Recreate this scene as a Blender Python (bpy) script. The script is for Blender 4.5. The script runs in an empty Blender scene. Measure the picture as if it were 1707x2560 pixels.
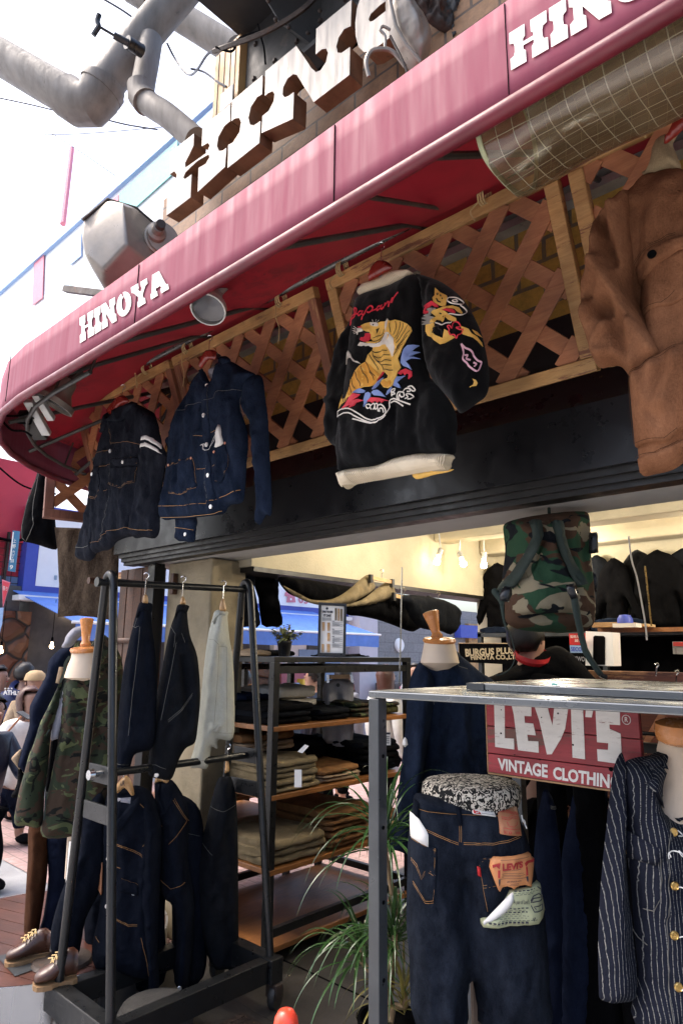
import bpy, bmesh, math, random
import numpy as np
from mathutils import Vector, Matrix, noise
from mathutils.geometry import delaunay_2d_cdt
R=math.radians; random.seed(7); RNG=np.random.RandomState(5)
S=bpy.context.scene; COL=S.collection
# ---------------- camera, sky, sun, exposure
CW,CH,CF,CZ=1707.,2560.,1667.,1.55
YAW,PIT,ROL=R(132.8),R(12.0),R(0.55)
cf=np.array([math.cos(YAW)*math.cos(PIT),math.sin(YAW)*math.cos(PIT),math.sin(PIT)])
cr=np.array([math.sin(YAW),-math.cos(YAW),0.]); cu=np.cross(cr,cf)
c_r=cr*math.cos(ROL)+cu*math.sin(ROL); c_u=-cr*math.sin(ROL)+cu*math.cos(ROL)
CO=np.array([0,0,CZ])
cam=bpy.data.objects.new('camera',bpy.data.cameras.new('camera')); COL.objects.link(cam)
cam.data.sensor_fit='VERTICAL'; cam.data.sensor_height=36; cam.data.lens=CF/CH*36; cam.data.clip_end=600; cam.data.clip_start=.02
cam.matrix_world=Matrix(((c_r[0],c_u[0],-cf[0],0),(c_r[1],c_u[1],-cf[1],0),(c_r[2],c_u[2],-cf[2],CZ),(0,0,0,1)))
S.camera=cam
W=bpy.data.worlds.new('World'); S.world=W; W.use_nodes=True
nt=W.node_tree; sky=nt.nodes.new('ShaderNodeTexSky'); sky.sky_type='NISHITA'; sky.sun_disc=False
SEL,SAZ=R(58),R(235)      # sun height; azimuth (blender rotation)
sky.sun_elevation=SEL; sky.sun_rotation=SAZ; sky.air_density=1.0; sky.dust_density=5.0; sky.ozone_density=1.0
bg=nt.nodes['Background']; bg.inputs[1].default_value=.15
nt.links.new(sky.outputs[0],bg.inputs[0])
sd=bpy.data.lights.new('sun','SUN'); sd.energy=.5; sd.angle=R(35); sd.color=(1,.96,.9)
so=bpy.data.objects.new('sun',sd); COL.objects.link(so)
sdir=Vector((math.sin(SAZ)*math.cos(SEL),math.cos(SAZ)*math.cos(SEL),math.sin(SEL)))
so.rotation_euler=sdir.to_track_quat('Z','Y').to_euler(); so.location=(-3,-6,12)
S.view_settings.view_transform='Standard'; S.view_settings.look='None'; S.view_settings.exposure=1.9; S.view_settings.gamma=1
S.render.engine='CYCLES'; S.render.resolution_x=682; S.render.resolution_y=1024
S.cycles.max_bounces=10; S.cycles.diffuse_bounces=6
# ---------------- pixel helpers: a pixel of the photograph on a real plane
def ray(x,y): return cf+c_r*(x-CW/2)/CF-c_u*(y-CH/2)/CF
def atY(x,y,Y): d=ray(x,y); return CO+d*Y/d[1]
def atX(x,y,X): d=ray(x,y); return CO+d*X/d[0]
def atZ(x,y,Z): d=ray(x,y); return CO+d*(Z-CZ)/d[2]
def atD(x,y,D): return CO+ray(x,y)*D
class Fr:
    def __init__(s,o,u,v):
        s.o=np.array(o,float); s.u=np.array(u,float); s.u/=np.linalg.norm(s.u)
        v=np.array(v,float); v=v-s.u*(v@s.u); s.v=v/np.linalg.norm(v); s.n=np.cross(s.u,s.v)
        s.M=Matrix([[s.u[i],s.v[i],s.n[i],s.o[i]] for i in range(3)]+[[0,0,0,1]])
    def l(s,x,y):
        d=ray(x,y); t=((s.o-CO)@s.n)/(d@s.n); p=CO+d*t-s.o; return (p@s.u,p@s.v)
    def L(s,pts): return [s.l(x,y) for x,y in pts]
    def w(s,a,b,c=0): return s.o+s.u*a+s.v*b+s.n*c
def FY(Y,X0=0,Z0=0): return Fr((X0,Y,Z0),(1,0,0),(0,0,1))       # faces -Y (the street)
def FX(X,Y0=0,Z0=0): return Fr((X,Y0,Z0),(0,1,0),(0,0,1))       # faces +X
def FC(px,py,D,turn=0,lean=0):                                  # upright plane through a point, facing the viewer +turn
    a=YAW+R(turn)-math.pi/2; u=np.array([math.cos(a),math.sin(a),0])
    nn=np.cross(u,[0,0,1]); v=np.array([0,0,1])*math.cos(R(lean))+nn*math.sin(R(lean))
    return Fr(atD(px,py,D),u,v)
# ---------------- objects
ROOTS=[]
def tag(o,label,cat,group=None):
    o['label']=label; o['category']=cat
    if group: o['group']=group
    return o
def thing(name,label,cat,group=None):
    o=bpy.data.objects.new(name,None); COL.objects.link(o); o.empty_display_size=.1; ROOTS.append(o)
    return tag(o,label,cat,group)
def mk(name,vs,fs,m,root=None,M=None,smooth=False,label=None):
    me=bpy.data.meshes.new(name); me.from_pydata([tuple(map(float,v)) for v in vs],[],[tuple(map(int,f)) for f in fs])
    me.materials.append(m)
    if smooth: me.polygons.foreach_set('use_smooth',[True]*len(me.polygons))
    o=bpy.data.objects.new(name,me); COL.objects.link(o)
    if M is not None: o.matrix_basis=M
    if root is not None: o.parent=root
    if label: o['label']=label
    return o
def wm(o):
    m=o.matrix_basis.copy()
    if o.parent: m=wm(o.parent)@o.matrix_parent_inverse@m
    return m
def kids(o): return [c for c in KID.get(o.name,[])]
KID={}
SUB={'lens':'housing','castor_wheel':'castor_fork','laces':'upper','eye':'body','nose':'body','ear':'body','mouth':'body','hood':'jacket','back_lettering':'jacket','rivet':'girder','print':'sheet','trouser_pictures':'sheet','khaki_pictures':'sheet','knob':'neck_cap','spigot':'flange','cap':'flange','seam':'casing','wire_grille':'red_storey','conduit':'stone_wall','socket_plate':'stone_wall','vent_slats':'air_vent','belt_loop':'waistband','ring_mark':'small_lettering','collar_rib_knit':'cream_collar','rib_knit':'ribbed_hem','black_print':'card','red_print':'card','red_end':'card','zip_edge':'right_front','large_lettering':'plank','bracket':'shaft','patch_print':'leather_patch','tiger_stripes':'tiger_body','dark_mouth':'tiger_body','tiger_chest':'tiger_body','tiger_mouth':'tiger_body','tiger_haunch':'tiger_body','whiskers':'tiger_body','dragon_mane':'dragon_body','dragon_flames':'dragon_body','bolt_holes':'leg','round_lamp':'block_wall','awning_track':'fascia_beam','scalloped_drop':'top_cloth','telephone_mark':'panel','digits':'panel','dial':'panel','leaf_print':'panel','window':'wall','poster_panel':'wall','sign_band':'wall','white_stripe':'plate','character':'plate','red_field':'cloth','hem':'sheet','stamp':'shoulder_bar','phone':'carton','turn_up':'trousers'}
def kbase(n): return n.split('.')[0]
def finish():
    for o in list(COL.objects):
        k=kbase(o.name)
        if o.parent and o.parent.type=='EMPTY' and k in SUB and o.type=='MESH':
            sb=[c for c in COL.objects if c.parent==o.parent and kbase(c.name)==SUB[k] and c!=o and c.type=='MESH']
            if sb:
                cen=lambda q:sum((wm(q)@Vector(b) for b in q.bound_box),Vector())/8
                co=cen(o); p=min(sb,key=lambda q:(cen(q)-co).length); mt=o.matrix_basis.copy(); o.parent=p; o.matrix_parent_inverse=wm(p).inverted(); o.matrix_basis=mt
    for o in COL.objects:
        if o.parent: KID.setdefault(o.parent.name,[]).append(o)
    for r in ROOTS:
        pts=[]
        def rec(o):
            for c in kids(o):
                if c.type=='MESH':
                    m=wm(c); pts.extend([m@Vector(b) for b in c.bound_box])
                rec(c)
        rec(r)
        if not pts: continue
        xs=[p.x for p in pts]; ys=[p.y for p in pts]; zs=[p.z for p in pts]
        loc=Vector(((min(xs)+max(xs))/2,(min(ys)+max(ys))/2,min(zs)))
        r.location=loc; inv=Matrix.Translation(loc).inverted()
        for c in kids(r): c.matrix_parent_inverse=inv
def struct(o): o['kind']='structure'; return o
class MB:
    def __init__(s): s.v=[]; s.f=[]
    def add(s,vs,fs):
        n=len(s.v); s.v+=[tuple(v) for v in vs]; s.f+=[tuple(i+n for i in f) for f in fs]; return s
    def box(s,a,b):
        x0,y0,z0=[min(p,q) for p,q in zip(a,b)]; x1,y1,z1=[max(p,q) for p,q in zip(a,b)]
        return s.add([(x0,y0,z0),(x1,y0,z0),(x1,y1,z0),(x0,y1,z0),(x0,y0,z1),(x1,y0,z1),(x1,y1,z1),(x0,y1,z1)],
            [(0,3,2,1),(4,5,6,7),(0,1,5,4),(1,2,6,5),(2,3,7,6),(3,0,4,7)])
    def bar(s,p,q,w,h,up=(0,0,1)):       # rectangular bar from p to q, width w sideways, h along up
        p=np.array(p,float); q=np.array(q,float); d=q-p; d/=np.linalg.norm(d); up=np.array(up,float)
        if abs(d@up)>.98: up=np.array([1.,0,0])
        a=np.cross(d,up); a/=np.linalg.norm(a); b=np.cross(a,d)
        vs=[e+a*i*w/2+b*j*h/2 for e in (p,q) for i,j in ((-1,-1),(1,-1),(1,1),(-1,1))]
        return s.add(vs,[(3,2,1,0),(4,5,6,7),(0,1,5,4),(1,2,6,5),(2,3,7,6),(3,0,4,7)])
    def tube(s,pts,r,n=8,cap=True):
        pts=[np.array(p,float) for p in pts]; k=len(pts); rs=r if hasattr(r,'__len__') else [r]*k
        vs=[]; prev=None
        for i,p in enumerate(pts):
            d=pts[min(i+1,k-1)]-pts[max(i-1,0)]; d/=np.linalg.norm(d)+1e-9
            if prev is None:
                a=np.cross(d,[0,0,1.]);
                if np.linalg.norm(a)<.05: a=np.cross(d,[1.,0,0])
            else: a=prev-d*(prev@d)
            a/=np.linalg.norm(a); prev=a; b=np.cross(d,a)
            for j in range(n):
                t=2*math.pi*j/n; vs.append(p+(a*math.cos(t)+b*math.sin(t))*rs[i])
        fs=[(i*n+j,i*n+(j+1)%n,(i+1)*n+(j+1)%n,(i+1)*n+j) for i in range(k-1) for j in range(n)]
        if cap: fs+=[tuple(range(n))[::-1],tuple((k-1)*n+j for j in range(n))]
        return s.add(vs,fs)
    def lathe(s,prof,c=(0,0,0),n=20,axis=(0,0,1),sx=1.,sy=1.):     # prof: (radius, height)
        c=np.array(c,float); ax=np.array(axis,float); ax/=np.linalg.norm(ax)
        a=np.cross(ax,[0,1.,0]) if abs(ax[1])<.9 else np.cross(ax,[1.,0,0]); a/=np.linalg.norm(a); b=np.cross(ax,a)
        vs=[c+ax*h+(a*math.cos(2*math.pi*j/n)*sx+b*math.sin(2*math.pi*j/n)*sy)*max(r,1e-4) for r,h in prof for j in range(n)]
        k=len(prof)
        fs=[(i*n+j,i*n+(j+1)%n,(i+1)*n+(j+1)%n,(i+1)*n+j) for i in range(k-1) for j in range(n)]
        return s.add(vs,fs)
    def prism(s,poly,c0,c1):              # poly in local xy, extruded along z c0..c1 (concave ok)
        n=len(poly); P=[Vector(p) for p in poly]
        r=delaunay_2d_cdt(P,[],[list(range(n))],1,1e-6)
        V=[(v.x,v.y) for v in r[0]]; k=len(V)
        fs=[tuple(f) for f in r[2]]; s.add([(x,y,c1) for x,y in V]+[(x,y,c0) for x,y in V],fs+[tuple(i+k for i in f[::-1]) for f in fs])
        ar=sum(poly[i][0]*poly[(i+1)%n][1]-poly[(i+1)%n][0]*poly[i][1] for i in range(n))
        if ar<0: poly=poly[::-1]
        return s.add([(x,y,c0) for x,y in poly]+[(x,y,c1) for x,y in poly],[(i,(i+1)%n,n+(i+1)%n,n+i) for i in range(n)])
    def ball(s,c,r,n=10,sc=(1,1,1)):
        c=np.array(c); prof=[(math.sin(math.pi*i/n),-math.cos(math.pi*i/n)) for i in range(n+1)]
        vs=[(c[0]+p*math.cos(2*math.pi*j/(n*2))*r*sc[0],c[1]+p*math.sin(2*math.pi*j/(n*2))*r*sc[1],c[2]+h*r*sc[2]) for p,h in prof for j in range(n*2)]
        m=n*2
        return s.add(vs,[(i*m+j,i*m+(j+1)%m,(i+1)*m+(j+1)%m,(i+1)*m+j) for i in range(n) for j in range(m)])
    def o(s,name,m,root=None,M=None,smooth=False,bev=0,label=None):
        ob=mk(name,s.v,s.f,m,root,M,smooth,label)
        if smooth:
            md=ob.modifiers.new('w','WELD'); md.merge_threshold=1e-5
            md=ob.modifiers.new('es','EDGE_SPLIT'); md.split_angle=R(40)
        if bev: md=ob.modifiers.new('b','BEVEL'); md.width=bev; md.segments=2; md.limit_method='ANGLE'
        return ob
def cat(pts,n=4,closed=True):           # catmull-rom through the points
    P=[np.array(p,float) for p in pts]; k=len(P); out=[]
    for i in range(k if closed else k-1):
        g=lambda j: P[j%k] if closed else P[min(max(j,0),k-1)]
        p0,p1,p2,p3=g(i-1),g(i),g(i+1),g(i+2)
        for j in range(n):
            t=j/n; out.append(.5*((2*p1)+(-p0+p2)*t+(2*p0-5*p1+4*p2-p3)*t*t+(-p0+3*p1-3*p2+p3)*t**3))
    if not closed: out.append(P[-1])
    return out
def segd(X,Y,A,B):      # distance of points to segments (n x m) min
    best=np.full(X.shape,1e9)
    for a,b in zip(A,B):
        dx,dy=b[0]-a[0],b[1]-a[1]; L=dx*dx+dy*dy+1e-12
        t=np.clip(((X-a[0])*dx+(Y-a[1])*dy)/L,0,1)
        best=np.minimum(best,np.hypot(X-a[0]-t*dx,Y-a[1]-t*dy))
    return best
def inside(X,Y,P):
    r=np.zeros(X.shape,bool); n=len(P)
    for i in range(n):
        x0,y0=P[i]; x1,y1=P[(i+1)%n]
        if y0==y1: continue
        c=((y0>Y)!=(y1>Y))&(X<(x1-x0)*(Y-y0)/(y1-y0)+x0); r^=c
    return r
def fillgrid(P,res):    # triangulate polygon P (list of (x,y)) with inner grid points
    xs=[p[0] for p in P]; ys=[p[1] for p in P]
    gx,gy=np.meshgrid(np.arange(min(xs),max(xs),res),np.arange(min(ys),max(ys),res*.87))
    gx=gx.copy(); gx[1::2]+=res/2; gx=gx.ravel(); gy=gy.ravel()
    ok=inside(gx,gy,P); gx=gx[ok]; gy=gy[ok]
    if len(gx):
        ok=segd(gx,gy,P,P[1:]+P[:1])>res*.55; gx=gx[ok]; gy=gy[ok]
    pts=[Vector(p) for p in P]+[Vector((x,y)) for x,y in zip(gx,gy)]
    r=delaunay_2d_cdt(pts,[],[list(range(len(P)))],1,1e-6)
    V=np.array([(v.x,v.y) for v in r[0]]); return V,[tuple(f) for f in r[2]]
class Surf: pass
def nz(x,y,z,k=3):
    return noise.fractal(Vector((x,y,z)),1.0,2.0,k)
def puff(name,poly,fr,m,root=None,T=.05,Rr=.06,z0=0,seed=0,amp=.006,wr=.003,folds=(),res=.012,back=.5,sm=4,px=True,vs=(9,2.5),label=None,crease=()):
    """cloth body: the outline poly (pixels on plane fr) filled and swelled to thickness, with folds"""
    z0=z0-T*.45
    P0=fr.L(poly) if px else list(poly)
    P=cat(P0,sm) if sm>1 else P0
    P=[(float(p[0]),float(p[1])) for p in P]
    # drop near-duplicates
    Q=[P[0]]
    for p in P[1:]:
        if math.hypot(p[0]-Q[-1][0],p[1]-Q[-1][1])>res*.25: Q.append(p)
    P=Q
    seg=(P,P[1:]+P[:1]); FL=[]
    for f in folds:
        a=fr.l(f[0],f[1]) if px else (f[0],f[1]); b=fr.l(f[2],f[3]) if px else (f[2],f[3]); FL.append((a,b,f[4],f[5]))
    def H(X,Y):
        X=np.atleast_1d(np.array(X,float)); Y=np.atleast_1d(np.array(Y,float))
        d=segd(X,Y,*seg); d=np.where(inside(X,Y,P),d,0); e=np.clip(d/Rr,0,1)
        h=T*np.sqrt(np.maximum(0,1-(1-e)**2))
        n=np.array([nz(x*vs[0]+seed*7.3,y*vs[1],seed*3.1)*amp+nz(x*24+seed,y*15,seed+9.)*wr for x,y in zip(X,Y)])
        h=h+n*2.2*np.clip(e*2,0,1)
        if wr>0:
            rd=np.array([max(0,1-abs(nz(x*7+seed*3.7+y*2.5,y*4.5-x*1.5,seed*1.7,2))*4.5)**2+.7*max(0,1-abs(nz(x*15-y*5+seed,y*9+x*5,seed*2.3,2))*4.0)**2 for x,y in zip(X,Y)])
            h=h+rd*wr*2.6*np.clip(e*2.5,0,1)
        for a,b,w,A in FL:
            dx,dy=b[0]-a[0],b[1]-a[1]; L=dx*dx+dy*dy+1e-9; t=((X-a[0])*dx+(Y-a[1])*dy)/L
            tt=np.clip(t,0,1); dd=np.hypot(X-a[0]-tt*dx,Y-a[1]-tt*dy)
            h=h+A*np.exp(-(dd/w)**2)*np.clip(e*3,0,1)*(1-.5*tt)
        return h+z0
    V,F=fillgrid(P,res)
    h=H(V[:,0],V[:,1]); n=len(V)
    d=np.array([0.]*n)
    d=segd(V[:,0],V[:,1],*seg); hb=-back*T*np.sqrt(np.maximum(0,1-(1-np.clip(d/Rr,0,1))**2))+z0-.001
    vv=[(V[i,0],V[i,1],h[i]) for i in range(n)]+[(V[i,0],V[i,1],hb[i]) for i in range(n)]
    # orient
    def ar(f): a,b,c=[V[i] for i in f[:3]]; return (b[0]-a[0])*(c[1]-a[1])-(b[1]-a[1])*(c[0]-a[0])
    F=[f if ar(f)>0 else f[::-1] for f in F]
    fs=F+[tuple(i+n for i in f[::-1]) for f in F]
    cnt={}
    for f in F:
        for i in range(len(f)):
            e=(f[i],f[(i+1)%len(f)]); cnt[e]=cnt.get(e,0)+1
    for (a,b) in list(cnt):
        if (b,a) not in cnt: fs.append((b,a,a+n,b+n))
    o=mk(name,vv,fs,m,root,fr.M,True,label)
    s=Surf(); s.fr=fr; s.H=H; s.o=o; s.root=root; s.P=P
    return s
def decal(s,name,poly,m,root=None,off=.004,th=.003,sm=1,res=.012,px=True,into=None,label=None):
    """a flat piece (patch, embroidery, pocket) laid on the surface s"""
    P=s.fr.L(poly) if px else list(poly)
    if sm>1: P=cat(P,sm)
    P=[(float(p[0]),float(p[1])) for p in P]
    # resample long edges
    Q=[]
    for a,b in zip(P,P[1:]+P[:1]):
        k=max(1,int(math.hypot(b[0]-a[0],b[1]-a[1])/(res*1.5)))
        Q+=[(a[0]+(b[0]-a[0])*j/k,a[1]+(b[1]-a[1])*j/k) for j in range(k)]
    V,F=fillgrid(Q,res); h=s.H(V[:,0],V[:,1])+off; n=len(V)
    def ar(f): a,b,c=[V[i] for i in f[:3]]; return (b[0]-a[0])*(c[1]-a[1])-(b[1]-a[1])*(c[0]-a[0])
    F=[f if ar(f)>0 else f[::-1] for f in F]
    cnt=set()
    for f in F:
        for i in range(len(f)): cnt.add((f[i],f[(i+1)%len(f)]))
    vv=[(V[i,0],V[i,1],h[i]) for i in range(n)]; fs=list(F); ed=[(a,b) for a,b in cnt if (b,a) not in cnt]
    vv+=[(V[i,0],V[i,1],h[i]-th-off) for i in range(n)]
    fs+=[(b,a,a+n,b+n) for a,b in ed]
    if into is not None: into.add(vv,fs); return into
    return mk(name,vv,fs,m,root,s.fr.M,True,label)
def strip(s,mb,pts,w,off=.005,px=True,sm=1,dash=0):
    """thin line (stitching, cord) along the surface s, w wide; dash = stitch length"""
    P=s.fr.L(pts) if px else list(pts)
    if sm>1: P=cat(P,sm,False)
    Q=[]; step=dash if dash else max(w*1.2,.008)
    for a,b in zip(P,P[1:]):
        k=max(1,int(math.hypot(b[0]-a[0],b[1]-a[1])/step))
        Q+=[(a[0]+(b[0]-a[0])*j/k,a[1]+(b[1]-a[1])*j/k) for j in range(k)]
    Q.append(tuple(P[-1])); Q=np.array(Q,float)
    if len(Q)<2: return
    D=np.gradient(Q,axis=0); D/=np.linalg.norm(D,axis=1)[:,None]+1e-9; N=np.stack([-D[:,1],D[:,0]],1)
    h=s.H(Q[:,0],Q[:,1])+off; A=Q+N*w/2; B=Q-N*w/2; n=len(Q)
    vv=[(A[i,0],A[i,1],h[i]) for i in range(n)]+[(B[i,0],B[i,1],h[i]) for i in range(n)]
    mb.add(vv,[(i,i+n,i+n+1,i+1) for i in range(n-1) if not dash or i%3!=2])
def onS(s,x,y,off=0,px=True):
    a,b=s.fr.l(x,y) if px else (x,y); return (a,b,float(s.H(a,b)[0])+off)
def button(s,x,y,r,m,root,name='button',px=True,label=None,off=.004):
    c=onS(s,x,y,off,px)
    return MB().lathe([(0,0.0),(r,0.0),(r,r*.35),(r*.8,r*.5),(r*.72,r*.38),(0,r*.36)],c,14).o(name,m,root,s.fr.M,True,label=label)
_txt={}
def glyphs(t,bold=.0,shear=0):
    k=(t,bold,shear)
    if k in _txt: return _txt[k]
    c=bpy.data.curves.new('t','FONT'); c.body=t; c.offset=bold; c.shear=shear; c.resolution_u=3; c.fill_mode='FRONT'
    o=bpy.data.objects.new('t',c); COL.objects.link(o); dg=bpy.context.evaluated_depsgraph_get()
    me=bpy.data.meshes.new_from_object(o.evaluated_get(dg)); V=np.array([v.co[:2] for v in me.vertices]); F=[tuple(p.vertices) for p in me.polygons]
    bpy.data.objects.remove(o); bpy.data.curves.remove(c); bpy.data.meshes.remove(me)
    _txt[k]=(V,F); return V,F
def text(name,t,fr,quad,m,root=None,c=.002,bold=0.,px=True,surf=None,mb=None,shear=0,fit=True,label=None):
    """words fitted into quad (top-left, top-right, bottom-right, bottom-left)"""
    V,F=glyphs(t,bold,shear); 
    if len(V)==0: return
    mn=V.min(0); mx=V.max(0); U=(V-mn)/(mx-mn+1e-9)
    q=np.array(fr.L(quad) if px else quad,float)
    P=(q[3]*(1-U[:,:1])+q[2]*U[:,:1])*(1-U[:,1:])+(q[0]*(1-U[:,:1])+q[1]*U[:,:1])*U[:,1:]
    h=surf.H(P[:,0],P[:,1])+c if surf else np.full(len(P),c)
    vv=[(P[i,0],P[i,1],h[i]) for i in range(len(P))]
    if mb is not None: mb.add(vv,F); return mb
    return mk(name,vv,F,m,root,fr.M,False,label)
# ---------------- materials
def _new(name):
    m=bpy.data.materials.new(name); m.use_nodes=True; t=m.node_tree; return m,t,t.nodes['Principled BSDF']
def nd(t,k,**kw):
    n=t.nodes.new('ShaderNode'+k)
    for a,b in kw.items():
        if a.startswith('i_'):
            key=a[2:]; n.inputs[int(key) if key.isdigit() else key.replace('_',' ')].default_value=b
        else: setattr(n,a,b)
    return n
def ramp(t,fac,stops,mode='LINEAR'):
    r=nd(t,'ValToRGB'); r.color_ramp.interpolation=mode; e=r.color_ramp.elements
    while len(e)<len(stops): e.new(.5)
    for x,(p,c) in zip(e,stops): x.position=p; x.color=(c[0],c[1],c[2],1) if hasattr(c,'__len__') else (c,c,c,1)
    t.links.new(fac,r.inputs[0]); return r.outputs[0]
def coords(t,sc=(1,1,1),rot=(0,0,0)):
    c=nd(t,'TexCoord'); mp=nd(t,'Mapping'); mp.inputs['Scale'].default_value=sc; mp.inputs['Rotation'].default_value=rot
    t.links.new(c.outputs['Object'],mp.inputs[0]); return mp.outputs[0]
def noi(t,v,sc,det=4,ro=.6,dist=0):
    n=nd(t,'TexNoise'); n.inputs['Scale'].default_value=sc; n.inputs['Detail'].default_value=det; n.inputs['Roughness'].default_value=ro; n.inputs['Distortion'].default_value=dist
    t.links.new(v,n.inputs['Vector']); return n.outputs['Fac']
def bump(t,b,h,st=.3,dist=.01):
    n=nd(t,'Bump'); n.inputs['Strength'].default_value=st; n.inputs['Distance'].default_value=dist
    t.links.new(h,n.inputs['Height']); t.links.new(n.outputs[0],b.inputs['Normal']); return n
def mixc(t,f,a,b,mode='MIX'):
    n=nd(t,'MixRGB',blend_type=mode)
    for i,x in ((0,f),(1,a),(2,b)):
        if hasattr(x,'is_output'): t.links.new(x,n.inputs[i])
        elif hasattr(x,'__len__'): n.inputs[i].default_value=(x[0],x[1],x[2],1)
        else: n.inputs[i].default_value=x
    return n.outputs[0]
def sc3(c,k): return tuple(min(1,x*k) for x in c)
def mat(name,c,r=.6,me=0,var=.25,ns=6,bs=60,bst=.15,bd=.003,dirt=None,spec=.5,stretch=(1,1,1)):
    m,t,b=_new(name); v=coords(t,stretch)
    f=noi(t,v,ns,5); col=ramp(t,f,[(.3,sc3(c,1-var)),(.7,sc3(c,1+var))])
    if dirt:
        f2=noi(t,v,ns*2.3,8,.75); col=mixc(t,ramp(t,f2,[(dirt[1],0.),(dirt[1]+.12,1.)]),col,dirt[0])
    t.links.new(col,b.inputs['Base Color'])
    b.inputs['Roughness'].default_value=r; b.inputs['Metallic'].default_value=me; b.inputs['Specular IOR Level'].default_value=spec
    rr=ramp(t,noi(t,v,ns*3,4),[(.3,max(0,r-.12)),(.7,min(1,r+.12))]); t.links.new(rr,b.inputs['Roughness'])
    if bst: bump(t,b,noi(t,v,bs,5,.7),bst,bd)
    return m
def cloth(name,c1,c2,fade=.5,tw=900,r=.9,bst=.35,sheen=.0):
    """woven cloth: faint slubby grain, worn lighter patches"""
    m,t,b=_new(name); v=coords(t)
    g=noi(t,coords(t,(1,.12,1)),tw,2,.8); g2=noi(t,coords(t,(1,1,1)),tw*.33,3,.8)
    w=noi(t,coords(t,(1,.45,1)),11,6,.7)
    f=mixc(t,.5,g,g2); fm=nd(t,'Math',operation='ADD'); t.links.new(f,fm.inputs[0]); 
    wr=ramp(t,w,[(.4,0.),(.7,fade)]); t.links.new(wr,fm.inputs[1])
    t.links.new(ramp(t,fm.outputs[0],[(.38,c1),(.95,c2)]),b.inputs['Base Color'])
    b.inputs['Roughness'].default_value=1; b.inputs['Specular IOR Level'].default_value=.06
    b.inputs['Sheen Weight'].default_value=sheen; b.inputs['Sheen Roughness'].default_value=.5
    rg=ramp(t,noi(t,coords(t,(1,.55,1)),9,5,.6,.6),[(.40,0.),(.5,1.),(.60,0.)])
    rg2=ramp(t,noi(t,coords(t,(1,.7,1),(0,0,.5)),21,5,.6,.5),[(.38,0.),(.5,1.),(.62,0.)])
    hm=mixc(t,.5,mixc(t,.4,rg,rg2),g2); bump(t,b,hm,bst*1.3,.008)
    return m
def wood(name,c1,c2,ax=0,sc=1.,r=.55,knot=True,wear=None):
    m,t,b=_new(name); s=[14*sc]*3; s[ax]=1.6*sc
    v=coords(t,tuple(s)); f=noi(t,v,2.2,8,.7,1.2); col=ramp(t,f,[(.28,c1),(.72,c2)])
    v2=coords(t,tuple(x*3 for x in s)); col=mixc(t,ramp(t,noi(t,v2,4,4,.8),[(.45,0.),(.75,.5)]),col,sc3(c1,.55))
    if wear:
        col=mixc(t,ramp(t,noi(t,coords(t,tuple(.6*x for x in s)),1.6,8,.8),[(.56,0.),(.6,1.)]),col,wear)
    col=mixc(t,1.,col,ramp(t,noi(t,coords(t,(1,1,1)),5.5,2,.5),[(.32,.55),(.68,1.)]),'MULTIPLY')
    t.links.new(col,b.inputs['Base Color']); b.inputs['Roughness'].default_value=r
    bump(t,b,f,.3,.004); return m
def brick(name,c1,c2,mo,bw=.2,rh=.065,ms=.008,r=.7,bst=.8,off=.5,sq=False):
    m,t,b=_new(name); v=coords(t); n=nd(t,'TexBrick'); n.offset=off
    n.inputs['Color1'].default_value=(*c1,1); n.inputs['Color2'].default_value=(*c2,1); n.inputs['Mortar'].default_value=(*mo,1)
    n.inputs['Scale'].default_value=1; n.inputs['Brick Width'].default_value=bw; n.inputs['Row Height'].default_value=rh; n.inputs['Mortar Size'].default_value=ms
    n.inputs['Mortar Smooth'].default_value=.15; n.inputs['Bias'].default_value=0
    wv=nd(t,'MixRGB',blend_type='ADD'); wv.inputs[0].default_value=.012
    n0=nd(t,'TexNoise'); n0.inputs['Scale'].default_value=9; t.links.new(v,n0.inputs['Vector'])
    t.links.new(v,wv.inputs[1]); t.links.new(n0.outputs['Color'],wv.inputs[2]); t.links.new(wv.outputs[0],n.inputs['Vector'])
    nf=noi(t,v,22,7,.75); col=mixc(t,ramp(t,nf,[(.35,0.),(.7,.75)]),n.outputs['Color'],sc3(c1,.42))
    t.links.new(col,b.inputs['Base Color']); b.inputs['Roughness'].default_value=r
    h=nd(t,'Math',operation='SUBTRACT'); t.links.new(mixc(t,.4,nf,(1,1,1)),h.inputs[0]); t.links.new(n.outputs['Fac'],h.inputs[1])
    bump(t,b,h.outputs[0],bst,.006); return m
def camo(name,cols,sc=5.,st=(1,1,1),dist=1.2):
    m,t,b=_new(name); cur=cols[0]; 
    for i,(c,th,off) in enumerate(cols[1:]):
        v=coords(t,st); mp=nd(t,'Mapping'); mp.inputs['Location'].default_value=(off,off*1.7,i*3.3); t.links.new(v,mp.inputs[0])
        f=noi(t,mp.outputs[0],sc*(1+.15*i),2.2,.5,dist); cur=mixc(t,ramp(t,f,[(th,0.),(th+.012,1.)]),cur,c)
    g=noi(t,coords(t),500,2,.8); cur=mixc(t,.3,cur,g,'MULTIPLY')
    t.links.new(cur,b.inputs['Base Color']); b.inputs['Roughness'].default_value=.9; b.inputs['Specular IOR Level'].default_value=.2
    bump(t,b,noi(t,coords(t,(1,.5,1)),30,5,.75),.4,.008); return m
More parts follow.
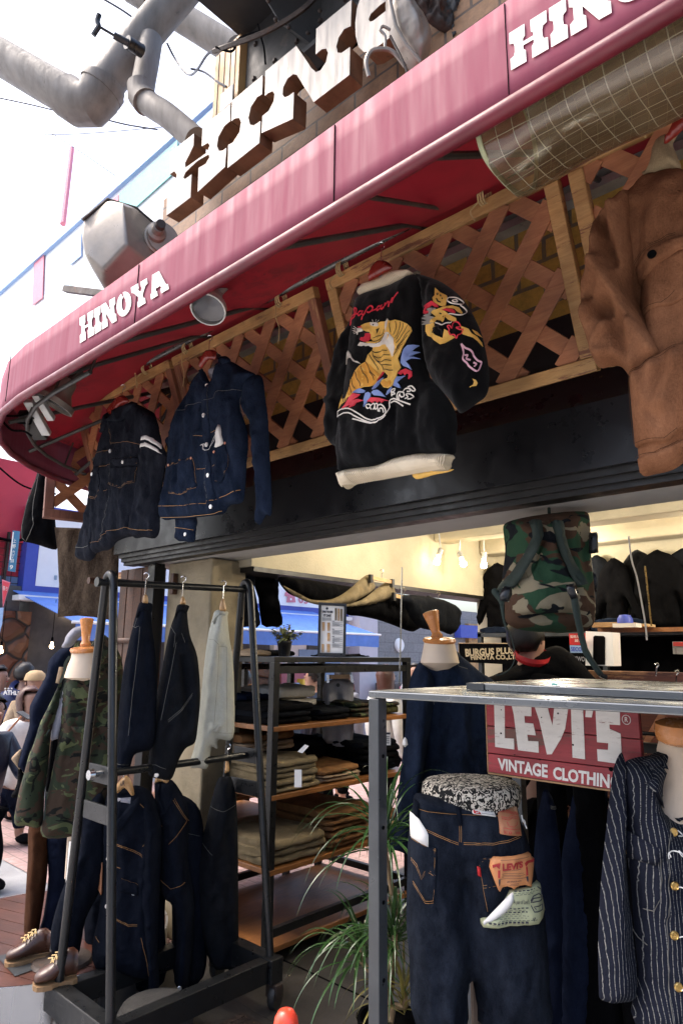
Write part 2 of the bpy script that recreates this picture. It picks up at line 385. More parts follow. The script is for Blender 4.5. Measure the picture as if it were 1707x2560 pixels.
def stripes(name,c,s,per=.014,wd=.13,ang=0,bst=.3):
    m,t,b=_new(name); v=coords(t,(1,1,1),(0,0,R(ang))); sp=nd(t,'SeparateXYZ'); t.links.new(v,sp.inputs[0])
    wob=noi(t,coords(t,(1,1,1)),7,3); a=nd(t,'Math',operation='MULTIPLY_ADD'); t.links.new(wob,a.inputs[0]); a.inputs[1].default_value=.006; t.links.new(sp.outputs[0],a.inputs[2])
    md=nd(t,'Math',operation='PINGPONG'); t.links.new(a.outputs[0],md.inputs[0]); md.inputs[1].default_value=per/2
    lt=nd(t,'Math',operation='LESS_THAN'); t.links.new(md.outputs[0],lt.inputs[0]); lt.inputs[1].default_value=per*wd/2
    dot=noi(t,coords(t,(.2,1,1)),420,1,.5); f=nd(t,'Math',operation='MULTIPLY'); t.links.new(lt.outputs[0],f.inputs[0]); t.links.new(ramp(t,dot,[(.42,.15),(.5,1.)]),f.inputs[1])
    base=ramp(t,noi(t,v,400,3,.8),[(.3,sc3(c,.6)),(.7,sc3(c,1.5))])
    t.links.new(mixc(t,f.outputs[0],base,s),b.inputs['Base Color']); b.inputs['Roughness'].default_value=.9; b.inputs['Specular IOR Level'].default_value=.2
    bump(t,b,noi(t,coords(t,(1,.6,1)),34,5,.75),bst,.006); return m
def emit(name,c,st):
    m,t,b=_new(name); b.inputs['Emission Color'].default_value=(*c,1); b.inputs['Emission Strength'].default_value=st; b.inputs['Base Color'].default_value=(*c,1); return m
def fabric_t(name,c,tr=.35,stain=(.02,.004,.006)):
    """awning cloth that lets some light through, mould stained"""
    m,t,b=_new(name); v=coords(t)
    f=noi(t,v,1.3,5,.6); mo=noi(t,v,14,9,.8,.6); k=nd(t,'Math',operation='MULTIPLY'); t.links.new(ramp(t,f,[(.5,0.),(.66,1.)]),k.inputs[0]); t.links.new(ramp(t,mo,[(.48,0.),(.56,.85)]),k.inputs[1])
    col=mixc(t,k.outputs[0],ramp(t,noi(t,v,5,4),[(.3,sc3(c,.8)),(.7,sc3(c,1.15))]),stain)
    t.links.new(col,b.inputs['Base Color']); b.inputs['Roughness'].default_value=.6
    tl=nd(t,'BsdfTranslucent'); t.links.new(col,tl.inputs[0]); mx=nd(t,'MixShader'); mx.inputs[0].default_value=tr
    t.links.new(b.outputs[0],mx.inputs[1]); t.links.new(tl.outputs[0],mx.inputs[2]); t.links.new(mx.outputs[0],t.nodes['Material Output'].inputs[0]); return m
K={}
K['indigo']=cloth('indigo_denim',(.003,.0055,.012),(.021,.031,.058),.35)
K['indigo2']=cloth('dark_denim',(.002,.003,.006),(.010,.013,.022),.3)
K['char']=cloth('charcoal_denim',(.004,.0048,.0075),(.026,.029,.040),.3)
K['blackd']=cloth('black_denim',(.003,.0035,.005),(.015,.017,.021),.25)
K['velvet']=cloth('black_velvet',(.0015,.0015,.0018),(.004,.004,.0045),.3,bst=.2,sheen=.12)
K['navy']=cloth('navy_cloth',(.003,.0045,.012),(.011,.016,.034),.4)
K['pale']=cloth('pale_cotton',(.30,.31,.27),(.50,.50,.43),.3,bst=.3)
K['brown']=cloth('brown_duck',(.135,.056,.027),(.27,.124,.064),.35,tw=500,bst=.4)
K['cord']=cloth('tan_corduroy',(.22,.16,.09),(.42,.33,.2),.2)
K['cream']=cloth('cream_rib',(.40,.33,.22),(.66,.56,.40),.2); K['cream2']=mat('cream_rib_ridge',(.74,.63,.46),.8,var=.08)
K['burlap']=cloth('burlap',(.030,.020,.014),(.12,.088,.062),.5,tw=260,bst=.7)
K['khaki']=cloth('khaki_twill',(.125,.10,.058),(.25,.20,.125),.4)
K['tan']=cloth('tan_twill',(.28,.20,.13),(.46,.35,.24),.4)
K['umber']=cloth('brown_twill',(.13,.065,.028),(.27,.14,.062),.4)
K['rawden']=cloth('raw_denim',(.003,.004,.007),(.020,.0255,.038),.5)
K['dbrown']=cloth('dark_brown_twill',(.04,.017,.009),(.085,.038,.02),.3)
K['white']=cloth('white_cotton',(.50,.46,.40),(.75,.72,.66),.3)
K['black']=cloth('black_cotton',(.0015,.0015,.002),(.006,.006,.007),.2,sheen=0)
K['grey']=cloth('grey_cotton',(.22,.22,.25),(.38,.38,.42),.3)
K['olive']=cloth('olive_cotton',(.06,.06,.03),(.13,.13,.06),.3)
K['puffer']=mat('dark_nylon',(.010,.013,.03),.45,var=.4,bs=20,bst=.4,bd=.01)
K['whitew']=mat('white_wool',(.7,.69,.67),.9,bs=120,bst=.5)
K['camo']=camo('woodland_camo',[(.026,.036,.020),((.045,.029,.019),.49,2.),((.085,.10,.045),.575,5.1),((.006,.007,.006),.585,9.3)],8.0,(1,1.7,1))
K['camob']=camo('pack_camo',[(.030,.075,.038),((.085,.045,.026),.48,3.),((.30,.25,.16),.585,6.1),((.010,.012,.014),.60,11.3)],5.0,(.9,1.6,1))
K['web']=mat('dark_green_webbing',(.018,.03,.022),.75,bs=400,bst=.4)
K['pin']=stripes('pinstriped_navy',(.004,.0055,.013),(.20,.20,.19),.0088,.13)
K['awn']=mat('red_awning_valance',(.225,.047,.078),.7,var=.07,ns=11,bs=14,bst=.10,bd=.003,stretch=(1,1,.07),dirt=((.16,.03,.045),.72),spec=.3)
K['awnu']=fabric_t('red_awning_cloth',(.21,.007,.015),.06)
K['awnw']=mat('white_sign_paint',(.74,.71,.64),.6,var=.06,ns=10,dirt=((.35,.12,.12),.66))
K['rail']=mat('red_painted_rail',(.13,.010,.02),.5,dirt=((.45,.3,.28),.68))
K['steel']=mat('painted_grey_steel',(.05,.055,.06),.38,.35,var=.2,ns=9,bs=90,bst=.05,dirt=((.16,.17,.17),.66))
K['steeltop']=mat('worn_steel_sheet',(.17,.18,.185),.26,.7,var=.06,ns=2,bst=0)
K['dsteel']=mat('dark_rack_steel',(.014,.015,.016),.36,.3,var=.2,ns=9,bst=.04,dirt=((.06,.05,.045),.68))
K['frame']=mat('galvanised_strut',(.07,.068,.062),.5,.5,dirt=((.05,.03,.025),.6))
K['pipe']=mat('grey_painted_pipe',(.14,.14,.13),.3,.6)
K['chrome']=mat('chrome_wire',(.6,.6,.6),.2,1.,bst=0)
K['alu']=mat('aluminium_fixture',(.45,.45,.43),.4,.4,dirt=((.15,.13,.11),.6))
K['duct']=mat('grey_drain_pipe',(.15,.132,.115),.6,0,var=.3,ns=5,bs=35,bst=.25,dirt=((.05,.038,.03),.60),stretch=(1.6,1.6,.35))
K['beam']=mat('black_gloss_fascia',(.010,.010,.011),.34,var=.3,ns=3,bs=160,bst=.05,dirt=((.03,.03,.03),.70),spec=.35)
K['trim']=mat('black_worn_trim',(.010,.009,.008),.45,var=.4,dirt=((.09,.07,.055),.69))
K['soffit']=mat('grey_white_plaster',(.42,.41,.39),.75,var=.12,ns=3,bs=60,bst=.25)
K['cream_w']=mat('cream_plaster',(.48,.43,.31),.8,var=.12,ns=4,bs=70,bst=.5,bd=.006,dirt=((.32,.25,.15),.68))
K['conc']=mat('cracked_concrete',(.24,.20,.13),.85,var=.3,ns=3.5,bs=40,bst=.5,bd=.01,dirt=((.12,.10,.07),.60))
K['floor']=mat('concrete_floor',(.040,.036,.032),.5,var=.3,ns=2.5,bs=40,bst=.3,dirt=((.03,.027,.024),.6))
K['asph']=mat('asphalt',(.30,.30,.31),.85,var=.2,ns=3,bs=180,bst=.7,bd=.006)
K['paint']=mat('road_paint',(.62,.61,.6),.7,dirt=((.3,.3,.3),.6))
K['iron']=mat('rusty_iron',(.045,.032,.026),.6,.3,var=.5,dirt=((.12,.05,.025),.58),bs=50,bst=.5)
K['viad']=mat('dark_viaduct_steel',(.022,.021,.021),.6,.2,var=.4,ns=2,bs=30,bst=.3,dirt=((.06,.045,.035),.6))
K['lface']=mat('brushed_letter_face',(.28,.26,.235),.5,.3,var=.18,ns=3,bst=.05,stretch=(3,.4,1),dirt=((.26,.17,.10),.60))
K['lside']=mat('copper_letter_side',(.26,.145,.085),.42,.6,var=.35,ns=5,bst=.1,dirt=((.06,.05,.045),.60))
K['lamp']=mat('weathered_lamp_metal',(.25,.22,.185),.38,.35,var=.25,ns=5,bs=12,bst=.3,bd=.004,dirt=((.09,.055,.035),.70))
K['glass']=mat('lamp_glass',(.10,.10,.11),.12,.2,bst=0)
K['ply']=mat('orange_sheet_column',(.50,.30,.13),.5,var=.15,ns=3,dirt=((.30,.15,.06),.62),stretch=(1,1,.3))
K['lat']=wood('lattice_wood',(.33,.115,.05),(.54,.235,.105),0)
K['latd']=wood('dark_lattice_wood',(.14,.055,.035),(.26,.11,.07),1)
K['latf']=wood('lattice_frame_wood',(.46,.23,.075),(.68,.41,.16),0,wear=(.23,.085,.04))
K['latr']=wood('red_lattice_frame',(.24,.09,.05),(.40,.17,.09),1,wear=(.5,.30,.13))
K['shelf']=wood('shelf_wood',(.19,.072,.022),(.38,.16,.048),1,r=.4)
K['hang']=wood('natural_hanger_wood',(.50,.27,.10),(.68,.42,.19),0,sc=3,r=.35)
K['hangr']=mat('red_lacquer_wood',(.17,.018,.012),.22,var=.3,bst=.03)
K['knob']=mat('turned_wood',(.50,.20,.06),.25,var=.2,ns=12,bst=.03)
K['skinm']=mat('mannequin_cloth',(.62,.50,.38),.75,var=.06,bs=300,bst=.2)
K['pillar_w']=wood('weathered_brown_wood',(.045,.018,.009),(.15,.06,.026),1,r=.6)
K['deck']=wood('deck_wood',(.055,.018,.011),(.12,.04,.024),0,r=.4)
K['signr']=wood('red_sign_planks',(.27,.022,.03),(.40,.038,.05),0,sc=.7,wear=(.15,.06,.045))
K['signe']=wood('bare_sign_edge',(.25,.13,.055),(.42,.25,.11),0)
K['ywall']=brick('yellow_glazed_brick',(.80,.55,.13),(.68,.40,.09),(.14,.15,.15),.235,.098,.0095,.35)
K['bwall']=brick('brown_fascia_brick',(.30,.16,.075),(.24,.12,.05),(.05,.04,.035),.30,.11,.008,.6)
K['pave']=brick('pink_paving',(.50,.33,.30),(.42,.27,.25),(.24,.19,.17),.2,.1,.006,.8,.3)
K['shoe']=mat('brown_boot_leather',(.05,.018,.010),.35,var=.4,ns=10,bs=120,bst=.15)
K['sole']=mat('crepe_sole',(.22,.13,.06),.7)
K['blackp']=mat('black_plastic',(.012,.012,.013),.35,bst=.05)
K['rubber']=mat('black_rubber',(.015,.015,.015),.55)
K['paper']=mat('white_paper',(.72,.70,.66),.7,var=.05,bst=.03)
K['ptan']=mat('leather_patch',(.36,.155,.075),.6,var=.15,bs=200,bst=.3)
K['pora']=mat('orange_card',(.62,.26,.10),.6,var=.05,bst=.02)
K['pgrn']=mat('green_ticket',(.40,.42,.25),.6,var=.06,bst=.02)
K['ink']=mat('dark_ink',(.03,.03,.045),.7,bst=0)
K['inkr']=mat('red_ink',(.42,.03,.03),.6,bst=0)
K['redtag']=mat('red_tag',(.50,.012,.015),.6,bst=.1)
K['thr_o']=mat('orange_thread',(.34,.17,.055),.7,bst=0)
K['thr_g']=mat('pale_thread',(.13,.125,.11),.7,bst=0)
K['btn']=mat('white_metal_button',(.75,.73,.70),.3,.6,bst=0)
K['brass']=mat('brass_button',(.55,.36,.12),.3,.9,bst=0)
K['copper']=mat('copper_rivet',(.75,.35,.22),.3,.9,bst=0)
def emb(n,c): K[n]=mat(n,c,.55,var=.14,ns=30,bs=420,bst=.5,bd=.002,stretch=(1,.25,1))
emb('gold_thread',(.84,.50,.11)); emb('orange_gold_thread',(.72,.33,.045)); emb('scarlet_thread',(.68,.035,.06)); emb('blue_thread',(.20,.28,.56)); emb('white_thread',(.75,.69,.60)); emb('black_thread',(.006,.005,.005)); emb('silver_thread',(.30,.29,.26)); emb('pink_thread',(.62,.35,.42))
K['leaf']=mat('long_green_leaf',(.036,.088,.022),.28,var=.5,ns=3,bs=40,bst=.1,spec=.6)
K['leafy']=mat('grey_green_leaf',(.26,.29,.13),.5,var=.4,ns=12)
K['stem']=mat('tan_stem',(.22,.15,.08),.8,bs=60,bst=.5)
K['rope']=mat('jute_rope',(.50,.36,.17),.9,bs=300,bst=.6)
K['wire']=mat('dark_cable',(.03,.032,.045),.5)
K['stone_d']=mat('grey_stone',(.045,.043,.040),.85,var=.2,bs=60,bst=.6)
K['bstone']=None
K['bright']=mat('pale_building',(.80,.82,.85),.6,var=.05)
K['blueaw']=mat('blue_awning_cloth',(.10,.22,.62),.6,var=.12)
K['red_b']=mat('red_building_panel',(.60,.045,.07),.5,var=.1,ns=1.5)
K['hair']=mat('black_hair',(.012,.010,.009),.4,var=.4,bs=200,bst=.5,stretch=(1,1,.15))
K['hairb']=mat('brown_hair',(.10,.045,.035),.4,var=.4,bs=200,bst=.5,stretch=(1,1,.15))
K['skin']=mat('skin',(.36,.20,.14),.5,var=.05,bs=200,bst=.05)
K['cone']=mat('orange_red_plastic',(.80,.07,.035),.28,var=.06,bst=.02)
def stonewall():
    m,t,b=_new('brown_stone_cladding'); v=coords(t); n=nd(t,'TexVoronoi',feature='DISTANCE_TO_EDGE'); n.inputs['Scale'].default_value=3.0
    w=nd(t,'MixRGB',blend_type='ADD'); w.inputs[0].default_value=.35; n0=nd(t,'TexNoise'); n0.inputs['Scale'].default_value=1.6; t.links.new(v,n0.inputs['Vector']); t.links.new(v,w.inputs[1]); t.links.new(n0.outputs['Color'],w.inputs[2]); t.links.new(w.outputs[0],n.inputs['Vector'])
    c=nd(t,'TexVoronoi'); c.inputs['Scale'].default_value=3.0; t.links.new(w.outputs[0],c.inputs['Vector']); sp=nd(t,'SeparateXYZ'); t.links.new(c.outputs['Color'],sp.inputs[0])
    base=ramp(t,sp.outputs[0],[(0,(.10,.035,.018)),(.5,(.19,.085,.04)),(1,(.15,.05,.03))])
    base=mixc(t,ramp(t,noi(t,v,9,6,.7),[(.35,0.),(.75,.7)]),base,(.06,.03,.018))
    t.links.new(mixc(t,ramp(t,n.outputs[0],[(.02,1.),(.05,0.)]),base,(.015,.011,.009)),b.inputs['Base Color']); b.inputs['Roughness'].default_value=.6
    bump(t,b,ramp(t,n.outputs[0],[(.0,0.),(.12,1.)]),.9,.04); return m
K['bstone']=stonewall()
def sheet():
    m,t,b=_new('clear_grid_vinyl'); v=coords(t); s=nd(t,'SeparateXYZ'); t.links.new(v,s.inputs[0]); 
    def ln(o,per,w):
        a=nd(t,'Math',operation='PINGPONG'); t.links.new(o,a.inputs[0]); a.inputs[1].default_value=per/2
        c=nd(t,'Math',operation='LESS_THAN'); t.links.new(a.outputs[0],c.inputs[0]); c.inputs[1].default_value=w; return c.outputs[0]
    uv=nd(t,'UVMap'); s2=nd(t,'SeparateXYZ'); t.links.new(uv.outputs[0],s2.inputs[0])
    mx=nd(t,'Math',operation='MAXIMUM'); t.links.new(ln(s2.outputs[0],.040,.0009),mx.inputs[0]); t.links.new(ln(s2.outputs[1],.040,.0009),mx.inputs[1])
    col=mixc(t,mx.outputs[0],ramp(t,noi(t,v,4,5),[(.35,(.08,.055,.026)),(.65,(.17,.125,.07))]),(.26,.235,.17)); t.links.new(col,b.inputs['Base Color'])
    b.inputs['Roughness'].default_value=.16; b.inputs['Specular IOR Level'].default_value=.9; b.inputs['Coat Weight'].default_value=.6
    tr=nd(t,'BsdfTransparent'); tr.inputs[0].default_value=(.8,.72,.55,1); ms=nd(t,'MixShader')
    t.links.new(ramp(t,mx.outputs[0],[(0.,.28),(1.,.05)]),ms.inputs[0]); t.links.new(b.outputs[0],ms.inputs[1]); t.links.new(tr.outputs[0],ms.inputs[2]); t.links.new(ms.outputs[0],t.nodes['Material Output'].inputs[0])
    bump(t,b,noi(t,v,9,4,.6),.5,.01)
    return m
K['vinyl']=sheet()
# ---------------- setting
def slab(name,a,b,m,kind=True):
    o=MB().box(a,b).o(name,K[m] if isinstance(m,str) else m)
    if kind: struct(o)
    return o
g=MB(); g.add([(-300,-300,0),(300,-300,0),(300,300,0),(-300,300,0)],[(0,1,2,3)]); struct(g.o('ground',K['asph']))
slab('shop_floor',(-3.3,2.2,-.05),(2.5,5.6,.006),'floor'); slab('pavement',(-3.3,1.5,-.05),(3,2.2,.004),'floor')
struct(MB().add([(0,0,0),(4.2,0,0),(4.2,14,0),(0,14,0)],[(0,1,2,3)]).o('paved_lane',K['pave'],None,Matrix.Translation((-7.5,2.3,.006))))
struct(MB().add([(-14,1.2,.004),(-6.3,2.2,.004),(-6.9,2.75,.004),(-14,1.75,.004)],[(0,1,2,3)]).o('road_marking',K['paint']))
K['bounce_slabs']=mat('pale_bounce_slabs',(.52,.50,.47),.8)
slab('bounce_pavement',(-6,-1.5,-.05),(6,.60,.004),'bounce_slabs')  # unseen pale paving, added to bounce light up under the awning
jt=MB()
for y in (2.62,): jt.box((-3.3,y,.006),(2,y+.008,.009))
jt.box((-2.0,.5,.006),(-1.99,3.5,.009)); struct(jt.o('floor_joint',K['black']))
# shop building
sb=thing('shop_building','open corner shop front with black fascia, yellow glazed brick and cream ceiling','shop building')
prof=[(2.16,2.40),(2.16,2.165),(2.185,2.165),(2.185,2.14),(2.205,2.14),(2.205,2.118),(2.23,2.118),(2.23,2.112),(2.55,2.112),(2.55,2.62),(2.34,2.62)]
def extr(name,pr,x0,x1,m,root):
    n=len(pr); vs=[(x0,y,z) for y,z in pr]+[(x1,y,z) for y,z in pr]
    fs=[(i,(i+1)%n,n+(i+1)%n,n+i) for i in range(n)]
    fs+=[tuple(range(n))[::-1],tuple(range(n,2*n))]
    return mk(name,vs,fs,m,root)
extr('fascia_beam',[(2.16,2.40),(2.16,2.168),(2.33,2.168),(2.33,2.62),(2.31,2.62)],-4.02,1.6,K['beam'],sb)
extr('fascia_trim',[(2.185,2.167),(2.185,2.143),(2.205,2.143),(2.205,2.120),(2.225,2.120),(2.225,2.10),(2.30,2.10),(2.30,2.167)],-4.0,1.6,K['trim'],sb)
MB().box((-3.98,2.301,2.105),(1.6,2.56,2.60)).o('soffit',K['soffit'],sb)
fr=FY(2.35); MB().add([(-4.05,2.62,0),(1.8,2.62,0),(1.8,2.86,0),(-4.05,2.86,0)],[(0,1,2,3)]).o('dark_band',K['viad'],sb,fr.M)
MB().box((-3.9,2.86,-.3),(1.8,3.40,0)).o('glazed_brick_wall',K['ywall'],sb,fr.M)
MB().box((-4.05,3.402,-.3),(1.8,4.92,-.002)).o('fascia_brick_wall',K['bwall'],sb,fr.M)
MB().box((-4.0,2.27,3.36),(1.8,2.348,3.385)).box((-4.0,2.29,3.30),(1.8,2.348,3.335)).o('awning_track',K['alu'],sb)
MB().box((-4.05,2.20,4.0),(1.8,2.345,4.10)).o('sign_rail',K['viad'],sb)
# interior
MB().box((-3.32,2.56,2.06),(-3.1,5.6,2.75)).o('side_header',K['cream_w'],sb)
MB().box((-3.33,2.57,2.03),(-3.09,5.6,2.058)).o('header_trim',K['trim'],sb)
MB().box((-3.3,2.561,2.75),(2.5,8.1,2.85)).o('ceiling',K['cream_w'],sb)
for y,z in ((3.15,2.56),(3.75,2.50),(4.45,2.45),(5.15,2.42)):
    MB().box((-3.098,y,z),(2.5,y+.2,2.749)).o('ceiling_beam',K['cream_w'],sb,bev=.02)
MB().box((-3.098,4.22,2.50),(1.5,4.27,2.53)).o('lighting_track',K['alu'],sb)
MB().box((-3.3,5.42,0),(2.5,5.6,2.85)).o('back_wall',K['cream_w'],sb); MB().box((1.6,2.2,0),(1.8,8.2,2.85)).o('side_wall',K['cream_w'],sb)
MB().box((-2.3,2.75,2.33),(-.9,3.12,2.44)).o('air_vent',K['alu'],sb)
vs=MB()
for i in range(12): vs.box((-2.25,2.78+i*.027,2.322),(-.95,2.79+i*.027,2.331))
vs.o('vent_slats',K['black'],sb)
# pillars at the corner
p=thing('concrete_pillar','cracked cream concrete pillar behind the garment rack','pillar')
MB().box((-3.68,2.36,.005),(-3.22,2.62,2.10)).o('shaft',K['conc'],p,bev=.012)
for x,z in ((-3.60,2.0),): MB().box((x,2.325,z-.1),(x+.035,2.36,z+.03)).o('bracket',K['pillar_w'],p,bev=.004)
p=thing('black_post','black steel post between the wooden and the concrete pillar','post')
MB().box((-3.79,2.28,.005),(-3.71,2.355,2.10)).o('shaft',K['beam'],p,bev=.003); MB().box((-3.82,2.26,.004),(-3.70,2.38,.02)).o('base_plate',K['iron'],p)
p=thing('wooden_pillar','weathered dark brown boarded pillar with round pegs','pillar')
for i in range(4): MB().box((-4.16+i*.092,2.30+.003*(i%2),.004),(-4.072+i*.092,2.42,2.09)).o('board',K['pillar_w'],p,bev=.004)
MB().tube([(-4.05,2.31,2.0),(-4.05,2.02,1.99)],.022,10).o('peg',K['pillar_w'],p,smooth=True)
MB().tube([(-3.98,2.31,1.62),(-4.35,2.26,1.62)],.018,10).o('peg',K['pillar_w'],p,smooth=True)
MB().box((-4.45,2.35,2.02),(-3.92,2.40,2.09)).o('cross_beam',K['latf'],p)
# viaduct overhead
v=thing('railway_viaduct','dark riveted steel viaduct girder overhead above the metal letters','viaduct')
MB().box((-3.35,1.35,6.0),(6,9,6.5)).o('deck_soffit',K['viad'],v)
MB().box((-3.30,2.5,5.2),(6,2.62,6.0)).box((-3.30,2.36,5.2),(6,2.76,5.235)).o('girder',K['viad'],v)
rv=MB()
for i in range(28):
    for z in (5.3,5.55,5.85): rv.ball((-3.2+i*.22,2.5,z),.022,3)
rv.o('rivet',K['iron'],v,smooth=True)
gp=thing('gusset_plate','dark steel gusset plate with rivets hanging over the letters','steel plate')
f=FC(790,110,4.3); MB().prism(f.L([(640,-40),(700,60),(790,125),(800,80),(905,-40)]),0,.02).o('plate',K['viad'],gp,f.M)
b=MB()
for x,y in ((672,10),(690,55),(722,75),(800,35),(840,15),(770,90)): a_=f.l(x,y); b.ball((a_[0],a_[1],.02),.016,4)
b.o('rivet',K['iron'],gp,f.M,smooth=True)
# frayed net under the viaduct
n_=FC(560,15,4.8); puff('debris_net',[(505,-60),(515,10),(560,32),(600,42),(640,25),(650,-60)],n_,K['burlap'],None,T=.05,Rr=.05,amp=.02,res=.03,vs=(20,20)).o
tag(bpy.data.objects['debris_net'],'frayed brown debris net hanging under the viaduct edge','net')
# orange sheet column
oc=thing('sheet_column','orange painted box column rising behind the metal letters','column')
MB().box((-3.62,2.45,4.4),(-3.32,2.85,5.99)).o('casing',K['ply'],oc)
b=MB()
for x in (-3.57,-3.5,-3.43,-3.37): b.box((x,2.446,4.4),(x+.006,2.45,5.98))
for y in (2.55,2.7): b.box((-3.32,y,4.4),(-3.316,y+.006,5.98))
b.o('seam',K['iron'],oc); 
pn=tag(MB().box((-3.47,2.41,5.38),(-3.33,2.42,5.53)).o('notice_plate',K['paper']),'small white notice wired to the orange column','notice')
# ---------------- awning
aw=thing('awning','long red awning with white block lettering on its valance and a rounded corner','awning')
def awpath(off=0):
    pts=[(1.6,1.1-off),(.5,1.1-off),(-.5,1.1-off),(-1.5,1.1-off),(-2.3,1.1-off),(-3.0,1.1-off)]
    c=(-3.0,2.5+0); 
    for i in range(1,10):
        a=math.pi*.5*i/9; pts.append((-3.0-(1.45+off)*math.sin(a),2.5-(1.4+off)*math.cos(a)))
    pts+= [(-4.45-off,3.4),(-4.45-off,4.6)]
    return pts
AP=awpath()
def along(P,step=.15):
    out=[]
    for a,b in zip(P,P[1:]):
        k=max(1,int(math.dist(a,b)/step)); out+=[(a[0]+(b[0]-a[0])*i/k,a[1]+(b[1]-a[1])*i/k) for i in range(k)]
    out.append(P[-1]); return out
A2=along(AP); m=MB(); n=len(A2)
vz=[]; 
for k,z in enumerate((2.675,2.74,2.80,2.86,2.925)):
    for i,(x,y) in enumerate(A2):
        w_=nz(x*1.5,z*3,y)*.0025; vz.append((x,y+w_,z))
m.add(vz,[(k*n+i+1,k*n+i,(k+1)*n+i,(k+1)*n+i+1) for k in range(4) for i in range(n-1)])
val=m.o('valance',K['awn'],aw,smooth=True); md=val.modifiers.new('s','SOLIDIFY'); md.thickness=.006; md.offset=1
# roof cloth up to the wall
m=MB(); vz=[]; top=[]
for (x,y) in A2:
    tx=max(x,-3.95) if y<2.3 else -3.95; ty=max(2.32,y) if y>2.3 else 2.32
    if x<-3.0 and y<2.3: tx=-3.0-(x+3.0)/(-1.45)*.95
    top.append((tx,ty))
for k in range(9):
    t=k/8
    for i,(x,y) in enumerate(A2):
        vz.append((x+(top[i][0]-x)*t,y+(top[i][1]-y)*t,2.915+.46*t-.05*math.sin(math.pi*t)*(.6+.4*math.cos(x*5.2))+nz(x*2,y*2+t,3)*.01))
m.add(vz,[(k*n+i,k*n+i+1,(k+1)*n+i+1,(k+1)*n+i) for k in range(8) for i in range(n-1)])
m.o('roof_cloth',K['awnu'],aw,smooth=True)
MB().tube([(x,y,2.668) for x,y in A2],.019,10).o('front_rail',K['rail'],aw,smooth=True)
for x in (-.2,-.8,-1.36,-2.3,-2.75):
    MB().tube([(x,1.12,2.70),(x,1.84,3.165),(x,2.3,3.33)],.011,8).o('strut',K['frame'],aw,smooth=True)
MB().tube([(-1.0,1.12,2.70),(-1.22,1.84,3.165)],.008,8).o('strut',K['frame'],aw,smooth=True)
inner=[(x+(top[i][0]-x)*.12,y+(top[i][1]-y)*.12,2.74) for i,(x,y) in enumerate(A2) if x<-2.6]
MB().tube(inner,.011,8).o('corner_rail',K['frame'],aw,smooth=True)
for q in inner[::2]: MB().tube([q,(q[0]+.03,q[1]+.03,q[2]+.16)],.006,6).o('corner_stay',K['iron'],aw)
for a in (.25,.5,.75,.95):
    c=(-3.0-1.40*math.sin(a*math.pi/2),2.5-1.35*math.cos(a*math.pi/2)); MB().tube([(c[0],c[1],2.72),(-3.5,2.25,3.22)],.012,8).o('strut',K['frame'],aw,smooth=True)
# seams of the valance and lettering
for x in (-3.16,-2.02,-1.05,-.55,.1): MB().box((x,1.091,2.69),(x+.0015,1.0945,2.92)).o('valance_seam',K['black'],aw)
fv=FY(1.0905)
GL={ # slab letters on a unit box: list of polygons
'H':[[(0,0),(.42,0),(.42,.30),(.36,.36),(.36,.46),(.64,.46),(.64,.36),(.58,.30),(.58,0),(1,0),(1,.30),(.90,.33),(.87,.42),(.87,.58),(.90,.67),(1,.70),(1,1),(.58,1),(.58,.70),(.64,.64),(.64,.56),(.36,.56),(.36,.64),(.42,.70),(.42,1),(0,1),(0,.70),(.10,.67),(.13,.58),(.13,.42),(.10,.33),(0,.30)]],
'I':[[(0,0),(1,0),(1,.32),(.8,.38),(.78,.5),(.8,.62),(1,.68),(1,1),(0,1),(0,.68),(.2,.62),(.22,.5),(.2,.38),(0,.32)]],
'N':[[(0,0),(.40,0),(.40,.28),(.33,.34),(.33,.56),(.70,0),(1,0),(1,.28),(.90,.35),(.90,.66),(1,.72),(1,1),(.60,1),(.60,.72),(.67,.66),(.67,.52),(.36,1),(0,1),(0,.72),(.10,.66),(.10,.34),(0,.28)]],
'O':[[(.5+.5*math.sin(t*math.pi/12),.5+.5*math.cos(t*math.pi/12)) for t in range(0,25)]+[(.5+.15*math.sin(t*math.pi/8),.5+.28*math.cos(t*math.pi/8)) for t in range(16,-1,-1)]],
'Y':[[(.28,0),(.74,0),(.74,.22),(.64,.28),(.64,.42),(.86,.72),(1,.76),(1,1),(.60,1),(.60,.78),(.66,.72),(.54,.58),(.40,.72),(.46,.78),(.46,1),(0,1),(0,.76),(.10,.72),(.38,.42),(.38,.28),(.28,.22)]],
'A':[[(0,0),(.38,0),(.38,.20),(.31,.24),(.34,.34),(.60,.34),(.63,.24),(.58,.20),(.58,0),(1,0),(1,.22),(.90,.26),(.66,1),(.26,1),(.08,.26),(0,.22)],],
}
def slabword(fr,w,quad,ws,mat_,root,name='lettering',gap=.06,c0=.0,c1=.0008,px=True):
    q=np.array(fr.L(quad) if px else quad,float); tot=sum(ws)+gap*(len(w)-1); x=0; b=MB()
    for ch,wd in zip(w,ws):
        for P in GL[ch]:
            pp=[]
            for a,c in P:
                u=(x+a*wd)/tot; p_=(q[3]*(1-u)+q[2]*u)*(1-c)+(q[0]*(1-u)+q[1]*u)*c; pp.append(tuple(p_))
            if ch=='O': pp=[pp[i] for i in range(len(pp)) if i not in (24,41)]
            b.prism(pp,c0,c1)
        x+=wd+gap
    return b.o(name,mat_,root,fr.M)
slabword(fv,'HINOYA',[(200,795),(413,669),(423,722),(201,858)],[1,.42,.95,.9,.95,.95],K['awnw'],aw)
h_=[(1272,86),(1595,-100),(1605,-40),(1277,176)]
slabword(fv,'HINOYA',[(1272,84),(1900,-310),(1915,-190),(1277,176)],[1,.42,.95,.9,.95,.95],K['awnw'],aw,gap=.07)
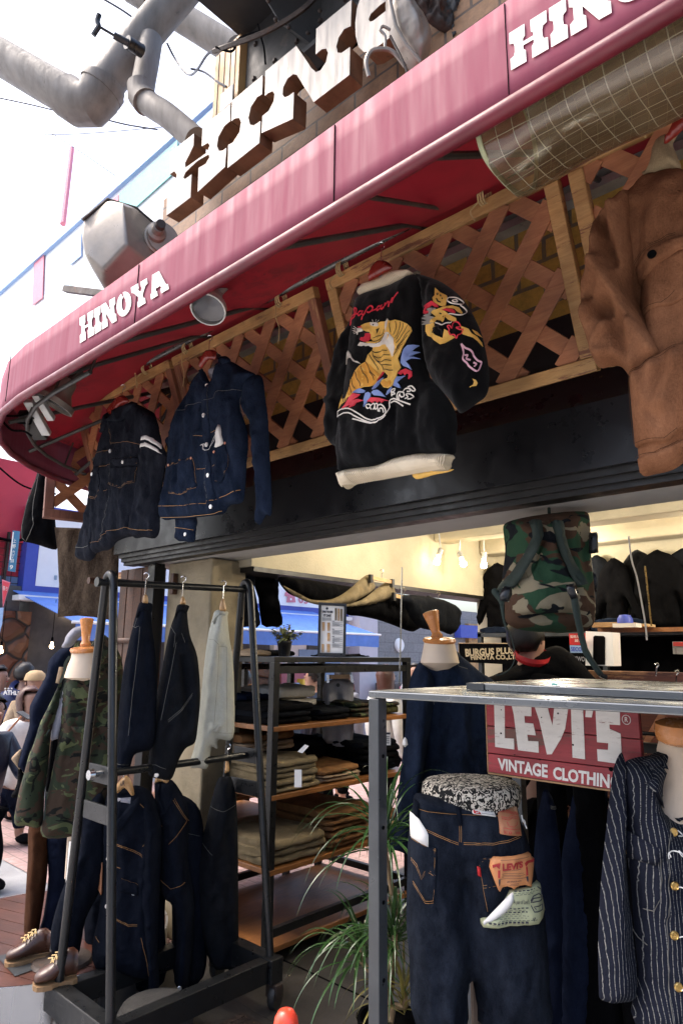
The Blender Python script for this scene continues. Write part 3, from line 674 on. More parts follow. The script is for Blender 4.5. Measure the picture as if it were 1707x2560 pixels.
# ---------------- metal letters
def z1(P): return [(x*.5446,y*.5446) for x,y in P]
def z3(P): return [(650+x*.3508,y*.3508) for x,y in P]
LET={'H':z1([(785,698),(891,612),(889,668),(868,712),(850,748),(852,770),(905,732),(950,700),(963,668),(955,655),(926,672),(930,583),(1058,478),(1056,556),(1030,578),(1002,630),(996,670),(1006,692),(1024,690),(1040,678),(1033,765),(908,881),(912,770),(945,752),(962,722),(958,708),(905,740),(852,790),(842,815),(850,822),(880,800),(875,906),(764,990),(768,905),(785,870),(806,840),(812,800),(800,786),(780,800)]),
'I':z1([(1066,462),(1206,344),(1203,432),(1180,446),(1152,490),(1140,540),(1148,572),(1165,575),(1196,556),(1190,656),(1045,771),(1048,665),(1072,652),(1100,605),(1107,560),(1098,541),(1080,543),(1062,556)]),
'N':z3([(38,508),(258,326),(368,488),(398,513),(432,500),(470,440),(484,375),(470,346),(440,350),(396,388),(401,205),(652,-4),(645,186),(600,205),(560,265),(543,330),(552,374),(578,378),(641,334),(637,532),(382,727),(262,533),(235,528),(195,560),(163,625),(160,675),(175,692),(200,686),(241,655),(234,846),(10,948),(18,826),(62,790),(98,720),(105,670),(90,650),(62,660),(35,682)]),
'O':z3([(940,-90),(760,-90),(715,-20),(690,60),(678,160),(682,260),(702,335),(742,372),(790,362),(860,315),(930,262),(930,50),(860,105),(805,148),(782,154),(772,138),(786,100),(860,30),(930,-15)])}
fl=FY(2.1)
ln={'H':'notched letter H','I':'letter I','N':'letter N','O':'round letter O'}
wh={'H':'leftmost of the row','I':'between the H and the N','N':'third in the row','O':'partly behind the round lamp'}
for k in 'HINO':
    o=thing('metal_letter','big rust streaked metal %s, %s'%(ln[k],wh[k]),'sign letter','big metal letters above the awning')
    P=fl.L(LET[k]); b=MB(); b.prism(P,-.004,.0); b.o('face',K['lface'],o,fl.M)
    b=MB(); b.prism(P,-.10,-.0042); b.o('side',K['lside'],o,fl.M)
# ---------------- across the lane
K['bwhite']=mat('white_sign_panel',(.85,.85,.86),.5,var=.03); K['bblue']=mat('blue_sign_border',(.05,.08,.42),.5,var=.05)
K['gblock']=brick('grey_block_wall',(.30,.30,.31),(.26,.26,.27),(.16,.16,.17),.4,.2,.006,.8,.3)
K['mauve']=mat('pale_mauve_column',(.55,.53,.60),.5,var=.05); K['tealb']=mat('pale_teal_banner',(.20,.50,.47),.6,var=.06); K['pinkb']=mat('pale_pink_banner',(.62,.20,.26),.6,var=.05)
K['ghost']=mat('faded_sign_letters',(.30,.40,.48),.6,var=.05); K['dgrey']=mat('dark_grey_panel',(.06,.06,.065),.6); K['signb']=mat('blue_street_plate',(.035,.15,.27),.45,var=.1)
K['pblue']=mat('powder_blue_panel',(.27,.40,.62),.5,var=.05)
ob=thing('opposite_building','low brown stone building across the lane with red upper storey','building')
MB().box((0,0,-.6),(1.45,2.05,0)).o('stone_wall',K['bstone'],ob,FX(-9.0,2.3).M)
MB().box((3.6,0,-.6),(4.35,1.45,0)).o('stone_wall',K['bstone'],ob,FX(-8.9,3.7).M)
MB().box((-9.6,3.75,0),(-9.1,8.0,2.2)).o('dark_shop_front',K['dgrey'],ob)
MB().box((-9.9,1.8,2.05),(-9.05,3.6,2.38)).o('grey_lintel',K['dgrey'],ob)
MB().box((-9.9,.5,2.52),(-9.3,3.82,4.1)).o('red_storey',K['red_b'],ob)
MB().box((-9.85,.5,2.38),(-9.28,3.7,2.52)).o('pale_blue_band',K['pblue'],ob)
gb=MB()
for i in range(14): y=2.2+i*.12; gb.box((-9.235,y,2.4),(-9.225,y+.006,3.0))
for i in range(7): gb.box((-9.222,2.2,2.42+i*.09),(-9.214,3.75,2.428+i*.09))
gb.o('wire_grille',K['iron'],ob)
MB().box((-9.25,3.42,2.35),(-9.20,3.45,3.1)).o('drain_pipe',K['iron'],ob); MB().box((-9.25,2.0,2.97),(-9.20,3.75,3.0)).o('red_rail',K['red_b'],ob)
MB().tube([(-8.97,3.08,1.1),(-8.97,3.10,2.05)],.012,6).o('conduit',K['frame'],ob); MB().box((-8.97,3.24,1.48),(-8.95,3.36,1.53)).o('socket_plate',K['paper'],ob)
pb=tag(MB().box((-9.2,1.2,2.95),(-8.7,2.93,4.6)).box((-9.22,1.18,2.93),(-8.66,2.95,2.99)).o('pale_kiosk_panel',K['pblue']),'pale blue white hanging panel at the left edge above the street plate','panel')
bbd=thing('billboard','long white billboard with blue border and red telephone sign over the blue awning','billboard')
MB().box((-9.25,3.62,2.27),(-9.06,10.2,3.5)).o('border',K['bblue'],bbd); MB().box((-9.06,3.78,2.40),(-9.045,10.1,3.45)).o('panel',K['bwhite'],bbd)
fb=FX(-9.03); b=MB()
def bx(px0,py0,px1,py1,mm,c0=0,c1=.004): # rounded-ish box by px corners on fb
    a=fb.l(px0,py1); d=fb.l(px1,py0); mm.box((a[0],a[1],c0),(d[0],d[1],c1))
hs=[(714,1480),(711,1489),(716,1491),(722,1489),(723,1482),(732,1481),(733,1488),(739,1490),(742,1487),(740,1481),(733,1476),(722,1476)]
bd=[(719,1492),(722,1486),(733,1486),(737,1492),(739,1506),(716,1506)]
b.prism(fb.L(hs),0,.004); b.prism(fb.L(bd),0,.004)
text('digits','03',fb,[(746,1487),(770,1490),(770,1510),(746,1508)],K['pinkb'],bbd,c=.003,bold=.02)
b.o('telephone_mark',K['pinkb'],bbd,fb.M); c_=fb.l(727,1498); MB().lathe([(0,.006),(.022,.006),(.022,0)],(c_[0],c_[1],0),12).o('dial',K['bwhite'],bbd,fb.M)
MB().box((-9.3,3.5,2.19),(-8.85,9.9,2.255)).o('gutter',K['bwhite'],bbd)
MB().box((-9.06,4.02,2.50),(-9.03,4.05,2.56)).o('leaf_print',K['ghost'],bbd)
ba=thing('blue_awning','long bright blue scalloped awning across the lane','awning')
vs=[(-9.05,3.5,2.32),(-8.05,3.9,1.90),(-8.05,9.75,1.90),(-9.05,9.0,2.32)]
o=mk('top_cloth',vs+[(x,y,z-.01) for x,y,z in vs],[(0,1,2,3),(7,6,5,4),(0,4,5,1),(1,5,6,2),(2,6,7,3),(3,7,4,0)],K['blueaw'],ba)
m=MB(); n=80; vv=[]
for k in range(4):
    for i in range(n): 
        y=3.9+5.85*i/(n-1); vv.append((-8.05+.015*math.sin(y*9)*k/3,y,1.90-.215*k/3-.012*abs(math.sin(y*2.4))*(k==3)))
m.add(vv,[(k*n+i,k*n+i+1,(k+1)*n+i+1,(k+1)*n+i) for k in range(3) for i in range(n-1)]); m.o('scalloped_drop',K['blueaw'],ba,smooth=True)
MB().tube([(-8.05,3.85,1.90),(-8.05,9.8,1.90)],.018,8).o('front_bar',K['bwhite'],ba); MB().tube([(-9.0,4.0,2.1),(-8.1,4.05,1.92)],.014,6).o('arm',K['bwhite'],ba)
# neighbours further along the lane
wb=thing('white_shop_building','bright white low building further along the lane with blue window','building')
MB().box((-9.8,8.1,0),(-9.1,10.15,2.2)).o('wall',K['bwhite'],wb); MB().box((-9.1,8.7,1.0),(-9.07,9.8,1.62)).o('window',K['pblue'],wb)
MB().box((-9.09,8.25,.9),(-9.05,9.0,1.35)).o('poster_panel',K['pinkb'],wb)
MB().box((-9.09,8.9,1.62),(-9.06,9.9,1.70)).o('sign_band',K['dgrey'],wb)
gbk=thing('grey_block_building','grey concrete block building far along the lane with round white lamp','building')
MB().box((0,0,-.8),(6,2.6,0)).o('block_wall',K['gblock'],gbk,FX(-9.0,10.7).M)
MB().box((-9.0,9.95,0),(-8.7,10.5,2.6)).o('column',K['mauve'],gbk)
MB().lathe([(0,.06),(.12,.06),(.15,.03),(.15,0)],(-8.99,11.55,1.74),20,(1,0,0)).o('round_lamp',K['bwhite'],gbk,smooth=True)
MB().box((-9.0,14.2,0),(-8.9,15.8,2.3)).o('shop_front',K['latf'],gbk); MB().box((-8.98,13.7,1.95),(-8.8,15.8,2.25)).o('blue_fascia',K['bblue'],gbk)
# dangling bulbs in the dark shop
for (px,py,D,s) in ((130,1616,8.6,'over the stone wall beside the socket plate'),(3,1628,8.0,'at the left edge by the stone wall'),(293,1612,8.3,'beside the wooden pillar')):
    p=atD(px,py,D); t=thing('hanging_bulb','small lit bulb hanging '+s,'light bulb','bulbs of the shop across the lane')
    MB().lathe([(0,-.03),(.022,-.02),(.026,0),(.014,.03),(.010,.06)],p,10).o('bulb',emit('warm_bulb_glow',(1,.72,.42),9),t,smooth=True)
    MB().lathe([(.014,.06),(.016,.11),(.004,.12)],p,8).tube([p+[0,0,.12],p+[0,0,.6]],.004,5).o('socket',K['black'],t)
# street plate  (kanji and number)
sp=thing('street_plate','tall blue street plate with white Japanese characters and a number 9','street sign')
fs=FC(36,1380,7.0,6); MB().prism(fs.L([(33,1326),(50,1328),(38,1430),(20,1427)]),-.02,0).o('plate',K['signb'],sp,fs.M)
for ch,cx,cy,s in (('\u4e0a',38.5,1352,8),('\u91ce',37,1366,8),('\u516d',35.5,1380,7),('\u4e01',34,1391,7),('\u76ee',32.5,1402,7),('9',30,1418,8.5)):
    text('character',ch,fs,[(cx-s/2,cy-s*.62),(cx+s/2,cy-s*.62),(cx+s/2-1,cy+s*.62),(cx-s/2-1,cy+s*.62)],K['paper'],sp,c=.004,bold=.01)
MB().prism(fs.L([(33,1330),(36,1330.4),(28.5,1400),(25.5,1399.5)]),.001,.003).o('white_stripe',K['paper'],sp,fs.M)
pf=thing('pink_flag','pink red pennant flag with white characters at the left edge','flag')
ff=FC(15,1500,6.5,5); MB().prism(ff.L([(6,1448),(27,1456),(8,1520)]),-.004,0).o('cloth',K['pinkb'],pf,ff.M); MB().prism(ff.L([(7.5,1452),(25,1458),(9,1512)]),.0,.003).o('red_field',K['red_b'],pf,ff.M)
text('lettering','\u796d\u308a',ff,[(9,1464),(21,1467),(20,1478),(8,1476)],K['paper'],pf,c=.006)
ff2=FC(5,1560,6.4,5); tag(MB().prism(ff2.L([(-14,1520),(10,1519),(6,1560),(-2,1590),(-14,1600)]),-.004,0).o('blue_flag',K['pblue'],None,ff2.M),'pale blue banner hanging below the pink pennant','flag')
# tall pale building far behind
tb=thing('tall_pale_building','very bright pale building behind the pipes with a banner along its roof edge','building')
MB().box((-60,9.0,0),(-12.9,14,16.2)).o('body',K['bright'],tb)
MB().box((-60,8.86,16.2),(-12.7,9.1,16.5)).o('roof_edge',K['pblue'],tb)
fn=FY(8.95)
MB().prism(fn.L([(300,485),(445,350),(445,425),(300,555)]),0,.02).o('teal_banner',K['tealb'],tb,fn.M); MB().prism(fn.L([(240,540),(298,487),(298,555),(240,600)]),0,.02).o('pink_banner',K['pinkb'],tb,fn.M)
MB().prism(fn.L([(88,645),(112,630),(108,745),(82,765)]),0,.02).o('red_banner',K['pinkb'],tb,fn.M)
MB().prism(fn.L([(452,345),(545,260),(545,300),(452,390)]),0,.02).o('blue_glass',K['pblue'],tb,fn.M); MB().prism(fn.L([(175,610),(205,580),(205,640),(175,665)]),0,.02).o('blue_panel',K['pblue'],tb,fn.M)
for i,ch in enumerate('\u9752\u9e97\u99c5\u524d\u5927'):
    x=112+i*26; y=745-i*15; text('faded_character',ch,fn,[(x,y-13),(x+20,y-24),(x+19,y+2),(x-1,y+14)],K['ghost'],tb,c=.03,bold=.01)
b=MB(); a_=atD(180,372,22); c_=atD(158,560,20); tag(MB().tube([a_,c_],.085,8).o('red_pole',K['pinkb']),'pale red pole standing against the white sky','pole')
# ---------------- pipes, wires
dp=thing('drain_pipe','thick grey drain pipe with an elbow crossing the sky at top left','pipe','drain pipes under the viaduct')
P=[atD(*p) for p in ((-120,22,6.2),(-20,130,5.9),(120,212,5.6))]
MB().tube(P+[atD(185,248,5.5)],.155,20).o('long_run',K['duct'],dp,smooth=True)
el=[atD(*p) for p in ((168,240,5.53),(200,262,5.49),(228,262,5.46),(246,242,5.45),(262,210,5.47))]
MB().tube(el,.172,20).o('elbow',K['duct'],dp,smooth=True)
MB().tube([atD(*p) for p in ((252,228,5.46),(350,100,5.5),(500,-75,5.6))],.142,20).o('rising_run',K['duct'],dp,smooth=True)
b=MB(); q=atD(252,228,5.46); q2=atD(262,214,5.465); b.tube([q,q2],.182,20); b.o('collar',K['duct'],dp,smooth=True)
dq=thing('branch_pipe','thinner grey pipe branching down to the letter H','pipe','drain pipes under the viaduct')
MB().tube(cat([atD(*p) for p in ((378,100,5.45),(368,160,5.35),(357,230,5.25),(372,258,5.2),(420,290,5.05),(490,350,4.9))],5,False),.092,18).o('tube',K['duct'],dq,smooth=True)
MB().tube([atD(352,215,5.27),atD(353,240,5.25),atD(366,256,5.2)],.104,18).o('elbow',K['duct'],dq,smooth=True)
dr=thing('rear_pipe','grey peeling pipe behind the others running to the orange column','pipe','drain pipes under the viaduct')
MB().tube([atD(330,-30,6.6),atD(480,60,6.4),atD(590,128,6.2)],.135,16).o('tube',K['duct'],dr,smooth=True); MB().tube([atD(372,-4,6.53),atD(392,8,6.5)],.16,16).o('collar',K['duct'],dr,smooth=True)
br=thing('antenna_bracket','black T shaped antenna bracket clamped to the thick pipe','bracket')
MB().tube([atD(355,128,5.2),atD(318,105,5.1)],.05,12).o('clamp',K['blackp'],br,smooth=True); MB().tube([atD(322,108,5.1),atD(285,88,5.05)],.026,10).o('arm',K['blackp'],br,smooth=True)
MB().tube([atD(285,88,5.05),atD(248,66,5.0)],.010,8).o('rod',K['blackp'],br,smooth=True); MB().tube(cat([atD(*p) for p in ((249,36,5),(244,52,5),(247,66,5),(240,78,5),(234,88,5))],4,False),.02,8).o('head',K['blackp'],br,smooth=True)
def wire(name,pts,r,lab,m_='wire',g_='overhead wires'):
    tag(MB().tube(cat([atD(*p) for p in pts],6,False),r,5).o(name,K[m_]),lab,'wire',g_)
wire('overhead_wire',[(255,-5,6),(310,28,6),(365,68,6)],.010,'blue grey cable dropping behind the thick pipe')
wire('overhead_wire',[(418,108,5.8),(440,150,5.8),(470,186,5.6),(492,176,5.3),(520,135,5.0),(545,125,4.8)],.010,'looped cable hanging between pipe and orange column')
wire('overhead_wire',[(478,172,5.4),(510,180,5.3),(545,205,5.0),(566,217,4.9)],.009,'short cable running down to the orange column')
wire('overhead_wire',[(0,245,9),(80,262,9),(165,283,9)],.010,'thin paired wire across the left sky')
wire('overhead_wire',[(262,298,8),(320,312,8),(395,324,8)],.010,'twisted wire under the pipe elbow')
wire('overhead_wire',[(0,337,12),(190,335,12),(405,318,12)],.008,'faint level wire across the sky')
wire('overhead_wire',[(10,258,14),(180,365,14),(290,440,14)],.008,'faint slanting wire by the red pole')
wire('frayed_cable',[(535,128,4.6),(570,115,4.4),(640,90,4.2),(700,60,4.1),(760,20,4.0),(800,-20,4.0)],.018,'thick taped cable running over the letters to the viaduct','iron','cables over the letters')
wire('frayed_cable',[(540,118,4.5),(580,128,4.4),(600,95,4.3),(650,78,4.2)],.008,'thin dark cable twisted round the thick taped one','black','cables over the letters')
wire('frayed_cable',[(645,60,4.3),(652,90,4.3),(660,120,4.3),(664,160,4.3)],.006,'thin wire falling beside the orange column','black','cables over the letters')
# old hooded lamp above the awning
ol=thing('hooded_lamp','big old hooded metal lamp with side flange standing above the awning corner','lamp')
fo=FC(320,600,3.75,8,8)
hv=[(205,545,-.02),(265,487,-.05),(332,497,-.10),(425,568,-.15),(437,605,-.15),(317,530,.10),(328,638,.13),(262,690,.06),(213,640,.02),(388,668,-.02),(262,722,-.03),(320,722,-.05),(203,592,.0)]
hf=[(0,12,8,7,6,5,1),(1,5,2),(5,6,9,4,3,2),(7,10,11,9,6),(7,8,10)]
hp_=[(*fo.l(x,y),c) for x,y,c in hv]; n=len(hp_); hp_+=[(a,b_,c-.16 if c>-.05 else -.24) for a,b_,c in hp_]
ed=[0,12,8,10,11,9,4,3,2,1]
hf=[f for f in hf]+[(ed[(i+1)%10],ed[i],ed[i]+n,ed[(i+1)%10]+n) for i in range(10)]
ho=mk('hood',hp_,hf,K['lamp'],ol,fo.M,True)
md=ho.modifiers.new('b','BEVEL'); md.width=.022; md.segments=4; md.limit_method='NONE'
MB().tube([hp_[0],hp_[1],hp_[2],hp_[3],hp_[4]],.010,8).o('rim',K['iron'],ol,fo.M,smooth=True)
s_=Surf(); s_.fr=fo; s_.H=lambda X,Y:np.array([.02]*len(np.atleast_1d(X)))
c_=onS(s_,392,592,-.10); MB().lathe([(0,.09),(.088,.09),(.090,.075),(.100,.07),(.102,.0)],c_,28,(.45,.0,1)).o('flange',K['lamp'],ol,fo.M,smooth=True)
c_=onS(s_,388,588,-.03); MB().lathe([(0,.10),(.030,.10),(.034,.06),(.052,.05),(.055,.0)],c_,20,(.35,.1,1)).o('spigot',K['lamp'],ol,fo.M,smooth=True)
c_=onS(s_,405,583,.06); MB().lathe([(0,.03),(.026,.03),(.028,.0)],c_,16,(.35,.1,1)).o('cap',K['iron'],ol,fo.M,smooth=True)
MB().prism(fo.L([(262,722),(275,690),(330,648),(345,700),(300,760),(262,740)]),-.06,-.02).o('bracket',K['iron'],ol,fo.M)
tag(MB().bar(atD(165,723,3.9),atD(262,735,3.6),.035,.035).o('iron_bar',K['iron']),'short square iron bar sticking out above the awning','bar')
# second lamp behind the valance
o2=thing('round_lamp','round pale metal lamp with hanging wires in front of the letter O','lamp')
f2=FC(1000,80,3.0,10,10)
s_=puff('bowl',[(976,-60),(972,20),(985,75),(1010,120),(1048,166),(1075,130),(1085,90),(1068,40),(1040,0),(1020,-60)],f2,K['lamp'],o2,T=.12,Rr=.11,amp=.003,res=.012,sm=3,folds=((1000,-10,1030,100,.02,.012),))
b=MB(); b.tube([(x,y,.03) for x,y in f2.L([(974,-40),(971,20),(984,78),(1010,125),(1046,166)])],.010,8); b.o('rim',K['lamp'],o2,f2.M,smooth=True)
for pts,r,lab in (([(1012,165,2.9),(985,132,2.9),(960,122,2.9),(928,128,2.9),(915,155,2.9),(922,192,2.9)],.010,'bent tail'),([(962,120,2.9),(962,90,2.9),(950,75,2.9),(958,66,2.9),(975,75,2.9)],.007,'hook')):
    MB().tube(cat([atD(*p) for p in pts],6,False),r,6).o('bent_wire',K['lamp'],o2,smooth=True)
MB().tube(cat([atD(*p) for p in ((975,90,2.9),(990,120,2.88),(1005,150,2.86),(1018,182,2.85))],6,False),.006,6).o('hanging_wire',K['iron'],o2,smooth=True)
fz=FC(1100,60,3.3,8,6)
for i,(poly,m_) in enumerate(((((1020,-10),(1062,38),(1078,55),(1128,80),(1140,40),(1090,-20)),'iron'),(((1105,0),(1095,50),(1120,60),(1125,110),(1140,100),(1148,40),(1165,-10)),'rubber'),(((1145,60),(1180,45),(1186,72),(1160,82)),'stone_d'),(((1050,110),(1062,90),(1070,130),(1058,165),(1050,150)),'iron'),(((1160,-10),(1175,25),(1240,8),(1290,-30)),'viad'))):
    s_=puff('debris_lump',poly,fz,K[m_],None,T=.035,Rr=.04,amp=.02,wr=.012,res=.012,sm=2,vs=(20,20))
    tag(s_.o,['rusty torn plate beside the round lamp','black knotted rag hanging over the valance','pale stone block on the valance edge','dark wire bundle under the round lamp','dark girder foot above the valance'][i],['plate','rag','block','wire bundle','girder'][i])

# small things in the lane
for i,(y,z0,z1) in enumerate(((5.35,0,1.75),(5.52,0,1.75))): tag(MB().tube([(-7.9,y,.01),(-7.9,y,1.75)],.022,8).o('white_post',K['bwhite']),('left','right')[i]+' one of two thin white posts standing in the lane','post','white posts in the lane')
gv=thing('vending_stand','narrow stand with green and yellow packets beside the white posts','stand'); MB().box((-8.1,5.62,0),(-7.8,5.95,1.05)).o('cabinet',K['dgrey'],gv)
K['green_p']=mat('green_packet',(.05,.40,.12),.4); K['yel_p']=mat('yellow_packet',(.75,.55,.08),.4)
for k in range(6): MB().box((-7.95,5.66+.09*(k%3),1.051+.17*(k//3)),(-7.88,5.72+.09*(k%3),1.20+.17*(k//3))).o('packet',K[('green_p','yel_p','pblue')[k%3]],gv)
ac=thing('air_conditioner','white boxy air conditioner unit on the white building','air conditioner'); MB().box((-9.1,9.0,1.75),(-8.85,9.55,2.05)).o('casing',K['bwhite'],ac,bev=.01); MB().lathe([(.12,0),(.13,.01),(.12,.012)],(-8.85,9.2,1.9),20,(1,0,0)).o('fan_grille',K['dgrey'],ac)
cart=thing('street_stall','low dark stall with coloured posters by the mauve column','stall'); MB().box((-8.6,10.3,0),(-8.1,11.6,1.0)).o('counter',K['dgrey'],cart); MB().box((-8.09,10.4,.5),(-8.07,10.8,.95)).o('poster',K['pinkb'],cart); MB().box((-8.09,10.9,.45),(-8.07,11.4,.9)).o('poster',K['tealb'],cart)
for i in range(5):
    y=4.2+i*1.15; tag(MB().box((-9.09,y,2.02),(-9.0,y+.5,2.16)).o('shop_lamp_box',emit('lit_box',(1,.75,.5),1.5)),'lit warm box lamp number %s under the blue awning'%('one','two','three','four','five')[i],'lamp','lit boxes under the blue awning')
    bk=thing('goods_rack','dark rack of goods number %s in the shop under the blue awning'%('one','two','three','four','five')[i],'rack','goods racks under the blue awning'); MB().box((-8.9,y,0),(-8.5,y+.8,.9)).o('body',K[('dgrey','iron','viad')[i%3]],bk)
    for k in range(3): MB().box((-8.6,y+.05+.25*k,.901),(-8.45,y+.22+.25*k,1.0+.06*((i+k)%3))).o('goods',K[('redtag','hang','pblue','yel_p','paper')[(i*2+k)%5]],bk)
wire('lane_cable',[(-5,1165,8.5),(60,1215,8.5),(140,1235,9)],.012,'dark cable drooping across the red storey at left','black','cables in the lane')
wire('lane_cable',[(-5,1345,8.8),(40,1352,8.8),(95,1340,8.9)],.02,'bundle of cables along the red grille','black','cables in the lane')
tag(MB().box((-9.2,3.0,2.6),(-9.1,3.2,2.9)).o('meter_box',K['iron']),'rusty meter box on the red wall grille','box')
# ---------------- unseen building added behind the viewer to shade the shop front and bounce light
K['rwall']=mat('pale_rendered_wall',(.55,.54,.52),.8)
rbd=thing('light_shaping_building','unseen pale building added across the street to shape the light on the shop','building')
MB().box((-7,-12,0),(14,-8,5.5)).o('body',K['rwall'],rbd)
# ---------------- hanging pipe and wooden lattices
hp=thing('clothes_pipe','long grey steel pipe carrying the lattices and hangers under the awning','pipe')
MB().tube([(1.4,1.865,3.185),(-4.15,1.865,3.185)],.0155,12).tube(cat([(-4.15,1.865,3.185),(-4.28,1.9,3.185),(-4.33,2.05,3.19),(-4.33,2.4,3.2)],5,False),.0155,12).o('tube',K['pipe'],hp,smooth=True)
for x in (-3.42,):
    MB().tube([(x,1.865,3.185),(x,1.87,3.0+.0) if x>-3 else (x,1.865,3.19),(x,1.9,3.32)],.0125,8).o('hanger_rod',K['frame'],hp,smooth=True)
LO=(0,1.895,3.155); LV=(0,-.25,.67)
def lattice(label,x0,x1,fr,h=.70,fm=('latf','latr'),seed=0,w=.05,rm='latf'):
    t=thing('wooden_lattice',label,'lattice','wooden lattice panels on the pipe')
    for nm,a,b in (('top_rail',0,-w),('bottom_rail',-h+w,-h)):
        MB().box((x0,b,-.03),(x1,a,.014)).o(nm,K[rm],t,fr.M,bev=.004)
    for a,b in ((x0,x0+w),(x1-w,x1)):
        MB().box((a,-h+w+.001,-.029),(b,-w-.001,.012)).o('stile',K[fm[1]],t,fr.M,bev=.004)
    X0,X1,Y0,Y1=x0+w-.01,x1-w+.01,-h+w-.01,-w+.01
    for dr,z0,z1 in ((1,-.006,.004),(-1,-.018,-.0065)):
        c0=X0-(Y1-Y0) ; rnd=random.Random(seed+dr)
        b=MB(); step=.235; k=int((X1-X0+Y1-Y0)/step)+2
        for i in range(k):
            c=(X0-(Y1-Y0)+i*step+.03*dr+seed*.01)
            # line x = c + s*(y-Y0) (dr=1) ; x = c+(Y1-y)  (dr=-1)
            ys=[]
            for y in (Y0,Y1): ys.append(y)
            f=(lambda y:c+(y-Y0)) if dr==1 else (lambda y:c+(Y1-y))
            inv=(lambda x:Y0+(x-c)) if dr==1 else (lambda x:Y1-(x-c))
            ya,yb=Y0,Y1
            p=[(f(Y0),Y0),(f(Y1),Y1)]; out=[]
            for (x,y) in p:
                if x<X0: x=X0; y=inv(X0)
                if x>X1: x=X1; y=inv(X1)
                out.append((x,y))
            if math.dist(out[0],out[1])<.05 or not(Y0-.01<=out[0][1]<=Y1+.01 and Y0-.01<=out[1][1]<=Y1+.01): continue
            zz=rnd.uniform(-.0012,.0012)
            b.bar((*out[0],(z0+z1)/2+zz),(*out[1],(z0+z1)/2+zz),.062,z1-z0)
        b.o('front_slats' if dr==1 else 'rear_slats',K['lat'],t,fr.M,bev=.0015)
    return t
F0=Fr(LO,(1,0,0),LV)
lattice('wooden lattice panel behind the white striped charcoal jacket, second from the left',-4.2,-3.075,F0,seed=1)
lattice('wooden lattice panel behind the indigo jacket with the paper tag',-3.045,-1.935,F0,seed=4)
lattice('long wooden lattice panel behind the embroidered tiger jacket',-1.86,-.80,F0,seed=8,fm=('latf','latf'))
lattice('worn wooden lattice panel behind the brown coat at right',-.765,.35,F0,seed=2,fm=('latf','latf'))
FS=Fr((-4.42,1.83,3.07),(.25,1,0),(-.12,0,.67))
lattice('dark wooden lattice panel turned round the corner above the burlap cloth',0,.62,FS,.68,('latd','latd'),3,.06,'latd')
# ropes
for i,(x,lab) in enumerate(((-2.9,'at its left'),(-2.15,'at its right'),)):
    m=MB()
    for k in range(3): m.tube([(x+.01*k+.006*math.cos(a),1.882+.026*math.sin(a),3.16+.03*math.cos(a)+.004*k) for a in [j*math.pi/5 for j in range(11)]],.0035,5)
    m.tube(cat([(x,1.86,3.14),(x+.01,1.855,3.06),(x+.03,1.86,3.0),(x+.02,1.865,2.93)],4,False),.0025,5)
    tag(m.o('rope_tie',K['rope'],smooth=True),'jute rope tying the indigo jacket lattice to the pipe, '+lab,'rope','rope ties on the pipe')
for x,lab in ((-1.76,'jute rope loop tied left of the tiger jacket hanger'),(-1.07,'jute rope loop beside the rolled vinyl sheet'),(-.49,'jute rope loop above the corduroy collar of the brown coat'),(-3.3,'jute rope loop over the charcoal jacket lattice')):
    m=MB()
    for k in range(3): m.tube([(x+.01*k+.006*math.cos(a),1.88+.028*math.sin(a),3.16+.032*math.cos(a)) for a in [j*math.pi/5 for j in range(11)]],.0035,5)
    m.tube(cat([(x,1.85,3.12),(x-.025,1.84,3.09),(x-.01,1.845,3.05)],4,False),.003,5)
    tag(m.o('rope_tie',K['rope'],smooth=True),lab,'rope','rope ties on the pipe')
tag(MB().tube(cat([(-3.44,1.86,3.2),(-3.45,1.85,3.32),(-3.42,1.86,3.42),(-3.4,1.85,3.24),(-3.38,1.86,3.15),(-3.35,1.86,3.05)],6,False),.004,5).o('rope_tie',K['rope']),'long loose jute rope hanging from the awning strut left of the second lamp','rope','rope ties on the pipe')
# under-awning floodlights
def flood(lab,c,ax,r,m_='alu',L=.2):
    t=thing('floodlight',lab,'lamp','floodlights under the awning')
    MB().lathe([(r*.35,L),(r*.45,L*.9),(r*.5,L*.55),(r*.8,L*.25),(r*1.0,.03),(r*1.03,0),(r*.95,0),(r*.93,.02)],c,22,ax).o('housing',K[m_],t,smooth=True)
    MB().lathe([(0,.028),(r*.6,.026),(r*.93,.02)],c,22,ax).o('lens',K['glass'],t,smooth=True)
    a=np.array(ax)/np.linalg.norm(ax); p=np.array(c)+a*L*.9
    MB().tube([p,p+np.array([.02,.05,.08])],.022,8).lathe([(.03,-.01),(.03,.02)],p,10,(0,1,0)).o('mount',K[m_ if m_=='alu' else 'iron'],t,smooth=True)
flood('pale round floodlight under the awning between the first and second lattice gap',atD(520,775,2.72),(-.25,.45,.9),.072,'alu',.12)
flood('dark dusty floodlight under the awning corner at left',atD(133,1012,3.5),(.30,.35,.9),.105,'lamp',.16)
ft=thing('strip_light','white fluorescent batten fixture under the awning corner','lamp')
a=atD(72,1002,3.5); b_=atD(118,1085,3.7); MB().bar(a,b_,.05,.03).o('batten',K['alu'],ft,bev=.004)
a2=atD(90,985,3.45); b2=atD(130,1048,3.6); MB().bar(a2,b2,.04,.03).o('batten',K['alu'],ft,bev=.004)
MB().bar(atD(62,1030,3.6),atD(105,1095,3.75),.08,.04).o('ballast_box',K['stone_d'],ft,bev=.006)
m=MB()
for pts in ([(18,1040),(50,1040),(70,1035),(78,1050),(60,1058),(30,1052)],[(25,1055),(60,1050),(75,1060),(78,1045),(70,1030)],[(5,1050),(30,1075),(60,1078),(80,1090)]): m.tube(cat([atD(x,y,3.55) for x,y in pts],5,False),.006,5)
m.o('cable_loops',K['black'],ft)
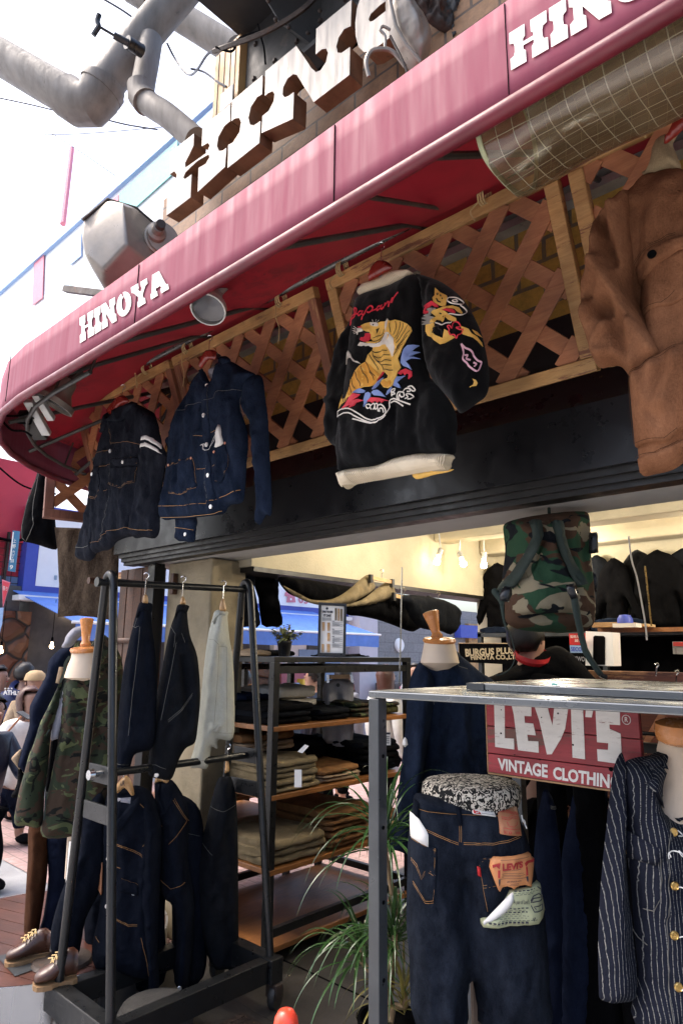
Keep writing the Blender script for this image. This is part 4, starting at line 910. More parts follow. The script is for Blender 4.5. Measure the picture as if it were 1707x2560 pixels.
# rolled clear vinyl sheet
def roll():
    t=thing('vinyl_sheet','clear grid reinforced vinyl sheet rolled up under the awning rail','plastic sheet')
    x0,x1=-.66,1.2; vs=[];uv=[]; n=60
    pts=[(1.115,2.70),(1.118,2.80),(1.13,2.90),(1.19,2.965),(1.28,2.985),(1.38,2.95),(1.44,2.87),(1.445,2.78),(1.41,2.705),(1.34,2.655),(1.26,2.645),(1.18,2.66),(1.15,2.72),(1.16,2.82),(1.21,2.91),(1.29,2.94)]
    C_=cat(pts,5,False); L=[0]
    for a,b in zip(C_,C_[1:]): L.append(L[-1]+math.dist(a,b))
    m=len(C_)
    for i in range(n):
        x=x0+(x1-x0)*i/(n-1)
        for j,(y,z) in enumerate(C_):
            w=nz(x*3.5,j*.07,0)*.02*min(1,max(0,(j-12)/10)); e=max(0,1-(x-x0)/.08)
            yy=1.5+(y-1.5)*(1-.15*e*0); vs.append((x,y+w*.5,z+w)); uv.append((x-x0,L[j]))
    fs=[(i*m+j,i*m+j+1,(i+1)*m+j+1,(i+1)*m+j) for i in range(n-1) for j in range(m-1)]
    o=mk('sheet',vs,fs,K['vinyl'],t,None,True); l=o.data.uv_layers.new(name='UVMap')
    for p in o.data.polygons:
        for li in p.loop_indices: l.data[li].uv=uv[o.data.loops[li].vertex_index]
    e=[(x0,y,z) for y,z in C_]; MB().tube(e,.006,6).o('hem',K['pgrn'],t,smooth=True)
roll()
# ---------------- garment rack
rk=thing('garment_rack','dark steel A frame garment rack on castors hung with denim jackets','garment rack')
r_=.0185
def arch(y,nearside):
    xa,xb,top=-2.935,-2.515,(1.895 if nearside else 1.925)
    L=[(xa,y,.22),(xa+.205,y,top-.06)]; 
    arc=[(-2.788+math.cos(a)*-.032,y,top-.045+.04*math.sin(a)) for a in [math.pi*i/8 for i in range(9)]]
    MB().tube([(xa,y,.20),(-2.823,y,top-.05)]+arc+[(-2.753,y,top-.05),(xb,y,.20)],r_,12).o('end_frame',K['dsteel'],rk,smooth=True)
    for z in (1.05,.90):
        t=(z-.2)/(top-.25); MB().box((xa+.19*t+.01,y-.006,z-.035),(xb-.19*t-.01,y+.006,z+.035)).o('cross_plate',K['dsteel'],rk,bev=.002)
    MB().box((xa-.05,y-.035,.11),(xb+.05,y+.035,.21)).o('base_beam',K['dsteel'],rk,bev=.004)
Y0,Y1=1.49,2.27
arch(Y0,1); arch(Y1,0)
MB().tube([(-2.788,Y0-.05,1.85),(-2.788,Y1+.02,1.88)],.0165,12).o('top_bar',K['dsteel'],rk,smooth=True)
MB().lathe([(0,0),(.022,0),(.022,.012),(0,.012)],(-2.788,Y0-.062,1.85),14,(0,1,0)).o('end_cap',K['dsteel'],rk)
MB().tube([(-2.7275,Y0,1.05),(-2.7275,Y1,1.05)],.0165,12).o('lower_bar',K['dsteel'],rk,smooth=True)
MB().lathe([(0,-.03),(.02,-.03),(.024,-.01),(.012,0),(.012,.02)],(-2.74,Y0-.02,1.05),14,(0,1,0)).o('knob',K['chrome'],rk,smooth=True)
for x in (-2.935,-2.515): MB().box((x-.03,Y0+.036,.115),(x+.03,Y1-.036,.205)).o('side_beam',K['dsteel'],rk,bev=.003)
for x in (-2.935,-2.515):
    for y in (Y0,Y1):
        c=MB().lathe([(0,-.016),(.05,-.016),(.054,-.01),(.054,.01),(.05,.016),(0,.016)],(x+.03,y+.01,.054),20,(1,.4,0)).o('castor_wheel',K['rubber'],rk,smooth=True)
        MB().box((x-.005,y-.02,.05),(x+.065,y+.02,.11)).o('castor_fork',K['iron'],rk,bev=.004)
# ---------------- display shelf unit
sh=thing('display_shelf','dark steel display shelf with wooden boards stacked with folded trousers','shelf unit')
XF,XB,YA,YB=-2.80,-3.60,2.50,3.68
for x in (XF,XB):
    for y in (YA,YB): MB().box((x-.02,y-.02,.0) if False else (x-.021,y-.021,.004),(x+.021,y+.021,1.50)).o('upright',K['dsteel'],sh,bev=.002)
MB().box((XB-.022,YA-.022,1.50),(XF+.022,YB+.022,1.53)).o('top_panel',K['dsteel'],sh,bev=.002)
for z in (1.44,.14):
    MB().box((XF-.015,YA+.022,z),(XF+.015,YB-.022,z+.04)).o('rail',K['dsteel'],sh); MB().box((XB-.015,YA+.022,z),(XB+.015,YB-.022,z+.04)).o('rail',K['dsteel'],sh)
    MB().box((XB+.022,YB-.015,z),(XF-.022,YB+.015,z+.04)).o('rail',K['dsteel'],sh)
SZ=[1.165,.82,.46,.10]
for i,z in enumerate(SZ):
    MB().box((XB+.03,YA-.015,z-.026),(XF+.025,YB+.015,z)).o('board',K['shelf'],sh,bev=.003)
# back shelf seen through the first
s2=thing('rear_shelf','second wooden shelf unit behind the first towards the lane','shelf unit')
for y in (2.6,3.5): MB().box((-4.32,y,.004),(-4.28,y+.04,1.5)).o('upright',K['dsteel'],s2)
for y in (2.6,3.5): MB().box((-3.78,y,.004),(-3.74,y+.04,1.5)).o('upright',K['dsteel'],s2)
for z in (.60,.44,.92): MB().box((-4.3,2.6,z-.02),(-3.74,3.54,z)).o('board',K['shelf'],s2)
# ---------------- grey display table
tb_=thing('display_table','grey steel display frame with a thin worn sheet top','display table')
P_=[(-1.36,1.64),(-.15,1.76),(-1.36,2.50),(-.15,2.50)]
for x,y in P_: MB().box((x-.02,y-.02,.004),(x+.02,y+.02,1.416)).o('leg',K['steel'],tb_,bev=.003)
MB().add([(-1.381,1.62,1.418),(.2,1.76,1.418),(.2,2.55,1.418),(-1.381,2.55,1.418),(-1.381,1.62,1.44),(.2,1.76,1.44),(.2,2.55,1.44),(-1.381,2.55,1.44)],[(3,2,1,0),(4,5,6,7),(0,1,5,4),(1,2,6,5),(2,3,7,6),(3,0,4,7)]).o('top_sheet',K['steeltop'],tb_,bev=.004)
MB().box((-1.338,2.47,1.1),(.2,2.49,1.13)).o('back_rail',K['steel'],tb_)
hb=MB()
for z in (1.25,1.05,.85,.65): hb.lathe([(0,.001),(.006,.001),(.006,0)],(-1.339,1.64,z),10,(1,0,0))
hb.o('bolt_holes',K['black'],tb_)
st=thing('upper_tray','thin grey steel tray lying on the display table','tray')
MB().box((-1.20,1.90,1.441),(.3,2.62,1.463)).o('tray',K['steeltop'],st,bev=.003); MB().box((-1.203,1.895,1.442),(-1.14,1.90,1.462)).o('corner_plate',K['steel'],st)
tag(MB().prism([(0,0),(.018,.004),(.008,.018)],0,.006).o('green_chip',K['tealb'],None,Matrix.Translation((-.93,1.93,1.464))),'tiny pale green paper chip on the tray edge','paper scrap')
# ---------------- red plank sign under the table
sg=thing('vintage_sign','weathered red plank sign with big white painted lettering hanging under the table','sign')
fg=FY(1.98); q=fg.L([(1214,1740),(1592,1760),(1583,1990),(1216,1930)])
X0s,X1s=q[0][0],q[1][0]; ZB=q[3][1]; ZT=1.40

hts=[ZB,ZB+(ZT-ZB)*.27,ZB+(ZT-ZB)*.66,ZT]
for i in range(3): MB().box((X0s,hts[i]+.0012,-.022),(X1s,hts[i+1]-.0012,0)).o('plank',K['signr'],sg,fg.M,bev=.0015)
MB().box((X0s-.004,ZB,-.023),(X0s-.0005,ZT,.0005)).box((X0s-.002,ZB-.005,-.023),(X1s,ZB-.0002,.0006)).o('bare_edge',K['signe'],sg,fg.M)
K['signw']=mat('worn_white_paint',(.62,.60,.57),.7,var=.08,ns=20,dirt=((.20,.10,.09),.575),stretch=(.5,2,1))
def zs(P): return [(1200+x*.2551,1740+y*.2551) for x,y in P]
LV_={'L':[(137,40),(238,40),(242,412),(330,418),(335,524),(148,498)],
'E':[(305,40),(498,60),(502,198),(432,195),(438,262),(520,270),(545,386),(462,378),(470,440),(570,445),(574,556),(372,530),(330,180)],
'V':[(528,50),(655,60),(708,290),(724,70),(860,70),(832,320),(790,420),(700,570),(655,572),(580,240)],
'I':[(888,90),(1005,100),(1028,620),(905,602)],
'm':[(1035,110),(1108,115),(1092,210),(1030,205)],
'S':[(1130,110),(1366,130),(1370,285),(1265,278),(1268,322),(1375,368),(1390,650),(1375,666),(1152,636),(1145,520),(1252,528),(1255,462),(1145,452),(1132,190)]}
b=MB()
for P in LV_.values(): b.prism([(x,min(y,ZT-.001)) for x,y in fg.L(zs(P))],.0003,.0022)
b.o('large_lettering',K['signw'],sg,fg.M)
b=MB()
text('t','VINTAGE',fg,zs([(172,605),(662,672),(662,803),(178,722)]),None,None,c=.002,bold=.035,mb=b)
b.o('small_lettering',K['signw'],sg,fg.M); b=MB()
text('t','CLOTHING',fg,zs([(715,690),(1372,782),(1368,922),(716,812)]),None,None,c=.002,bold=.035,mb=b)
b.o('small_lettering',K['signw'],sg,fg.M); b=MB()
text('t','R',fg,zs([(1415,205),(1448,208),(1448,256),(1415,253)]),None,None,c=.002,bold=.02,mb=b)
b.o('registered_mark',K['signw'],sg,fg.M)
c=fg.l(*zs([(1430,232)])[0]); MB().tube([(c[0]+.0115*math.cos(a),c[1]+.0125*math.sin(a),.001) for a in [i*math.pi/12 for i in range(25)]],.0011,5).o('ring_mark',K['signw'],sg,fg.M)
b=MB()
for x,y,r in ((1280,718,.006),(585,622,.002),(338,578,.002),(205,365,.003),(208,135,.002),(763,170,.003),(910,478,.003),(602,210,.002)):
    c=fg.l(*zs([(x,y)])[0]); b.lathe([(0,.0028),(r,.0026),(r,.001)],(c[0],c[1],0),10)
b.o('nail_hole',K['black'],sg,fg.M)
# orange cone top
cn=thing('cone_top','shiny orange red rounded plastic post top at the bottom edge','bollard')
p=atD(716,2522,1.75); MB().lathe([(.038,-.5),(.037,-.09),(.035,-.05),(.030,-.020),(.020,-.004),(.008,.001),(0,.002)],p,28).o('post',K['cone'],cn,smooth=True)
MB().lathe([(.11,-p[2]+.004),(.10,-p[2]+.03),(.040,-.5)],p,24).o('skirt',K['cone'],cn,smooth=True)
# platform
pf=thing('round_platform','round wooden decked platform with brushed metal rim','platform')
pc=(-3.56,1.70); pr=.60; z=.20; b=MB()
k=12
for i in range(k):
    y0=-pr+2*pr*i/k+.002; y1=-pr+2*pr*(i+1)/k-.002; ym=max(abs(y0),abs(y1)); 
    def cx(y): return math.sqrt(max(0,(pr-.012)**2-y*y))
    P=[(-cx(y0),y0),(cx(y0),y0),(cx((y0+y1)/2),(y0+y1)/2),(cx(y1),y1),(-cx(y1),y1),(-cx((y0+y1)/2),(y0+y1)/2)]
    if cx(y0)<.01: P=P[2:] 
    elif cx(y1)<.01: P=[P[0],P[1],P[2],P[5]]
    b.prism(P,-.02,0)
rot=Matrix.Translation((pc[0],pc[1],z))@Matrix.Rotation(R(18),4,'Z')
b.o('deck',K['deck'],pf,rot,bev=.002)
K['brush']=mat('brushed_steel_rim',(.42,.43,.45),.3,.9,var=.1,ns=2,bs=200,bst=.05,stretch=(1,1,.05))
MB().lathe([(pr-.01,.004),(pr,.004),(pr,z-.001),(pr-.010,z-.001),(pr-.010,.004)],(pc[0],pc[1],0),72).o('rim',K['brush'],pf,smooth=True)
tag(MB().add([(-.12,-.1,0),(.13,-.12,0),(.12,.1,0),(-.1,.12,0)],[(0,1,2,3)]).o('steel_foot_plate',K['steel'],None,Matrix.Translation((-3.28,1.52,z+.004))),'thin steel foot plate lying on the platform','plate')
tag(MB().lathe([(.15,0),(.155,.1),(.14,.125),(.0,.13)],(-2.66,1.78,.004),28).o('stone_drum',K['stone_d'],smooth=True),'round grey stone drum under the garment rack','stone block')
# chequer drain cover
m=MB().box((0,0,0),(.35,.3,.006)); 
for i in range(10):
    for j in range(9): x=.02+i*.033; y=.02+j*.032; m.box((x,y,.006),(x+.018,y+.006,.009)) if (i+j)%2 else m.box((x+.006,y-.006,.006),(x+.012,y+.012,.009))
tag(m.o('drain_cover',K['iron'],None,Matrix.Translation((-2.55,1.85,.005))),'chequered iron drain cover in the floor beside the rack','drain cover')
# bulbs inside the shop
def bulb(px,py,z,E,lab,m=None,ax=(0,0,1)):
    p=atZ(px,py,z); t=thing('spot_bulb',lab,'light bulb','bulbs on the shop ceiling')
    MB().lathe([(0,-.03),(.018,-.026),(.026,-.012),(.025,0),(.015,.03),(.014,.05)],p,14,ax).o('bulb',emit('bulb_glow',(1,.80,.52),14) if E else K['glass'],t,smooth=True)
    a=np.array(ax)/np.linalg.norm(ax); MB().lathe([(.02,.05),(.024,.1),(.01,.11)],p,12,ax).tube([p+a*.1,(p[0],p[1],2.7)],.006,6).o('socket',K['alu'],t,smooth=True)
    return p
def plight(p,E,r=.05,c=(1,.89,.72)):
    l=bpy.data.lights.new('bulb_light','POINT'); l.energy=E; l.shadow_soft_size=r; l.color=c; o=bpy.data.objects.new('bulb_light',l); COL.objects.link(o); o.location=tuple(p)
bulb(1092,1403,2.27,1,'leftmost of three bulbs by the ceiling track, over the khaki trousers hanger',ax=(.2,.3,1))
bulb(1157,1408,2.26,1,'middle of the three small bulbs by the ceiling track',ax=(-.5,.2,1)); p3=bulb(1209,1412,2.26,1,'brightest bulb beside the camouflage backpack',ax=(0,.1,1))
for p,E,lb in (((-2.4,3.45,2.45),8,'first row at the lane side'),((-1.1,3.45,2.45),8,'first row over the steel table'),((-2.3,4.85,2.38),8,'back row at the lane side'),((-.9,4.85,2.38),8,'back row in the middle'),((.3,4.2,2.38),7,'far right by the side wall')):
    t=thing('spot_bulb','lit ceiling bulb inside the shop, '+lb,'light bulb','bulbs on the shop ceiling'); MB().lathe([(0,-.05),(.03,-.045),(.042,-.02),(.04,0),(.022,.04),(.018,.05)],p,12).o('bulb',emit('bulb_glow',(1,.80,.52),14),t,smooth=True)
    MB().tube([(p[0],p[1],p[2]+.05),(p[0],p[1],2.749)],.008,6).o('stem',K['alu'],t); plight((p[0],p[1],p[2]-.08),E)
# ---------------- garments
def tz(ox,oy,s): return lambda P:[(ox+p[0]*s,oy+p[1]*s)+tuple(p[2:]) for p in P]
def tf(ox,oy,s): return lambda P:[(ox+f[0]*s,oy+f[1]*s,ox+f[2]*s,oy+f[3]*s,f[4],f[5]) for f in P]
def hook(root,p,r=.013,h=.09,name='hook'):
    """wire hook rising from p to the bar above"""
    p=np.array(p,float); up=np.array([0,0,1.]); sd_=np.array([.7,.7,0.])
    P=[p,p+up*h*.5]+[p+up*(h*.5+r)+sd_*r*math.sin(a)*1.0-up*r*math.cos(a)*1.0 for a in [i*math.pi/6 for i in range(0,9)]]
    return MB().tube(P,.0022,6).o(name,K['chrome'],root,smooth=True)
def seam(s,root,lines,w=.0016,m='thr_o',name='stitching',off=.004,dash=0):
    b=MB()
    for L in lines: strip(s,b,L,w,off,dash=dash)
    if b.v: b.o(name,K[m],root,s.fr.M)
def dbl(L,dx=0,dy=3): return [L,[(x+dx,y+dy) for x,y in L]]
Z=tz(380,880,.2126); ZF=tf(380,880,.2126)
# --- indigo jacket
F=FY(1.72)
j=thing('denim_jacket','indigo denim jacket with white metal buttons, patch pockets and a paper tag tucked in one','jacket','jackets hung on the pipe under the awning')
slv=puff('sleeve',Z([(1120,270),(1185,240),(1230,300),(1252,480),(1285,750),(1300,1100),(1318,1500),(1325,1885),(1260,1905),(1200,2010),(1168,1995),(1175,1820),(1180,1600),(1130,1200),(1110,850),(1045,720),(1000,600),(1030,420)]),F,K['indigo'],j,T=.035,Rr=.05,seed=1,amp=.007,wr=.0028,z0=-.02,folds=ZF([(1100,850,1220,1000,.012,.012),(1190,1300,1290,1200,.01,.008),(1220,1000,1240,1700,.02,.015),(1060,600,1160,760,.01,.012)]))
puff('sleeve',Z([(300,640),(250,760),(180,900),(92,1020),(105,1100),(168,1200),(240,1200),(300,1000),(380,700)]),F,K['indigo'],j,T=.035,Rr=.04,seed=2,z0=-.03)
cf_=puff('cuff_sleeve',Z([(185,1900),(380,1900),(372,2100),(355,2212),(250,2205),(165,2190),(175,2050)]),F,K['indigo'],j,T=.03,Rr=.03,z0=-.05,seed=3)
seam(cf_,j,[Z([(178,2050),(280,2060),(375,2075)])],.002); button(cf_,*Z([(310,2130)])[0],.0095,K['btn'],j)
B=puff('body',Z([(640,335),(565,205),(470,340),(330,590),(262,740),(190,960),(172,1080),(165,1280),(138,1500),(102,1750),(90,1956),(240,1955),(400,1945),(720,1910),(820,1880),(850,1815),(880,1790),(1020,1757),(1050,1600),(1070,1300),(1085,950),(1010,690),(1000,560),(1050,420),(1120,300),(1180,250),(1050,185),(880,90),(780,110),(700,350)]),F,K['indigo'],j,T=.042,Rr=.08,seed=4,amp=.009,wr=.0028,
 folds=ZF([(350,700,300,1500,.02,.012),(500,700,420,1300,.018,.012),(850,520,880,1000,.02,.014),(640,620,660,1800,.006,-.012),(950,600,1000,1300,.02,.012),(150,1300,220,1800,.015,-.008),(900,1350,1000,1600,.012,.012),(850,1600,1000,1500,.01,.01),(420,1350,400,1600,.01,.008),(560,1300,590,1800,.012,-.008),(300,1550,400,1850,.01,.008)]))
pk=decal(B,'pocket',Z([(240,1335),(330,1322),(400,1290),(545,1262),(560,1420),(580,1590),(405,1688),(242,1662)]),K['indigo'],j,off=.004)
pk=decal(B,'pocket',Z([(820,1150),(905,1085),(938,1200),(935,1400),(880,1545),(818,1530)]),K['indigo'],j,off=.005)
decal(B,'placket',Z([(655,420),(740,410),(745,800),(735,1200),(790,1500),(800,1750),(705,1770),(700,1400),(690,1200),(655,700)]),K['indigo'],j,off=.004)
decal(B,'waistband',Z([(92,1824),(400,1812),(690,1785),(700,1762),(806,1750),(860,1700),(1040,1622),(1022,1755),(880,1790),(850,1815),(818,1878),(720,1908),(400,1943),(92,1953)]),K['indigo'],j,off=.003)
seam(B,j,[Z(l) for l in ([(265,728),(400,690),(540,632),(640,610)],[(655,600),(740,592),(790,560),(830,490),(1040,447)],[(1040,447),(1000,560),(1010,690),(1090,790)],[(1050,447),(1020,560),(1025,680),(1110,790)],[(330,600),(265,740),(195,960)],[(742,420),(745,800)],[(695,1200),(705,1400),(708,1750)])],.0016,'thr_g')
seam(B,j,[Z(l) for l in ([(250,1348),(335,1334),(402,1302),(542,1276)],[(250,1336),(332,1322),(400,1291),(540,1265)],[(553,1270),(566,1430),(578,1588),(405,1680),(244,1655)],[(245,1668),(404,1692),(580,1600)],[(822,1148),(905,1090)],[(938,1200),(935,1400),(880,1540),(820,1532)],[(820,1524),(876,1530)])],.0014,'thr_o')
seam(B,j,[Z(l) for l in ([(565,1008),(665,1003)],[(750,962),(815,938)],[(595,1392),(700,1386)],[(780,1362),(808,1342)],[(694,1765),(802,1752)],[(92,1826),(400,1814),(690,1785)],[(800,1748),(1040,1622)],[(92,1950),(400,1938),(720,1902),(820,1870)])],.0022,'thr_o')
for x,y in ((688,412),(707,775),(725,1113),(747,1470),(745,1828)): button(B,*Z([(x,y)])[0],.0105,K['btn'],j)
for x,y in ((245,1343),(537,1268),(914,1087),(805,1195)): button(B,*Z([(x,y)])[0],.006,K['copper'],j,'rivet')
cl=puff('collar',Z([(790,55),(850,40),(905,95),(870,220),(820,310),(745,388),(685,345),(760,220),(770,120)]),F,K['indigo'],j,T=.022,Rr=.02,z0=.0,seed=7)
puff('collar',Z([(568,180),(610,290),(660,352),(640,400),(588,496),(572,470),(590,400),(545,290)]),F,K['indigo'],j,T=.02,Rr=.02,z0=-.002,seed=8)
tag(puff('neck_lining',Z([(600,180),(770,130),(775,230),(690,345),(640,320)]),F,K['grey'],j,T=.004,Rr=.02,z0=-.03).o,'','') ; del bpy.data.objects['neck_lining']['label']; del bpy.data.objects['neck_lining']['category']
t_=tag(decal(B,'price_tag',Z([(820,970),(868,880),(888,1090),(822,1142)]),K['paper'],None,off=.012,th=.001),'white paper tag tucked in the pocket of the indigo jacket','paper tag','tags on the clothes')
b=MB(); strip(B,b,Z([(690,1120),(710,1180),(760,1160),(800,1030),(820,1000)]),.0022,.012,sm=5); strip(B,b,Z([(690,1130),(700,1170),(750,1175),(790,1100),(822,1010)]),.0022,.013,sm=5); strip(B,b,Z([(665,1125),(700,1105),(725,1120),(700,1135),(680,1110)]),.003,.014,sm=3); tag(b.o('tag_string',K['paper'],None,F.M),'white string looped from the jacket button to its tag','string')
def hanger(lab,pts,m,fr,z0,hp,h=.09,grp='hangers on the pipe'):
    t=thing('clothes_hanger',lab,'hanger',grp)
    s=puff('shoulder_bar',pts,fr,K[m],t,T=.018,Rr=.012,z0=z0,amp=0,wr=0,res=.008,sm=3); a=fr.l(*hp); hook(t,fr.w(a[0],a[1],z0),h=h); return t
hanger('dark red wooden hanger in the indigo jacket collar',Z([(612,195),(640,100),(690,15),(745,-8),(800,15),(790,105),(705,112),(630,205)]),'hangr',F,.03,Z([(735,5)])[0],.10)
# --- charcoal jacket
A=tz(0,640,.5446); AF=tf(0,640,.5446); F1=FY(1.72)
j=thing('denim_jacket','charcoal denim jacket with two white stripes round the upper sleeve','jacket','jackets hung on the pipe under the awning')
s=puff('sleeve',A([(665,730),(700,725),(722,770),(740,860),(762,912),(748,1000),(730,1130),(722,1283),(660,1290),(610,1286),(622,1180),(640,1020),(655,900),(668,800)]),F1,K['char'],j,T=.035,Rr=.05,z0=.012,seed=11,amp=.007,folds=AF([(680,1000,700,1180,.02,.012),(660,1180,720,1100,.012,.01)]))
for P in ([(672,836),(700,831),(725,842),(742,866),(750,888),(735,872),(715,856),(694,850),(671,852)],[(665,871),(700,864),(722,874),(742,892),(757,912),(737,902),(716,888),(695,881),(664,886)]): decal(s,'white_stripe',A(P),K['paper'],j,off=.003,res=.008)
seam(s,j,[A([(615,1255),(660,1262),(720,1262)]),A([(668,735),(660,800),(672,850)])],.002,'thr_o')
l_=puff('sleeve',A([(495,735),(470,800),(440,900),(410,1020),(380,1130),(350,1265),(323,1368),(345,1392),(395,1388),(425,1290),(440,1100),(455,930)]),F1,K['char'],j,T=.035,Rr=.05,z0=-.025,seed=12,folds=AF([(440,950,380,1250,.015,.012)]))
seam(l_,j,[A([(330,1335),(370,1338),(408,1330)])],.002,'thr_g')
B=puff('body',A([(478,790),(492,735),(515,712),(560,690),(608,675),(655,695),(702,735),(672,850),(655,960),(640,1080),(622,1190),(614,1272),(560,1292),(522,1310),(490,1345),(455,1352),(419,1356),(424,1240),(418,1100),(432,1000),(455,880)]),F1,K['char'],j,T=.042,Rr=.08,seed=13,amp=.009,wr=.0028,folds=AF([(500,900,480,1200,.015,.012),(570,1080,600,1250,.015,.012),(527,870,505,1300,.006,-.012),(450,1050,440,1250,.012,.01),(600,1070,560,1230,.012,.009)]))
decal(B,'collar',A([(560,690),(608,668),(618,685),(570,762),(528,765),(545,735)]),K['char'],j,off=.022,th=.012)
decal(B,'collar',A([(505,712),(520,760),(508,788),(478,815),(482,775),(492,735)]),K['char'],j,off=.02,th=.012)
for P in ([(543,935),(652,926),(655,940),(637,962),(555,968),(538,950)],[(430,1010),(478,970),(490,975),(480,1000),(440,1030)]): decal(B,'pocket_flap',A(P),K['char'],j,off=.007,th=.004)
for P in ([(527,975),(640,966),(628,1040),(575,1070),(523,1050)],[(432,1035),(485,1000),(488,1080),(460,1120),(430,1112)]): decal(B,'pocket',A(P),K['char'],j,off=.004)
seam(B,j,[A(l) for l in ([(450,925),(490,905),(522,897)],[(530,868),(570,858),(610,858),(655,868)],[(490,975),(525,958)],[(543,935),(652,926)],[(555,966),(637,960),(653,942)],[(538,950),(555,966)],[(523,1050),(575,1070),(628,1040),(640,970)],[(524,1044),(575,1063),(624,1036)],[(430,1112),(460,1120),(486,1080)],[(432,1106),(460,1113),(482,1078)],[(430,1012),(478,972)],[(440,1028),(480,1000)],[(421,1320),(470,1312),(510,1270),(600,1250),(614,1250)],[(496,1082),(512,1075)],[(527,800),(530,870)])],.0014,'thr_o')
for x,y in ((533,902),(585,950),(453,1008)): button(B,*A([(x,y)])[0],.011,K['btn'],j)
seam(B,j,[A([(527,870),(523,1000),(508,1200),(480,1310)])],.0016,'thr_g')
hanger('orange red wooden hanger in the striped charcoal jacket',A([(505,720),(530,680),(570,642),(592,655),(600,672),(560,695),(535,735)]),'hangr',F1,.02,A([(578,645)])[0],.075)
# --- tiger jacket
G=tz(780,650,.287); GF=tf(780,650,.287); F2=FY(1.70)
j=thing('embroidered_jacket','black velvet jacket with a roaring tiger embroidered on its back and cream ribbed hem','jacket','jackets hung on the pipe under the awning')
puff('sleeve',G([(385,330),(300,420),(240,530),(150,720),(95,900),(60,1050),(42,1250),(36,1480),(62,1560),(110,1590),(178,1622),(230,1600),(260,1300),(300,1150),(330,1000),(350,800),(360,600)]),F2,K['velvet'],j,T=.04,Rr=.06,z0=-.04,seed=21,folds=GF([(80,1200,230,1180,.015,.012),(120,1250,60,1500,.02,.012),(200,700,120,1050,.02,.01)]))
SL=puff('sleeve',G([(870,100),(1000,130),(1120,185),(1250,290),(1350,430),(1430,600),(1480,800),(1503,1000),(1482,1150),(1400,1225),(1262,1315),(1200,1245),(1080,1105),(1000,1005),(955,820),(940,500),(915,220)]),F2,K['velvet'],j,T=.055,Rr=.09,z0=.0,seed=22,amp=.006,folds=GF([(970,550,1020,900,.02,.02),(1120,950,1280,1280,.025,.02),(1220,900,1330,1200,.03,.015),(1000,230,960,480,.018,-.02)]))
B=puff('body',G([(385,305),(480,255),(640,205),(780,140),(850,100),(960,180),(955,450),(955,750),(985,1000),(1060,1085),(1180,1240),(1225,1400),(1215,1500),(1190,1690),(920,1682),(720,1725),(570,1785),(330,1815),(216,1852),(192,1720),(180,1600),(215,1350),(260,1100),(285,900),(305,700),(330,480)]),F2,K['velvet'],j,T=.055,Rr=.10,seed=23,amp=.007,wr=.002,folds=GF([(330,450,250,1200,.018,-.02),(700,1450,680,1780,.012,-.012),(750,1300,740,1700,.012,-.018),(930,1200,910,1700,.02,-.018),(220,1150,290,1500,.02,.012),(1050,1150,1120,1680,.02,.014),(560,1500,520,1780,.02,.01)]))
HM=puff('ribbed_hem',G([(216,1852),(330,1812),(570,1782),(720,1722),(920,1680),(1190,1685),(1180,1750),(1150,1822),(1000,1830),(830,1858),(600,1902),(400,1932),(340,1952),(290,1986),(252,1976),(238,1920)]),F2,K['cream'],j,T=.055,Rr=.05,z0=.004,seed=24,amp=.006,wr=.001,res=.009,sm=3)
hemS=puff('rib_back',G([(830,1830),(1150,1800),(1130,1822),(1000,1850),(900,1880),(835,1885)]),F2,K['gold_thread'],j,T=.02,Rr=.02,z0=-.03); hemS.o.name='orange_lining'
# rib lines
rb=MB()
def G1(x,y): return (780+x*.287,650+y*.287)
hb_=[(216,1852),(330,1812),(570,1782),(720,1722),(920,1680),(1190,1685)]; lb_=[(252,1976),(345,1950),(600,1902),(830,1858),(1000,1830),(1150,1820)]
def lerpP(P,t):
    k=t*(len(P)-1); i=min(int(k),len(P)-2); f=k-i; return (P[i][0]*(1-f)+P[i+1][0]*f,P[i][1]*(1-f)+P[i+1][1]*f)
Sh=Surf(); Sh.fr=F2
HB=[o for o in j.children] if False else None
RS=puff('cream_collar',G([(388,292),(450,200),(560,170),(680,105),(790,80),(852,96),(790,160),(640,222),(520,272),(430,306)]),F2,K['cream'],j,T=.03,Rr=.025,z0=.0,seed=25,amp=.001,wr=0,res=.008,sm=3)
for k in range(86):
    a,b=lerpP(hb_,(k+.5)/86),lerpP(lb_,(k+.5)/86); strip(HM,rb,[G1(*a),G1(*b)],.0034,.004)
# fabric ribs are pattern: joined to the hem mesh
rbo=rb.o('rib_knit',K['cream2'],j,F2.M)
cr_=MB()
ct=[(388,292),(450,200),(560,170),(680,105),(790,80)]; cb=[(430,306),(520,272),(640,222),(790,160),(852,96)]
for k in range(46):
    a,b=lerpP(ct,(k+.5)/46),lerpP(cb,(k+.5)/46); strip(RS,cr_,[G1(*a),G1(*b)],.0022,.0035)
cr_.o('collar_rib_knit',K['cream2'],j,F2.M)
